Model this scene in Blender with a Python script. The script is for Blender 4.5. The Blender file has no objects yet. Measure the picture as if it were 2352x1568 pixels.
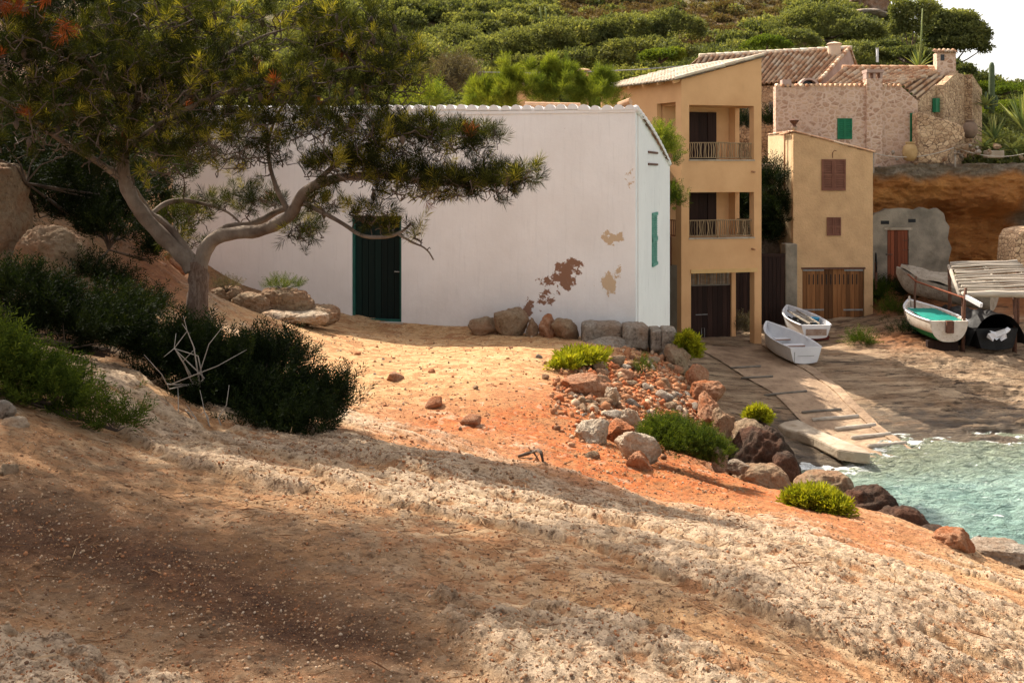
import bpy, math, random
import numpy as np
from mathutils import Vector, Matrix
random.seed(7); RNG = np.random.default_rng(7)
S = bpy.context.scene
COL = S.collection
R = math.radians
# ------------------------------------------------------------ camera, sky, sun, exposure
FPX, CXP, HZ = 2286.7, 1176.0, 400.0          # focal length in pixels of a 2352 px wide frame, centre column, horizon row
cam_d = bpy.data.cameras.new('camera'); cam = bpy.data.objects.new('camera', cam_d); COL.objects.link(cam)
cam.location = (0, 0, 0); cam.rotation_euler = (R(90), 0, 0)
cam_d.lens = 35; cam_d.sensor_width = 36; cam_d.shift_y = -384/2352; cam_d.clip_end = 2000; cam_d.clip_start = 0.1
S.camera = cam
SUN_AZ, SUN_EL = 38.0, 47.5                   # degrees left of straight ahead, height
S.world = bpy.data.worlds.new('World'); S.world.use_nodes = True
wn = S.world.node_tree
sky = wn.nodes.new('ShaderNodeTexSky'); sky.sky_type = 'NISHITA'; sky.sun_disc = False
sky.sun_elevation = R(SUN_EL); sky.sun_rotation = R(-SUN_AZ); sky.air_density = 1.0; sky.dust_density = 3.0; sky.ozone_density = 1.0
hs_ = wn.nodes.new('ShaderNodeHueSaturation'); hs_.inputs['Saturation'].default_value = .27
wm = wn.nodes.new('ShaderNodeMix'); wm.data_type = 'RGBA'; wm.blend_type = 'MULTIPLY'; wm.inputs[0].default_value = 1; wm.inputs[7].default_value = (1.06, 1.0, .95, 1)   # warm tint on the sky light, balancing its blue
wn.links.new(sky.outputs[0], hs_.inputs['Color']); wn.links.new(hs_.outputs[0], wm.inputs[6]); wn.links.new(wm.outputs[2], wn.nodes['Background'].inputs[0]); wn.nodes['Background'].inputs[1].default_value = 0.15
sd = bpy.data.lights.new('sun', 'SUN'); sd.energy = 4.7; sd.angle = R(0.55); sd.color = (1.0, 0.90, 0.76)
so = bpy.data.objects.new('sun', sd); COL.objects.link(so)
sv = Vector((-math.sin(R(SUN_AZ))*math.cos(R(SUN_EL)), math.cos(R(SUN_AZ))*math.cos(R(SUN_EL)), math.sin(R(SUN_EL))))
so.rotation_euler = (-sv).to_track_quat('-Z', 'Y').to_euler(); so.location = sv*50
S.view_settings.view_transform = 'Standard'; S.view_settings.look = 'None'; S.view_settings.gamma = 1
S.view_settings.exposure = 0.97
S.cycles.max_bounces = 6; S.cycles.diffuse_bounces = 3

# ------------------------------------------------------------ helpers
def W(px, py, d): return np.array([(px-CXP)/FPX*d, d, -(py-HZ)/FPX*d])
def lin(r, g, b):
    f = lambda c: (c/255/12.92) if c/255 <= .04045 else ((c/255+.055)/1.055)**2.4
    return (f(r), f(g), f(b), 1)
def _h(ix, iy, iz, seed):
    h = (ix.astype(np.int64)*374761393 + iy.astype(np.int64)*668265263 + iz.astype(np.int64)*2147483647 + seed*1274126177) & 0xffffffff
    h = ((h ^ (h >> 13))*1274126177) & 0xffffffff
    h = ((h ^ (h >> 15))*2246822519) & 0xffffffff
    return ((h ^ (h >> 16)) & 0xffff)/65535.0
def vn(x, y, z=None, seed=0):
    x = np.asarray(x, float); y = np.asarray(y, float); z = np.zeros_like(x) if z is None else np.asarray(z, float)
    ix, iy, iz = np.floor(x), np.floor(y), np.floor(z); fx, fy, fz = x-ix, y-iy, z-iz
    ux, uy, uz = [f*f*f*(f*(f*6-15)+10) for f in (fx, fy, fz)]
    r = 0
    for a in (0, 1):
        for b in (0, 1):
            for c in (0, 1):
                r = r + _h(ix+a, iy+b, iz+c, seed)*(ux if a else 1-ux)*(uy if b else 1-uy)*(uz if c else 1-uz)
    return r*2-1
def fbm(x, y, z=None, o=4, seed=0, g=.5):
    s, a, t = 0, 1, 0
    for i in range(o):
        k = 2.03**i
        s = s + a*vn(np.asarray(x)*k+i*7.3, np.asarray(y)*k-i*3.1, None if z is None else np.asarray(z)*k, seed+i); t += a; a *= g
    return s/t
def sst(a, b, x): t = np.clip((x-a)/(b-a), 0, 1); return t*t*(3-2*t)
OFF = {}
def link_mesh(name, me, m, parent, smooth=False):
    o = bpy.data.objects.new(name, me); COL.objects.link(o)
    if m: me.materials.append(m)
    if parent is not None: o.parent = parent
    if smooth: me.polygons.foreach_set('use_smooth', np.ones(len(me.polygons), bool))
    return o
def base_of(p):
    while p is not None and p.parent is not None: p = p.parent
    return OFF.get(p.name, np.zeros(3)) if p is not None else np.zeros(3)
def amesh(name, V, F, m=None, parent=None, smooth=False, attrs=None):
    """fast mesh from arrays: V (n,3), F (k,3|4)"""
    V = np.asarray(V, np.float32) - base_of(parent).astype(np.float32); F = np.asarray(F, np.int32)
    me = bpy.data.meshes.new(name); n, k = len(F), F.shape[1]
    me.vertices.add(len(V)); me.vertices.foreach_set('co', V.ravel())
    me.loops.add(n*k); me.loops.foreach_set('vertex_index', F.ravel())
    me.polygons.add(n); me.polygons.foreach_set('loop_start', np.arange(0, n*k, k, dtype=np.int32))
    for an, av in (attrs or {}).items():
        av = np.asarray(av, np.float32)
        if av.ndim == 1:
            a = me.attributes.new(an, 'FLOAT', 'POINT'); a.data.foreach_set('value', av)
        else:
            a = me.attributes.new(an, 'FLOAT_COLOR', 'POINT')
            a.data.foreach_set('color', np.hstack([av, np.ones((len(av), 1), np.float32)]).ravel())
    me.update(calc_edges=True)
    return link_mesh(name, me, m, parent, smooth)
def thing(name, label, cat, loc=(0, 0, 0), group=None, kind=None):
    o = bpy.data.objects.new(name, None); COL.objects.link(o); o.empty_display_size = .2
    o.location = loc; OFF[o.name] = np.array(loc, float); return tag(o, label, cat, group, kind)
def tag(o, label=None, cat=None, group=None, kind=None):
    if label: o['label'] = label
    if cat: o['category'] = cat
    if group: o['group'] = group
    if kind: o['kind'] = kind
    return o
def nrm(v): v = np.asarray(v, float); return v/np.linalg.norm(v)
class MB:
    def __init__(s): s.v = []; s.f = []; s.a = []
    def add(s, V, F, a=None):
        n = len(s.v); s.v.extend([tuple(map(float, p)) for p in V]); s.f.extend([tuple(i+n for i in f) for f in F])
        s.a.extend([0.5 if a is None else a]*len(V)); return s
    def hexa(s, c, a=None):        # 8 corners: bottom ring 0-3, top ring 4-7
        return s.add(c, [(3, 2, 1, 0), (4, 5, 6, 7), (0, 1, 5, 4), (1, 2, 6, 5), (2, 3, 7, 6), (3, 0, 4, 7)], a)
    def box(s, x0, x1, y0, y1, z0, z1, a=None):
        return s.hexa([(x0, y0, z0), (x1, y0, z0), (x1, y1, z0), (x0, y1, z0), (x0, y0, z1), (x1, y0, z1), (x1, y1, z1), (x0, y1, z1)], a)
    def bar(s, p, q, w, h, up=(0, 0, 1), a=None):
        p, q = np.array(p, float), np.array(q, float); d = nrm(q-p); up = np.array(up, float)
        if abs(d@up) > .95: up = np.array([1., 0, 0])
        x = nrm(np.cross(d, up)); y = np.cross(x, d); c = []
        for b in (p, q):
            for sx, sy in ((-1, -1), (1, -1), (1, 1), (-1, 1)): c.append(b+x*sx*w/2+y*sy*h/2)
        return s.add(c, [(0, 1, 2, 3), (7, 6, 5, 4), (0, 4, 5, 1), (1, 5, 6, 2), (2, 6, 7, 3), (3, 7, 4, 0)], a)
    def tube(s, pts, rad, n=8, a=None, cap=True, wob=0, seed=0):
        pts = [np.array(p, float) for p in pts]
        rad = [rad]*len(pts) if np.isscalar(rad) else rad
        V = []; F = []; prev = None
        for i, p in enumerate(pts):
            d = nrm(pts[min(i+1, len(pts)-1)]-pts[max(i-1, 0)])
            if prev is None:
                t = np.array([0, 0, 1.]) if abs(d[2]) < .9 else np.array([1., 0, 0])
                x = nrm(np.cross(d, t))
            else: x = nrm(prev-d*(prev@d))
            prev = x; y = np.cross(d, x)
            for k in range(n):
                an = 2*math.pi*k/n; r = rad[i]*(1+wob*math.sin(k*2.3+i*1.7+seed))
                V.append(p+r*(math.cos(an)*x+math.sin(an)*y))
        for i in range(len(pts)-1):
            for k in range(n): F.append((i*n+k, i*n+(k+1) % n, (i+1)*n+(k+1) % n, (i+1)*n+k))
        if cap: F.append(tuple(range(n-1, -1, -1))); F.append(tuple((len(pts)-1)*n+k for k in range(n)))
        return s.add(V, F, a)
    def lathe(s, c, prof, n=20, a=None):
        V = []; F = []
        for r, z in prof:
            for k in range(n): V.append((c[0]+r*math.cos(2*math.pi*k/n), c[1]+r*math.sin(2*math.pi*k/n), c[2]+z))
        for i in range(len(prof)-1):
            for k in range(n): F.append((i*n+k, i*n+(k+1) % n, (i+1)*n+(k+1) % n, (i+1)*n+k))
        F.append(tuple(range(n-1, -1, -1))); F.append(tuple((len(prof)-1)*n+k for k in range(n)))
        return s.add(V, F, a)
    def prism(s, pts, w, a=None):  # polygon of 3-D points extruded by w
        n = len(pts); w = np.array(w, float); V = [np.array(p, float) for p in pts]; V = V+[p+w for p in V]
        return s.add(V, [tuple(range(n)), tuple(range(2*n-1, n-1, -1))]+[(i, i+n, (i+1) % n+n, (i+1) % n) for i in range(n)], a)
    def build(s, name, m=None, parent=None, smooth=False, bevel=0):
        V = np.array(s.v)-base_of(parent)
        me = bpy.data.meshes.new(name); me.from_pydata(V.tolist(), [], s.f)
        at = me.attributes.new('v', 'FLOAT', 'POINT'); at.data.foreach_set('value', np.array(s.a, np.float32))
        import bmesh
        b = bmesh.new(); b.from_mesh(me); bmesh.ops.recalc_face_normals(b, faces=b.faces); b.to_mesh(me); b.free()
        o = link_mesh(name, me, m, parent, smooth)
        if bevel:
            md = o.modifiers.new('bevel', 'BEVEL'); md.width = bevel; md.segments = 2; md.limit_method = 'ANGLE'
        return o
def copy_tree(o, parent=None):
    c = o.copy(); COL.objects.link(c)
    if parent is not None: c.parent = parent
    for ch in [k for k in bpy.data.objects if k.parent == o]: copy_tree(ch, c)
    return c

# ------------------------------------------------------------ materials
class NT:
    def __init__(s, name, rough=.9, spec=.3):
        s.m = bpy.data.materials.new(name); s.m.use_nodes = True; s.t = s.m.node_tree; s.b = s.t.nodes['Principled BSDF']
        s.b.inputs['Roughness'].default_value = rough; s.b.inputs['Specular IOR Level'].default_value = spec
        s.pos = s.n('ShaderNodeNewGeometry').outputs['Position']
    def n(s, t, **k):
        x = s.t.nodes.new(t)
        for a, b in k.items(): setattr(x, a, b)
        return x
    def put(s, sock, v):
        if isinstance(v, bpy.types.NodeSocket): s.t.links.new(v, sock)
        elif v is not None:
            if sock.type == 'RGBA' and len(v) == 3: v = (*v, 1)
            sock.default_value = v
    def vec(s, sc=(1, 1, 1), loc=(0, 0, 0), rot=(0, 0, 0), v=None):
        x = s.n('ShaderNodeMapping'); s.put(x.inputs['Vector'], v or s.pos); x.inputs['Scale'].default_value = sc
        x.inputs['Location'].default_value = loc; x.inputs['Rotation'].default_value = rot; return x.outputs[0]
    def noise(s, sc, det=5, v=None, rough=.55, dist=0, col=False):
        x = s.n('ShaderNodeTexNoise'); s.put(x.inputs['Vector'], v or s.pos); x.inputs['Scale'].default_value = sc
        x.inputs['Detail'].default_value = det; x.inputs['Roughness'].default_value = rough; x.inputs['Distortion'].default_value = dist
        return x.outputs[1 if col else 0]
    def voro(s, sc, v=None, feat='F1', out='Distance', rnd=1):
        x = s.n('ShaderNodeTexVoronoi', feature=feat); s.put(x.inputs['Vector'], v or s.pos); x.inputs['Scale'].default_value = sc
        x.inputs['Randomness'].default_value = rnd; return x.outputs[out]
    def ramp(s, f, st, interp='LINEAR'):
        x = s.n('ShaderNodeValToRGB'); s.put(x.inputs[0], f); e = x.color_ramp.elements; x.color_ramp.interpolation = interp
        while len(e) < len(st): e.new(.5)
        for q, (p, c) in zip(e, st): q.position = p; q.color = (c, c, c, 1) if np.isscalar(c) else (*c[:3], 1)
        return x.outputs[0]
    def mix(s, f, a, b, bt='MIX'):
        x = s.n('ShaderNodeMix', data_type='RGBA', blend_type=bt); s.put(x.inputs[0], f); s.put(x.inputs[6], a); s.put(x.inputs[7], b); return x.outputs[2]
    def math(s, op, a, b=0, c=0):
        x = s.n('ShaderNodeMath', operation=op); s.put(x.inputs[0], a); s.put(x.inputs[1], b); s.put(x.inputs[2], c); return x.outputs[0]
    def attr(s, name, out=2):
        x = s.n('ShaderNodeAttribute', attribute_name=name); return x.outputs[out]
    def sep(s, c):
        x = s.n('ShaderNodeSeparateColor'); s.put(x.inputs[0], c); return x.outputs
    def xyz(s):
        x = s.n('ShaderNodeSeparateXYZ'); s.put(x.inputs[0], s.pos); return x.outputs
    def bump(s, h, st=.5, d=.02):
        x = s.n('ShaderNodeBump'); s.put(x.inputs['Height'], h); x.inputs['Strength'].default_value = st; x.inputs['Distance'].default_value = d
        if s.b.inputs['Normal'].links: s.t.links.new(s.b.inputs['Normal'].links[0].from_socket, x.inputs['Normal'])
        s.t.links.new(x.outputs[0], s.b.inputs['Normal']); return s
    def col(s, c): s.put(s.b.inputs['Base Color'], c); return s
    def near(s, c, r, soft, nz, amt):   # blotch of radius r round point c with a ragged edge
        x = s.n('ShaderNodeVectorMath', operation='DISTANCE'); s.put(x.inputs[0], s.pos); x.inputs[1].default_value = tuple(c)
        d = s.math('ADD', x.outputs['Value'], s.math('MULTIPLY', s.math('SUBTRACT', nz, .5), amt))
        return s.math('SUBTRACT', 1, s.math('SMOOTHSTEP', d, r-soft, r+soft)) if False else s.ramp(d, [(max(r-soft, 0), 1.), (r+soft, 0.)])
def pm(name, a, b, sc=3, rough=.85, bs=0, bd=.01, bsc=40, c=None, stretch=(1, 1, 1), spec=.3, det=6):
    t = NT(name, rough, spec); v = t.vec(stretch)
    k = t.mix(t.ramp(t.noise(sc, det, v), [(.35, 0.), (.65, 1.)]), a, b)
    if c: k = t.mix(t.ramp(t.noise(sc*3.1, 5, v), [(.55, 0.), (.7, .8)]), k, c)
    t.col(k)
    if bs: t.bump(t.noise(bsc, 5, v), bs, bd)
    return t.m
def foliage(name, a, b, c=None, trans=.35, rough=.75):
    t = NT(name, rough, .07); v = t.attr('v')
    st = [(0., a), (.75, b)]+([(1., c)] if c else [])
    k = t.ramp(v, st)
    k = t.mix(t.math('MULTIPLY', t.noise(.9, 3), .7), k, t.mix(1, k, (1.25, .95, .6, 1), 'MULTIPLY'))
    t.col(k)
    tr = t.n('ShaderNodeBsdfTranslucent'); t.put(tr.inputs[0], t.mix(1, k, (1.9, 1.8, .7, 1), 'MULTIPLY'))
    mx = t.n('ShaderNodeMixShader'); mx.inputs[0].default_value = trans
    t.t.links.new(t.b.outputs[0], mx.inputs[1]); t.t.links.new(tr.outputs[0], mx.inputs[2])
    t.t.links.new(mx.outputs[0], t.t.nodes['Material Output'].inputs[0]); return t.m

M = {}
def ground_mat(name, kind):
    t = NT(name, .95, .15); z = t.sep(t.attr('zone', 0)); r, g, l = z[0], z[1], z[2]     # red earth, bare grey rock, brown litter darkened for tree shade
    cav = t.attr('cav')
    n1 = t.noise(1.3, 8); n2 = t.noise(9, 8, rough=.7); n3 = t.noise(45, 6, rough=.7); n4 = t.noise(160, 3, rough=.7)
    tan = t.mix(t.ramp(n2, [(.3, 0.), (.7, 1.)]), (.42, .25, .13), (.68, .48, .29))
    tan = t.mix(t.ramp(n1, [(.4, 0.), (.65, .7)]), tan, (.55, .31, .14))
    red = t.mix(t.ramp(n2, [(.35, 0.), (.65, 1.)]), (.36, .085, .022), (.58, .205, .068))
    rock = t.mix(t.ramp(n3, [(.35, 0.), (.62, 1.)]), (.23, .15, .095), (.63, .47, .315))
    rock = t.mix(t.ramp(n1, [(.45, 0.), (.62, .6)]), rock, (.50, .36, .22))
    litter_shade = t.mix(t.ramp(n3, [(.35, 0.), (.7, 1.)]), (.045, .020, .011), (.155, .075, .038))
    k = tan
    tr_ = t.attr('sand'); k = t.mix(tr_, k, t.mix(t.ramp(n3, [(.35, 0.), (.7, 1.)]), (.52, .30, .125), (.70, .46, .24)))
    k = t.mix(r, k, red); k = t.mix(g, k, rock); k = t.mix(l, k, litter_shade)
    soil = t.mix(t.ramp(n1, [(.4, 0.), (.6, 1.)]), (.36, .15, .06), (.42, .21, .09))
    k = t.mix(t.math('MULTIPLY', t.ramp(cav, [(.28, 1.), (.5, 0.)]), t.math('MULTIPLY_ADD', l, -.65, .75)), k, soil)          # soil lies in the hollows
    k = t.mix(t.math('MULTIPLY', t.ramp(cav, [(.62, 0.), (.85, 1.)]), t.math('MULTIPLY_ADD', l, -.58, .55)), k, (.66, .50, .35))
    dn = t.noise(14, 8, t.vec((1, 1.9, 1), rot=(0, 0, -.64)), .75)
    k = t.mix(t.ramp(dn, [(.37, .85), (.49, 0.)]), k, (.085, .042, .022)); k = t.mix(t.ramp(n4, [(.60, 0.), (.72, .5)]), k, (.60, .47, .33))
    k = t.mix(t.ramp(t.noise(70, 2), [(.66, 0.), (.70, .8)]), k, (.16, .09, .05))
    t.col(k); t.bump(dn, .8, .03); t.bump(n3, .8, .02); t.bump(n4, .8, .008); return t.m
M['ground'] = ground_mat('headland_ground', 0)
def shore_mat():
    t = NT('shore_rock', .85, .3); z = t.sep(t.attr('zone', 0))
    v = t.vec((.35, 2.2, 3)); n1 = t.noise(1.1, 8, v, .65); n2 = t.noise(7, 6, v, .7); n3 = t.noise(1.0, 5); n4 = t.noise(30, 5, rough=.7)
    k = t.mix(t.ramp(n1, [(.35, 0.), (.65, 1.)]), (.17, .10, .055), (.64, .46, .29))
    k = t.mix(t.ramp(n3, [(.45, 0.), (.7, .6)]), k, (.34, .19, .09))
    k = t.mix(t.ramp(n2, [(.34, 1.), (.42, 0.)]), k, (.045, .03, .02))
    k = t.mix(t.ramp(n4, [(.55, 0.), (.75, .5)]), k, (.52, .43, .32))
    k = t.mix(z[0], k, t.mix(n4, (.36, .12, .035), (.46, .19, .07)))
    k = t.mix(t.math('MULTIPLY', z[1], .75), k, (.07, .06, .045))
    lay = t.noise(2.6, 9, t.vec((.22, 1.5, 3)), .72); k = t.mix(t.ramp(lay, [(.40, .85), (.46, 0.)]), k, (.05, .032, .02)); t.col(k); t.bump(lay, 1, .22); t.bump(n2, 1, .08); t.bump(n4, .6, .02)
    t.put(t.b.inputs['Roughness'], t.math('MULTIPLY_ADD', z[1], -.5, .85)); return t.m
M['shore'] = shore_mat()
def cliff_mat():
    t = NT('orange_cliff', .95, .15); z = t.attr('grey'); v = t.vec((.6, .6, 1.6))
    n1 = t.noise(.8, 8, v, .6); n2 = t.noise(6, 7, rough=.7); n3 = t.noise(25, 5, rough=.7)
    k = t.mix(t.ramp(n1, [(.35, 0.), (.65, 1.)]), (.44, .16, .045), (.80, .36, .11))
    k = t.mix(t.ramp(n2, [(.5, 0.), (.8, .6)]), k, (.40, .22, .10))
    k = t.mix(z, k, t.mix(t.ramp(n2, [(.3, 0.), (.7, 1.)]), (.20, .15, .10), (.50, .41, .30)))
    k = t.mix(t.ramp(n3, [(.25, .6), (.4, 0.)]), k, (.06, .03, .015))
    t.bump(t.noise(1.6, 9, v, .7), 1, .7); t.col(k); t.bump(n2, 1, .2); t.bump(n3, .7, .04); return t.m
M['cliff'] = cliff_mat()
def stone_rock(name, a, b, st=(.45, .14, .05), amt=.6):
    t = NT(name, .9, .2); n1 = t.noise(2.3, 7); n2 = t.noise(18, 7, rough=.7); n3 = t.noise(90, 4, rough=.7)
    k = t.mix(t.ramp(n2, [(.35, 0.), (.65, 1.)]), a, b)
    k = t.mix(t.ramp(n1, [(.46, 0.), (.6, amt)]), k, st)
    k = t.mix(t.ramp(n2, [(.28, .8), (.4, 0.)]), k, (.07, .045, .03))
    t.bump(t.noise(6, 9, rough=.72), 1, .12); t.col(k); t.bump(n2, 1, .04); t.bump(n3, .7, .008); return t.m
M['rock_cream'] = stone_rock('cream_limestone', (.42, .31, .21), (.66, .56, .43), (.48, .25, .11), .5)
M['rock_red'] = stone_rock('rust_stained_stone', (.34, .14, .065), (.52, .30, .18), (.42, .13, .04), .8)
M['rock_grey'] = stone_rock('grey_limestone', (.22, .18, .14), (.50, .43, .35), (.36, .20, .10), .4)
M['rock_dark'] = stone_rock('dark_wet_rock', (.035, .022, .016), (.12, .075, .05), (.16, .06, .03), .5)
M['rock_wall'] = stone_rock('weathered_wall_stone', (.26, .17, .10), (.42, .31, .20), (.34, .15, .07), .45)
def plaster(name, base, dirt, patches=(), bs=.25, streak=0, sc=1.0, spots=0):
    t = NT(name, .9, .2); n1 = t.noise(.9*sc, 7); n2 = t.noise(7*sc, 7, rough=.65); n3 = t.noise(35, 4); nf = t.noise(5.5, 9, rough=.68)
    k = t.mix(t.ramp(n1, [(.35, 0.), (.7, .7)]), base, dirt)
    k = t.mix(t.ramp(n2, [(.58, 0.), (.75, .3)]), k, dirt)
    if streak:
        sn = t.noise(6, 8, t.vec((2.2, 2.2, .16)), .75); k = t.mix(t.math('MULTIPLY', t.ramp(sn, [(.60, 0.), (.68, 1.)]), streak), k, (.20, .18, .15))
    if spots: k = t.mix(t.ramp(t.noise(6, 7, rough=.7), [(.70, 0.), (.73, spots)]), k, (.26, .15, .10))
    if patches:          # render flaked off: blotches with a torn edge
        sn = t.noise(6, 8, t.vec((2.5, 2.5, .22)), .75); k = t.mix(t.ramp(sn, [(.52, 0.), (.70, .30)]), k, tuple(x*.72 for x in base)); zz = t.xyz()[2]
        k = t.mix(t.math('MULTIPLY', t.ramp(t.math('MULTIPLY_ADD', zz, -.55, -1.05), [(.0, 0.), (.8, .55)]), t.ramp(t.noise(1.6, 7, rough=.7), [(.35, .2), (.65, 1.)])), k, (.52, .49, .46))
        w1 = t.n('ShaderNodeVectorMath', operation='SCALE'); t.put(w1.inputs[0], t.noise(2.6, 8, rough=.72, col=True)); w1.inputs['Scale'].default_value = 1.15
        w2 = t.n('ShaderNodeVectorMath', operation='ADD'); t.put(w2.inputs[0], t.pos); t.put(w2.inputs[1], w1.outputs[0]); w3 = t.n('ShaderNodeVectorMath', operation='SUBTRACT'); t.put(w3.inputs[0], w2.outputs[0]); w3.inputs[1].default_value = (.575, .575, .575)
        keep = t.pos; t.pos = w3.outputs[0]
        for c, r, am, colr in patches: k = t.mix(t.near(c, r, .010, nf, am*.5), k, colr)
        t.pos = keep
    t.col(k); t.bump(n2, bs, .03); t.bump(n3, bs*.7, .006); return t.m
def masonry(name, a, b, mortar, sc=3.2, mw=.10, bs=.8):
    t = NT(name, .92, .15); v = t.vec((1, 1, 1.35)); wv = t.n('ShaderNodeVectorMath', operation='ADD')
    nv = t.noise(3.0, 3, v, col=True); sc_ = t.n('ShaderNodeVectorMath', operation='SCALE'); t.put(sc_.inputs[0], nv); sc_.inputs['Scale'].default_value = .16
    t.put(wv.inputs[0], v); t.put(wv.inputs[1], sc_.outputs[0]); v = wv.outputs[0]
    e = t.voro(sc, v, 'DISTANCE_TO_EDGE'); cc = t.voro(sc, v, 'F1', 'Color'); n2 = t.noise(14, 6, rough=.7)
    k = t.mix(t.sep(cc)[0], a, b); k = t.mix(t.ramp(n2, [(.4, 0.), (.75, .7)]), k, tuple(x*1.3 for x in b[:3]))
    edge = t.ramp(e, [(mw*.35, 1.), (mw, 0.)]); k = t.mix(t.math('MULTIPLY', edge, t.ramp(t.noise(1.1, 4), [(.3, .4), (.6, 1.)])), k, mortar)
    t.col(k); t.bump(e, bs, .06); t.bump(n2, .5, .02); return t.m
def tiles_mat(name, a, b, c, pale):
    t = NT(name, .9, .2); v = t.attr('v'); k = t.ramp(v, [(0., a), (.4, b), (.7, c), (1., pale)])
    n2 = t.noise(9, 7, rough=.7); k = t.mix(t.ramp(n2, [(.45, 0.), (.7, .55)]), k, pale)
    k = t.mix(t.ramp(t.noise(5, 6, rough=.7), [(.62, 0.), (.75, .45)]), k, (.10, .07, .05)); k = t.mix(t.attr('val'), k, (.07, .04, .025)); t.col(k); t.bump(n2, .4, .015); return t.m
def wood(name, a, b, axis=2, rough=.8, sc=1, streak=.6):
    t = NT(name, rough, .25); st = [9, 9, 9]; st[axis] = .6; v = t.vec(tuple(x*sc for x in st))
    n1 = t.noise(1.6, 6, v, .65); n2 = t.noise(8, 5, v, .7); k = t.mix(t.ramp(n1, [(.3, 0.), (.7, 1.)]), a, b)
    k = t.mix(t.attr('v'), t.mix(.55, k, (.0, .0, .0, 1)), t.mix(.25, k, (1, 1, 1, 1), 'OVERLAY')) if streak else k
    t.col(k); t.bump(n2, .4, .006); return t.m
WHITE = (.84, .83, .82); WD = (.73, .705, .685)
M['yellow'] = plaster('ochre_plaster', (.72, .42, .205), (.58, .31, .14), bs=.25, streak=.14)
M['stucco'] = plaster('rough_ochre_stucco', (.67, .425, .225), (.48, .295, .15), bs=1.2, sc=1.6)
M['greywall'] = plaster('grey_render', (.40, .35, .28), (.25, .20, .15), bs=.8, sc=2, spots=.5)
M['cave_plaster'] = plaster('mouldy_plaster', (.34, .29, .22), (.05, .047, .038), bs=.8, sc=1.5, streak=.5)
M['masonry'] = masonry('rubble_masonry', (.33, .19, .125), (.58, .39, .27), (.66, .48, .37), 3.8, .16, .8)
M['masonry_open'] = masonry('coursed_rubble', (.30, .18, .10), (.60, .42, .26), (.12, .07, .045), 4.2, .07, 1)
M['pink_plaster'] = plaster('pink_render', (.50, .36, .30), (.36, .24, .19), bs=.7, sc=2)
M['tile'] = tiles_mat('clay_tiles', (.36, .16, .08), (.52, .28, .15), (.60, .40, .25), (.66, .52, .38))
M['tile_pale'] = tiles_mat('pale_clay_tiles', (.55, .42, .30), (.66, .54, .40), (.72, .62, .48), (.75, .68, .56))
M['wood_dark'] = wood('dark_brown_wood', (.022, .010, .007), (.045, .022, .015))
M['wood_brown'] = wood('brown_wood', (.19, .075, .025), (.28, .125, .045))
M['wood_red'] = wood('reddish_wood', (.20, .055, .025), (.30, .09, .04))
M['wood_rail'] = wood('pale_stick_wood', (.26, .17, .09), (.42, .30, .17))
M['wood_grey'] = wood('weathered_grey_wood', (.24, .20, .16), (.55, .48, .39), 0)
M['shutter_brown'] = pm('brown_paint', (.17, .07, .045), (.22, .095, .06), 4)
M['shutter_green'] = pm('green_paint', (.008, .13, .055), (.012, .18, .075), 4, .5)
M['door_green'] = wood('dark_green_door', (.002, .012, .010), (.004, .018, .014))
M['frame_green'] = pm('green_frame_paint', (.01, .07, .055), (.02, .11, .085), 6, .6)
M['pale_green'] = pm('sea_green_shutter_paint', (.06, .24, .18), (.16, .34, .27), 20, .7)
M['white_paint'] = pm('white_boat_paint', (.76, .76, .77), (.68, .68, .70), 3, .35, spec=.4)
M['cream_paint'] = pm('cream_boat_paint', (.66, .60, .52), (.54, .47, .39), 4, .5, c=(.40, .30, .20))
M['old_hull'] = pm('peeling_hull_paint', (.50, .44, .36), (.34, .28, .22), 5, .8, .4, c=(.14, .10, .08))
M['iron'] = pm('rusty_iron', (.09, .045, .03), (.16, .07, .04), 12, .8)
M['black'] = pm('black_sheet', (.008, .008, .009), (.02, .02, .02), 3, .55, .5, .03, 6, spec=.2)
M['steel'] = pm('dull_steel', (.35, .35, .34), (.25, .24, .22), 12, .5)
M['concrete'] = pm('slipway_concrete', (.24, .155, .095), (.46, .32, .205), 1.3, .8, 1, .05, 9, c=(.20, .13, .085), det=8)
M['slab'] = pm('sea_worn_concrete', (.32, .25, .18), (.50, .42, .32), 1.2, .8, .8, .03, 12, c=(.25, .18, .11), det=8)
M['terracotta'] = pm('terracotta', (.36, .17, .08), (.46, .26, .14), 5, .8)
M['tarp'] = pm('green_tarpaulin', (.0, .17, .13), (.0, .22, .17), 2, .6, .5, .02, 5)
M['glass_dark'] = pm('dark_pane', (.02, .02, .022), (.04, .04, .04), 2, .2)
def bark_mat():
    t = NT('pine_bark', .95, .15); wn_ = t.noise(22, 6, t.vec((1, 1, .30)), .75, 1.2); e = t.ramp(wn_, [(.38, 0.), (.62, .12)]); n = t.noise(3, 6); n2 = t.noise(40, 5, rough=.7)
    k = t.mix(t.ramp(n, [(.35, 0.), (.65, 1.)]), (.11, .08, .06), (.30, .25, .20)); k = t.mix(t.math('MULTIPLY', t.ramp(e, [(.02, 1.), (.10, 0.)]), t.attr('v')), k, (.035, .02, .014))
    k = t.mix(t.math('MULTIPLY', t.attr('v'), .6), k, t.mix(n2, (.09, .05, .035), (.22, .14, .10)))
    t.col(k); t.bump(e, .6, .03); t.bump(n2, .6, .01); return t.m
M['bark'] = bark_mat()
M['twig'] = pm('pine_twig', (.05, .035, .026), (.13, .095, .07), 3)
M['dead_twig'] = pm('bleached_twig', (.30, .26, .22), (.42, .38, .33), 6)
M['pine'] = foliage('pine_needles', (.007, .011, .004), (.045, .055, .013), (.32, .31, .05), .35)
M['pine_dead'] = foliage('dead_pine_needles', (.12, .030, .012), (.26, .07, .025), None, .2)
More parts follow.
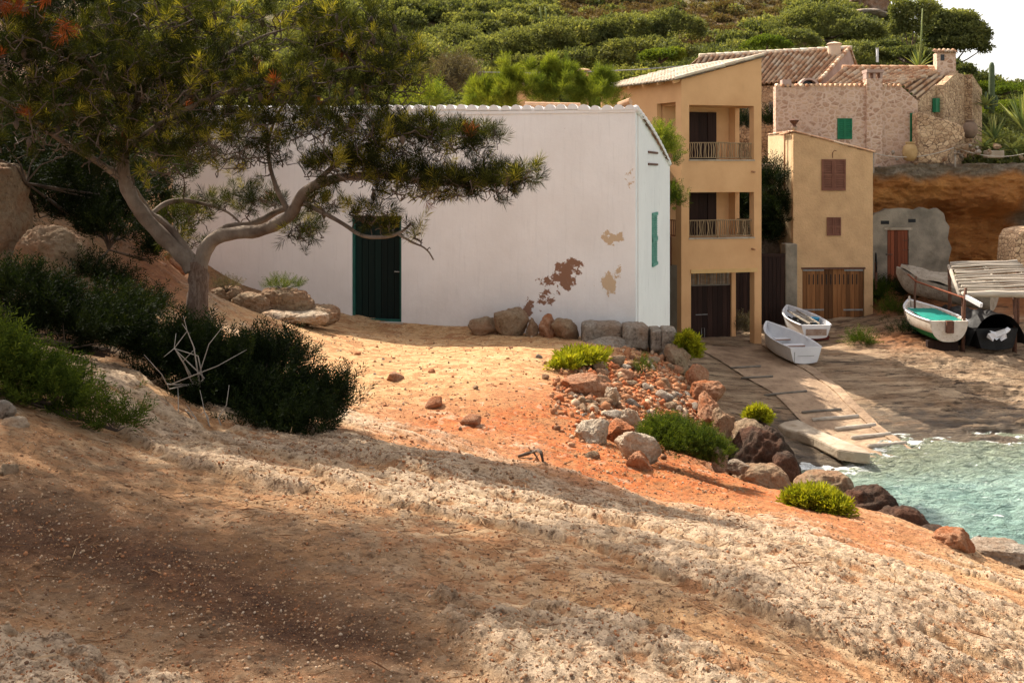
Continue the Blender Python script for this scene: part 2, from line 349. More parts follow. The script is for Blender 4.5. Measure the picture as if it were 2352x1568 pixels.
M['heath'] = foliage('dark_heath', (.004, .009, .004), (.016, .027, .008), (.060, .075, .018), .15)
M['heath_light'] = foliage('green_heath', (.018, .038, .008), (.085, .125, .020), (.26, .28, .045), .3)
M['samphire'] = foliage('yellow_green_succulent', (.12, .16, .015), (.30, .32, .025), (.50, .46, .05), .3)
M['scrub'] = foliage('hill_scrub', (.05, .070, .034), (.165, .195, .085), (.31, .33, .14), .3)
M['scrub_core'] = pm('scrub_shade', (.012, .022, .009), (.02, .03, .012), 2)
M['bright_bush'] = foliage('bright_green_bush', (.06, .10, .02), (.18, .23, .035), (.36, .37, .07), .35)
M['grey_bush'] = foliage('grey_brown_bush', (.07, .06, .045), (.16, .15, .11), (.22, .24, .17), .2)
M['agave'] = foliage('agave_leaf', (.08, .13, .06), (.26, .32, .12), (.42, .44, .2), .15, .5)
M['cactus'] = pm('cactus_skin', (.05, .075, .03), (.09, .115, .05), 8, .7)
def hill_mat():
    t = NT('hillside_earth', .95, .1); n1 = t.noise(.12, 7); n2 = t.noise(1.4, 7, rough=.7); n3 = t.noise(9, 5, rough=.7)
    k = t.mix(t.ramp(n2, [(.35, 0.), (.7, 1.)]), (.11, .075, .045), (.27, .17, .105)); k = t.mix(t.ramp(n3, [(.42, 0.), (.55, .85)]), k, (.09, .11, .04))
    k = t.mix(t.ramp(n1, [(.45, 0.), (.6, .5)]), k, (.30, .15, .085)); t.col(k); t.bump(n2, .8, .4); t.bump(n3, .6, .08); return t.m
M['hill'] = hill_mat()
def water_mat():
    t = NT('sea_water', .04, .5); n1 = t.noise(.45, 4); y = t.xyz()
    k = t.mix(t.ramp(n1, [(.35, 0.), (.65, 1.)]), (.17, .275, .235), (.31, .43, .37))
    sh = t.attr('shallow'); k = t.mix(sh, k, (.20, .19, .11)); f = t.attr('foam')
    fn = t.noise(2.2, 9, t.vec((.7, 1.8, 1)), .75); foam_glint = t.ramp(t.math('ADD', fn, t.math('MULTIPLY', f, .36)), [(.76, 0.), (.82, 1.)])
    fl = t.ramp(t.noise(3.6, 5, t.vec((.55, 1.7, 1)), .7, .5), [(.635, 0.), (.69, .85)]); foam_glint = t.math('MAXIMUM', foam_glint, fl)  # pale flecks painted as glints of light, joined with the foam
    k = t.mix(foam_glint, k, (.80, .82, .80)); t.col(k); t.put(t.b.inputs['Roughness'], t.math('MULTIPLY_ADD', foam_glint, .6, .05))
    t.b.inputs['IOR'].default_value = 1.33
    t.bump(t.noise(3.4, 5, t.vec((.5, 1.4, 1)), .65, .8), 1, .30); t.bump(t.noise(14, 3, t.vec((.6, 1.3, 1))), .7, .05); return t.m
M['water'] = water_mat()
# ------------------------------------------------------------ terrain
def rbf(P, c=1.2, reg=1e-3):
    P = np.array(P, float); X = P[:, :2]; D = np.sqrt(((X[:, None]-X[None])**2).sum(2)+c*c)
    n = len(P); A = np.zeros((n+3, n+3)); A[:n, :n] = D+np.eye(n)*reg; A[:n, n] = 1; A[n, :n] = 1
    A[:n, n+1:] = X; A[n+1:, :n] = X.T
    w = np.linalg.solve(A, np.r_[P[:, 2], 0, 0, 0])
    def f(x, y):
        x = np.asarray(x, float); sh = x.shape; x = x.ravel(); y = np.asarray(y, float).ravel(); r = w[n]+w[n+1]*x+w[n+2]*y
        for i in range(n): r = r+w[i]*np.sqrt((x-X[i, 0])**2+(y-X[i, 1])**2+c*c)
        return r.reshape(sh)
    return f
land_pts = [(0, 1568, 3.2), (600, 1568, 3.2), (1176, 1568, 3.3), (1800, 1568, 3.8), (2352, 1568, 4.6), (0, 1300, 4.2), (600, 1300, 4.4), (1176, 1300, 4.8),
    (1800, 1300, 5.8), (2352, 1400, 6.6), (0, 1100, 5.3), (400, 1100, 6.0), (800, 1100, 6.9), (1176, 1150, 7.2), (1500, 1225, 7.0), (1800, 1200, 8.5),
    (0, 960, 6.3), (200, 880, 8.2), (350, 920, 8.6), (500, 990, 8.6), (820, 988, 9.4), (980, 1040, 9.0), (1240, 1092, 8.6), (1490, 1200, 7.8),
    (900, 960, 12.2), (1100, 1045, 10.8), (1300, 1120, 9.9), (1500, 1150, 9.7), (1700, 1130, 10.5), (1940, 1190, 10.2), (2100, 1230, 10.2), (2200, 1300, 9.6),
    (700, 800, 16.2), (950, 850, 14.6), (1200, 900, 13.4), (1200, 820, 16.2), (1300, 790, 18.5), (865, 740, 21), (1085, 757, 20.6), (1460, 788, 19.9), (1545, 792, 19.6),
    (600, 720, 18), (500, 690, 19), (452, 730, 15), (600, 748, 16.3), (1430, 850, 16), (1500, 990, 13.3), (1570, 1075, 11.6), (1400, 960, 13.2), (1430, 1060, 11.2),
    (1620, 890, 16.5), (1668, 1000, 14), (1790, 1098, 12.4), (1900, 1128, 12.0), (110, 600, 14), (250, 650, 15), (50, 780, 10.5), (300, 800, 11.5), (600, 900, 12), (330, 560, 18.5), (380, 640, 20.5),
    (2320, 1340, 9.3)]
LP = [tuple(W(*p)) for p in land_pts]
LP += [(-12, 9, .5), (-9, 5, -.2), (-5, 1, -1.1), (0, -3, -1.6), (5, 0, -2.6), (7, 5, -3.6), (9, 8, -4.6), (-12, -4, 0), (-13, 20, 2.6), (-10, 24, 1.2), (-3, 24, -2.4), (2.5, 24, -3.4), (2, 31, -3), (-9.5, 15.5, .1), (-12, 30, 3.5), (0, 1.5, -1.62)]
_land = rbf(LP, .8)
EDGE = [(3.3, 31), (4.1, 25), (3.75, 22.5), (3.42, 20.2), (3.33, 18.5), (3.3, 17), (3.12, 15.6), (2.98, 14), (2.85, 12.8), (3.35, 12.45), (3.85, 12.35), (4.35, 12.2), (4.8, 11.8), (5.0, 11.2), (5.35, 10.9), (5.75, 10.3), (7.5, 8.5), (11, 4), (13, -9)]
POLY = EDGE+[(-60, -9), (-60, 31)]
def inside(x, y, P=POLY):
    c = np.zeros(x.shape, bool); n = len(P)
    for i in range(n):
        (x0, y0), (x1, y1) = P[i], P[i-1]
        if y0 == y1: continue
        c ^= ((y0 > y) != (y1 > y)) & (x < (x1-x0)*(y-y0)/(y1-y0)+x0)
    return c
def dist_line(x, y, L):
    d = np.full(x.shape, 1e9)
    for (x0, y0), (x1, y1) in zip(L[:-1], L[1:]):
        dx, dy = x1-x0, y1-y0; t = np.clip(((x-x0)*dx+(y-y0)*dy)/(dx*dx+dy*dy), 0, 1)
        d = np.minimum(d, np.hypot(x-x0-t*dx, y-y0-t*dy))
    return d
def pts_in(px, py, P): return inside(np.asarray(px, float), np.asarray(py, float), P)
def zone(px, py, P, soft):
    P2 = P+[P[0]]; d = dist_line(px, py, P2); return np.where(inside(px, py, P), 1, -1)*d/soft*.5+.5
Z_RED = [(860, 960), (1000, 930), (1250, 880), (1330, 860), (1560, 800), (1700, 950), (1760, 1060), (1900, 1130), (2000, 1200), (2150, 1260), (2000, 1270), (1850, 1210), (1500, 1160), (1340, 1150), (1240, 1090), (990, 1040), (880, 990)]
Z_TERR = [(480, 700), (800, 740), (1500, 770), (1620, 860), (1300, 930), (1000, 960), (830, 960), (700, 850), (560, 760)]
Z_ROCK = [(130, 820), (300, 870), (480, 970), (830, 970), (1000, 1040), (1240, 1080), (1520, 1190), (1520, 1240), (1250, 1180), (900, 1120), (500, 1080), (300, 1010), (150, 900)]
Z_ROCK2 = [(-100, 1400), (150, 1440), (450, 1540), (700, 1640), (-100, 1700)]
Z_ROCK3 = [(620, 1180), (820, 1200), (1000, 1330), (1400, 1500), (1700, 1560), (1400, 1640), (1000, 1540), (760, 1360)]
Z_ROCK4 = [(1330, 1145), (1500, 1155), (1850, 1210), (2000, 1290), (1800, 1270), (1560, 1240)]
Z_LITTER_SHADE = [(-200, 1000), (150, 1050), (420, 1120), (650, 1180), (900, 1290), (1080, 1420), (1000, 1570), (620, 1560), (380, 1470), (200, 1400), (-200, 1370)]  # litter patch that also puts the tree shade into the ground colour
Z_BANK = [(250, 500), (420, 560), (430, 700), (300, 700)]
def land_z(x, y, fine=True, full=False):
    x = np.asarray(x, float); y = np.asarray(y, float)
    z = _land(x, y); ins = inside(x, y); d = dist_line(x, y, EDGE)
    yy = np.maximum(y, 1.); px = CXP+FPX*x/yy; py = HZ-FPX*z/yy
    wx = 40*fbm(x*1.1, y*1.1, o=4, seed=5); wy = 28*fbm(x*1.1, y*1.1, o=4, seed=6)
    terr = np.clip(zone(px+wx, py+wy, Z_TERR, 40), 0, 1); red = np.clip(zone(px+wx, py+wy, Z_RED, 60), 0, 1)
    red = np.maximum(red, np.clip(zone(px+wx, py+wy, Z_BANK, 40), 0, 1)*.8)
    smooth = np.clip(terr, 0, 1)
    # limestone sheets running away down to the right, packed earth between them, pitted where bare
    a, b = (x*.80-y*.60), (x*.60+y*.80)
    rk = np.zeros_like(z)
    for Z in (Z_ROCK, Z_ROCK2, Z_ROCK3, Z_ROCK4): rk = np.maximum(rk, np.clip(zone(px+wx, py+wy, Z, 50), 0, 1))
    litter_shade = np.clip(zone(px+wx, py+wy, Z_LITTER_SHADE, 150), 0, 1)
    litter_shade = np.maximum(litter_shade, .6*sst(-3.5, -6, x)*sst(3, 8, y))
    n0 = fbm(a*.42, b*.95, o=3, seed=11)
    sel = fbm(a*.55, b*1.7, o=5, seed=17, g=.55)+.42*rk-.42*litter_shade-.03
    patchy = sst(-.02, .14, sel)*(1-.9*smooth)*(1-.6*red)
    n1 = 1-np.abs(fbm(a*.9, b*2.2, o=4, seed=12))*2
    n2 = fbm(x*8, y*8, o=3, seed=13, g=.6)
    n3 = 1-np.abs(fbm(a*10, b*19, o=3, seed=14, g=.6))*2
    n4 = fbm(x*34, y*34, o=2, seed=15)
    amp = (.40+.60*patchy)*(1-.55*smooth)
    dz = .12*n0*(1-.6*smooth)+.05*patchy+amp*(.042*(n1-.5)+.017*n2+.020*(n3-.4))+.008*n4*(1-.5*smooth)
    dz = dz*(.35+.65*sst(0, 3.5, y))
    z2 = z+dz
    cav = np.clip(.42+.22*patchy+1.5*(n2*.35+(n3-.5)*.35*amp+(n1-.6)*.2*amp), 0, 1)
    edge_n = .35*fbm(x*1.6, y*1.6, o=3, seed=19)
    z2 = np.where(ins, z2-.5*np.exp(-d/.35)-.01, z2-.4-np.minimum(d*(2.6+edge_n*3), 9)-.25*np.abs(fbm(x*3, y*3, o=3, seed=20))*np.minimum(d*3, 1))
    z2 = np.maximum(z2, -10.5)
    if not full: return z2
    rk = np.maximum(rk*.35+.75*patchy, 0)
    rk = np.maximum(rk, sst(.9, .1, d)*sst(16, 14, y)*.9)
    dark = sst(1.0, .2, d)*sst(-4.2, -5, z2)
    return z2, np.stack([red, np.clip(rk-.3*red, 0, 1), litter_shade], -1), cav, np.clip(terr-.7*red, 0, 1)
def strip(a, b, n): return np.linspace(a, b, n)
us = np.concatenate([-np.geomspace(3.2, .63, 60)[:-1], np.linspace(-.63, .63, 900), np.geomspace(.63, 2.2, 40)[1:]])
ys = np.concatenate([np.linspace(-6, .9, 50), np.geomspace(2.9+.6, 31+2.6, 860)-2.6])
yy, uu = np.meshgrid(ys, us, indexing='ij'); xx = uu*(np.maximum(yy, 0)+2.5)
zz, zc, cv, dk = land_z(xx, yy, full=True)
def grid_faces(nr, nc):
    i = np.arange(nr*nc).reshape(nr, nc); return np.stack([i[:-1, :-1], i[:-1, 1:], i[1:, 1:], i[1:, :-1]], -1).reshape(-1, 4)
gf = grid_faces(*xx.shape)
low = (zz.ravel()[gf].min(1) > -10.45)
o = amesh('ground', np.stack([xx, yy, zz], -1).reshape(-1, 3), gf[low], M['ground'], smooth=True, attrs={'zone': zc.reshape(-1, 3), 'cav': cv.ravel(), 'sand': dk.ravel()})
tag(o, kind='structure')
def Lz(x, y): return float(land_z(np.array([x]), np.array([y]))[0])
def gp(px, py, d0=2.5, d1=30):
    """where the sight line through a photo pixel meets the headland"""
    ds = np.geomspace(d0, d1, 900); x = (px-CXP)/FPX*ds; z = -(py-HZ)/FPX*ds; h = land_z(x, ds)
    k = np.argmax(z < h); return W(px, py, ds[k]) if z[k] < h[k] else W(px, py, d1)
# cove shore
sp = [(1587, 793, 37), (1735, 790, 37.8), (1800, 738, 42), (1900, 735, 41.8), (2000, 722, 42), (1800, 900, 31), (1700, 880, 32), (1650, 930, 29.3), (1990, 960, 29.6), (2100, 940, 30.0), (2200, 1012, 28.0), (2352, 1010, 28.1),
      (2000, 1046, 26.5), (1850, 1075, 25.4), (1800, 985, 28.6), (2352, 850, 34.0), (2150, 810, 35.4), (2060, 640, 45), (2150, 645, 45), (2010, 700, 43), (2352, 780, 38.0), (2080, 720, 40.5), (2250, 900, 31.6), (2300, 800, 37)]
SPW = [tuple(W(*p)) for p in sp]+[(30, 28, -6.8), (30, 38, -5.6), (26, 46, -4.5), (22, 22, -9), (16, 20, -9.3), (8, 22, -8.9), (5.5, 27, -7.0), (4.5, 33, -6.3), (5, 43, -6.0), (40, 36, -5), (40, 20, -9)]
_shore = rbf(SPW, 1.0)
SLIP = [W(1592, 797, 36.8), W(1748, 802, 37.4), W(2084, 1036, 26.9), W(1968, 1050, 26.4)]
SLIP2 = [(p[0], p[1]) for p in SLIP]
def shore_z(x, y, full=False):
    x = np.asarray(x, float); y = np.asarray(y, float); z = _shore(x, y)
    sl = np.where(inside(x, y, SLIP2), 1, np.clip(1-dist_line(x, y, SLIP2+[SLIP2[0]])/.5, 0, 1))
    n = fbm(x*.45, y*1.4, o=4, seed=31); q = np.floor(n*7)/7+.25*(n-np.floor(n*7)/7)
    m = fbm(x*2.2, y*4.5, o=4, seed=32, g=.6); am = .35+.65*sst(12.3, 13.5, x)*sst(40, 36, y)
    dz = am*(.24*q+.12*m)+.03
    z2 = z+dz*(1-sl)-.015*sl
    if not full: return z2
    earth = sst(39, 42, y+1.5*m)*sst(14.6, 15.6, x)*.95; earth = np.maximum(earth, .85*np.exp(-((x-14.6)/1.6)**2-((y-37.3+m)/1.6)**2))
    wet = sst(-7.0, -7.35, z2+.25*m)
    return z2, np.stack([earth, wet, sl], -1)
xs = np.linspace(3, 42, 560); y2 = np.linspace(19, 47.5, 460); yy2, xx2 = np.meshgrid(y2, xs, indexing='ij'); z2_, zn2 = shore_z(xx2, yy2, True)
o = amesh('shore', np.stack([xx2, yy2, z2_], -1).reshape(-1, 3), grid_faces(*xx2.shape), M['shore'], smooth=True, attrs={'zone': zn2.reshape(-1, 3)})
tag(o, kind='structure')
def Sz(x, y): return float(shore_z(np.array([x]), np.array([y]))[0])
def sp_(px, py, d0=20, d1=50):
    ds = np.linspace(d0, d1, 1200); x = (px-CXP)/FPX*ds; z = -(py-HZ)/FPX*ds; h = shore_z(x, ds)
    k = np.argmax(z < h); return W(px, py, ds[k]) if z[k] < h[k] else W(px, py, d1)
# sea
WL = -7.5
wy_ = np.concatenate([np.linspace(-60, 5, 14)[:-1], np.linspace(5, 32, 520)]); wx_ = np.concatenate([np.linspace(2.5, 24, 520), np.linspace(24, 220, 16)[1:]])
wyy, wxx = np.meshgrid(wy_, wx_, indexing='ij')
fade = sst(24, 22, wxx)*sst(5, 7, wyy)
wz = WL+fade*(.07*fbm(wxx*1.1, wyy*2.4, o=3, seed=41, g=.6)+.075*(1-2*np.abs(fbm(wxx*1.9+wyy*.4, wyy*4.4, o=2, seed=42)))+.03*fbm(wxx*.35, wyy*.8, o=2, seed=43))
foam = np.maximum(np.exp(-((wxx-7.8)/1.6)**2-((wyy-25.6)/1.1)**2)*1.15, .75*np.clip(1-(WL-shore_z(wxx, wyy))/.15, 0, 1))
foam = np.maximum(foam, .7*np.exp(-((wxx-9.5)/1.4)**2-((wyy-26.0)/.35)**2))
shal = np.clip(1-(WL-np.minimum(shore_z(wxx, wyy), 0))/.8, 0, 1)*.8
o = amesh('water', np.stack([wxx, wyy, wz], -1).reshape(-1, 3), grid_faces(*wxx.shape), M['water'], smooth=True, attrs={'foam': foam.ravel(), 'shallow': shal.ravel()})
tag(o, kind='structure')
# hillside behind the houses
def kslope(u):
    px = CXP+FPX*u; return np.interp(px, [0, 1500, 1850, 1985, 2035, 2085, 2150, 2225, 2352, 2700, 3500], [.36, .36, .35, .33, .285, .262, .222, .192, .17, .14, .05])
def hill_z(x, y):
    x = np.asarray(x, float); y = np.asarray(y, float); u = x/np.maximum(y, 5)
    k = kslope(u); yr = np.where(u > .38, np.minimum(y, 96), np.minimum(y, 150))
    z = .45+np.maximum(yr-50, 0)*k-np.maximum(y-yr, 0)*.35
    left = sst(.145, .13, u)*sst(52, 40, y)
    z = z-left*.9+sst(-6, -30, x)*(y < 60)*3*sst(60, 45, y)
    drop = sst(.132, .15, u)*sst(49, 48, y)
    n = fbm(x*.09, y*.09, o=4, seed=51)*sst(50, 75, y)*1.7+.12*fbm(x*.8, y*.8, o=3, seed=52)
    return z+n-drop*10.5
hx = np.concatenate([np.linspace(-110, -12, 80)[:-1], np.linspace(-12, 52, 330), np.linspace(52, 140, 60)[1:]]); hy = np.concatenate([np.linspace(26, 60, 150), np.geomspace(60.4, 190, 160)])
hyy, hxx = np.meshgrid(hy, hx, indexing='ij'); hz = hill_z(hxx, hyy); hf = grid_faces(*hxx.shape); kp = hz.ravel()[hf].min(1) > -9.9
o = amesh('hillside', np.stack([hxx, hyy, hz], -1).reshape(-1, 3), hf[kp], M['hill'], smooth=True); tag(o, kind='structure')
def Hz(x, y): return float(hill_z(np.array([x]), np.array([y]))[0])
def hp(px, py, d0=26, d1=150):
    ds = np.linspace(d0, d1, 1500); x = (px-CXP)/FPX*ds; z = -(py-HZ)/FPX*ds; h = hill_z(x, ds)
    k = np.argmax(z < h); return W(px, py, ds[k]) if z[k] < h[k] else W(px, py, d1)
# orange cliff behind the cove: front of a bank, hollowed under its lip
def cliff_mesh():
    n, m = 420, 220; xs = np.linspace(6.5, 46, n); vs = np.linspace(0, 1, m); vv, x = np.meshgrid(vs, xs, indexing='ij')
    top = .40+.22*fbm(x*.7, x*0+3, o=3, seed=61); z = -7+vv*(top+7)
    y = 44.5+sst(12, 15.5, x)*.9
    cave = np.exp(-((x-20.8)/3.2)**4)*sst(-6.5, -5.2, z)*sst(-1.0, -2.3, z+.25*fbm(x*.6, x*0, o=2, seed=66))
    lip = sst(-2.4, -.6, z)*sst(15, 18, x)
    y = y+1.3*cave-.35*lip+1.2*sst(-.5, .5, z)*0
    y = y+.55*fbm(x*.5, z*.9, o=4, seed=62)+.20*fbm(x*2.4, z*3.4, o=4, seed=63, g=.6)-.22*np.abs(fbm(x*.8, z*1.6, o=3, seed=64))
    y = np.where(x < 12, 44.5-1.6*sst(-.5, -6.5, z)+.5*fbm(x*1.2, z*1.2, o=3, seed=65), y)
    grey = np.clip(sst(-.30, .12, z+.4*fbm(x*.8, z*.5, o=4, seed=67))+sst(13, 11.5, x)+sst(23.0, 24.0, x+.6*fbm(x, z, o=3, seed=68)), 0, 1)
    V = np.stack([x, y, z], -1)
    capn = 14; cap = []                                  # the ground carried back from the lip
    for j in range(1, capn): cap.append(np.stack([x[-1], y[-1]+j*.35, z[-1]+.10*fbm(x[-1]*2, y[-1]+j*.6, o=3, seed=69)], -1))
    V = np.concatenate([V, np.array(cap)], 0); G = np.concatenate([grey, np.ones((capn-1, n))*.9], 0)
    o = amesh('cliff', V.reshape(-1, 3), grid_faces(m+capn-1, n), M['cliff'], smooth=True, attrs={'grey': G.ravel()})
    return tag(o, kind='structure')
cliff_mesh()
# ------------------------------------------------------------ buildings
class Wall:
    """plan line O + s*u (xy unit vector), wall thickness vector w (xy) going inwards"""
    def __init__(s, O, u, w): s.O = np.array(O[:2], float); s.u = nrm(u); s.w = np.array(w, float)
    def at(s, px, py=None):
        r = (px-CXP)/FPX; q = (s.O[0]-r*s.O[1])/(r*s.u[1]-s.u[0]); d = s.O[1]+q*s.u[1]
        return q if py is None else (q, -(py-HZ)/FPX*d)
    def p(s, q, z, k=0): xy = s.O+s.u*q+nrm(s.w)*k; return np.array([xy[0], xy[1], z])
    def box(s, mb, q0, q1, z0, z1, k0, k1, a=None):
        c = []
        for z in (z0, z1): c += [s.p(q0, z, k0), s.p(q1, z, k0), s.p(q1, z, k1), s.p(q0, z, k1)]
        return mb.hexa(c, a)
    def pbox(s, mb, x0, x1, y0, y1, k0, k1, a=None):    # corners given as photo pixels on the wall plane
        q0 = s.at(x0); q1 = s.at(x1); zt = s.at(x0, y0)[1]; zb = s.at(x0, y1)[1]; return s.box(mb, q0, q1, zb, zt, k0, k1, a)
    def panel(s, mb, q0, q1, zb, top, holes, t, sub=.9):
        """wall with rectangular holes [(q0,q1,z0,z1)]; top(q) gives the height"""
        qs = sorted({q0, q1, *[h[0] for h in holes], *[h[1] for h in holes]}); zs = sorted({zb, *[h[2] for h in holes], *[h[3] for h in holes]})
        qs = [q for q in qs if q0 <= q <= q1]; zs = [z for z in zs if z >= zb]; zs.append(None)
        nq, nz = len(qs)-1, len(zs)-1
        solid = [[not any(h[0] < (qs[i]+qs[i+1])/2 < h[1] and zs[j+1] is not None and h[2] < (zs[j]+zs[j+1])/2 < h[3] for h in holes) for j in range(nz)] for i in range(nq)]
        for i in range(nq):
            for j in range(nz):
                if not solid[i][j]: continue
                a, b = qs[i], qs[i+1]; z0 = zs[j]; za, zb_ = (top(a), top(b)) if zs[j+1] is None else (zs[j+1],)*2
                c = [s.p(a, z0, 0), s.p(b, z0, 0), s.p(b, z0, t), s.p(a, z0, t), s.p(a, za, 0), s.p(b, zb_, 0), s.p(b, zb_, t), s.p(a, za, t)]
                f = [(0, 1, 5, 4), (2, 3, 7, 6)]
                if j == 0 or not solid[i][j-1]: f.append((3, 2, 1, 0))
                if j == nz-1 or not solid[i][j+1]: f.append((4, 5, 6, 7))
                if i == 0 or not solid[i-1][j]: f.append((3, 0, 4, 7))
                if i == nq-1 or not solid[i+1][j]: f.append((1, 2, 6, 5))
                mb.add(c, f)
def tile_roof(name, A, B, C, D, tw, cl, m, parent, amp=.055, lift=.03, thick=.05, nsub=6):
    """pantile sheet: A,B eave ends, C above B, D above A"""
    A, B, C, D = [np.array(p, float) for p in (A, B, C, D)]; nt = max(1, round(np.linalg.norm(B-A)/tw)); nc = max(1, round(np.linalg.norm(D-A)/cl))
    nrm_ = nrm(np.cross(B-A, D-A)); nrm_ = nrm_ if nrm_[2] > 0 else -nrm_
    S_ = np.linspace(0, nt, nt*nsub+1); T = np.sort(np.concatenate([np.arange(nc), np.arange(nc)+.999, [nc]])); T = T[T <= nc]
    tt, ss = np.meshgrid(T, S_, indexing='ij'); s, t = ss/nt, tt/nc
    P = ((1-t)*(1-s))[..., None]*A+((1-t)*s)[..., None]*B+(t*s)[..., None]*C+(t*(1-s))[..., None]*D
    ph = ss-np.floor(ss); row = np.floor(np.minimum(tt, nc-1e-4)); fr = tt-row
    colr = _h(np.floor(ss), row, ss*0, 5); jog = (_h(np.floor(ss), row, ss*0, 9)-.5)*.02
    h = amp*(np.sqrt(np.clip(1-((ph-.5)/.34)**2, 0, 1))*1.25-.25)+lift*(1-fr)+jog+.02*fbm(ss*.3, tt*.3, o=2, seed=3)
    P = P+nrm_*h[..., None]; n1, n2 = P.shape[:2]
    low = P-nrm_*thick; V = np.concatenate([P.reshape(-1, 3), low.reshape(-1, 3)]); f = grid_faces(n1, n2); N = n1*n2
    i = np.arange(N).reshape(n1, n2); side = []
    for e in (i[0], i[-1, ::-1], i[:, -1], i[::-1, 0]): side.append(np.stack([e[:-1], e[:-1]+N, e[1:]+N, e[1:]], -1))
    val = np.clip(1-h/amp*1.3, 0, 1)*.9*sst(0, 1, np.ones_like(h))
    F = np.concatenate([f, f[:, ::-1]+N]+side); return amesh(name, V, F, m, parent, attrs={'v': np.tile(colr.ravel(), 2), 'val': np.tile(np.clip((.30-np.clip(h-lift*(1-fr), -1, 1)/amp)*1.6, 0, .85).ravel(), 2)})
def ridge_tiles(mb, A, B, r=.11, step=.4):
    A, B = np.array(A, float), np.array(B, float); n = max(1, int(np.linalg.norm(B-A)/step))
    for i in range(n):
        p = A+(B-A)*i/n; q = A+(B-A)*(i+1.08)/n; mb.tube([p, q], [r*1.08, r*.92], 8, random.random())
def blind(wall, mb, x0, x1, y0, y1, n, k, frame=.06):
    """louvred leaf on a wall between pixel corners"""
    q0, q1 = wall.at(x0), wall.at(x1); zt, zb = wall.at(x0, y0)[1], wall.at(x0, y1)[1]
    for a, b in ((q0, q0+frame), (q1-frame, q1)): wall.box(mb, a, b, zb, zt, -k, -.003, .5)
    for a, b in ((zb, zb+frame), (zt-frame, zt), ((zb+zt)/2-frame/2, (zb+zt)/2+frame/2)): wall.box(mb, q0+frame, q1-frame, a, b, -k, -.003, .5)
    for i in range(n):
        z = zb+frame+(zt-zb-2*frame)*(i+.5)/n; h = (zt-zb)/n
        a, b = q0+frame, q1-frame
        mb.hexa([wall.p(a, z-h*.4, -k*.9), wall.p(b, z-h*.4, -k*.9), wall.p(b, z-h*.4+.008, -k*.9), wall.p(a, z-h*.4+.008, -k*.9),
                 wall.p(a, z+h*.35, -.012), wall.p(b, z+h*.35, -.012), wall.p(b, z+h*.35, -.004), wall.p(a, z+h*.35, -.004)], .3)
    wall.box(mb, q0+frame, q1-frame, zb+frame, zt-frame, -.008, -.004, 0)
def planks(wall, mb, q0, q1, z0, z1, k0, k1, n, gap=.006):
    for i in range(n):
        a = q0+(q1-q0)*i/n; b = q0+(q1-q0)*(i+1)/n; wall.box(mb, a+gap, b-gap, z0, z1, k0+random.uniform(0, .008), k1, random.random())

# --- white house
c0 = np.array([2.483, 20.0]); fu = nrm([-.978, .208]); su = nrm([.292, .956])
WF = Wall(c0, fu, nrm([.208, .978])*.35); L = WF.at(397); WS_ = Wall(c0+np.array([.0, 0]), su, nrm([-.956, .292])*.35); DS = WS_.at(1537)
hw = thing('white_house', 'long whitewashed house with scalloped tile roof edge and a dark green door', 'house', (c0[0], c0[1], -3.4))
dq1, dq0 = WF.at(808), WF.at(922); dzb = -(738-HZ)/FPX*21.15; dzt = dzb+2.24
zf = lambda q: 1.325+.012*q
P_ = lambda px, py: tuple(WF.p(*WF.at(px, py)))
brown, beige = (.26, .14, .09), (.56, .42, .28)
pt = [((P_(1298, 632)), .20, .55, brown), (P_(1262, 650), .17, .5, brown), (P_(1246, 683), .12, .4, brown), (P_(1208, 710), .18, .35, brown), (P_(1262, 722), .05, .3, brown), (P_(1322, 612), .15, .4, brown),
      (P_(1412, 545), .15, .4, beige), (P_(1395, 652), .18, .55, beige), (P_(1415, 628), .08, .4, beige), (P_(1442, 420), .10, .5, beige), (P_(1448, 395), .05, .3, beige)]
M['white_front'] = plaster('whitewash_front', WHITE, WD, pt, bs=.22, spots=.5)
M['white_side'] = plaster('whitewash_flaking', (.83, .79, .76), (.74, .70, .68), [], bs=.3, streak=.55)
mb = MB(); WF.panel(mb, .0, L, -4.6, zf, [(dq0, dq1, dzb, dzt)], .35); mb.build('front_wall', M['white_front'], hw)
zs_ = lambda q: 1.325+(.255-1.325)*q/DS-.0+.10*math.sin(math.pi*min(q/DS, 1))
mb = MB(); sw0, sw1 = WS_.at(1497), WS_.at(1508); sz = (-(608-HZ)/FPX*22.3, -(490-HZ)/FPX*22.3)
nst = 8
cut = sorted({*np.linspace(.0, DS, 9), sw0, sw1})
holes = [(sw0, sw1, sz[0], sz[1])]
WS_.w = -np.array([.956, -.292])*.35
class _W(Wall): pass
# side wall begins behind the front wall's thickness
q = .352; ql = [.352]+[c for c in cut if c > .36]
for a, b in zip(ql[:-1], ql[1:]):
    WS_.panel(mb, a, b, -4.6, zs_, [h for h in holes if abs(h[0]-a) < 1e-6], .33)
mb.build('gable_wall', M['white_side'], hw)
mb = MB(); WS_.panel(mb, 0.0, .352, -4.6, zs_, [], .02); 
# thin whitewashed quoin that closes the front wall's end
mb.build('corner_wall', M['white_side'], hw) if False else None
bk = Wall(c0+su*DS, fu, nrm([.208, .978])*.3); mb = MB(); bk.panel(mb, .0, L, -4.6, lambda q: .2, [], .3)
lf = Wall(c0+fu*L, su, nrm([.956, -.292])*.3); lf.panel(mb, .352, DS, -4.6, zs_, [], .3); mb.build('rear_wall', M['white_side'], hw)
pf = lambda q, s, dz: np.append(c0+fu*q+su*s, zs_(s)+.012*q+dz)
tile_roof('roof', pf(-.05, DS+.1, .02), pf(L+.1, DS+.1, .02), pf(L+.1, .36, .03), pf(-.05, .36, .03), .235, .42, M['tile'], hw)
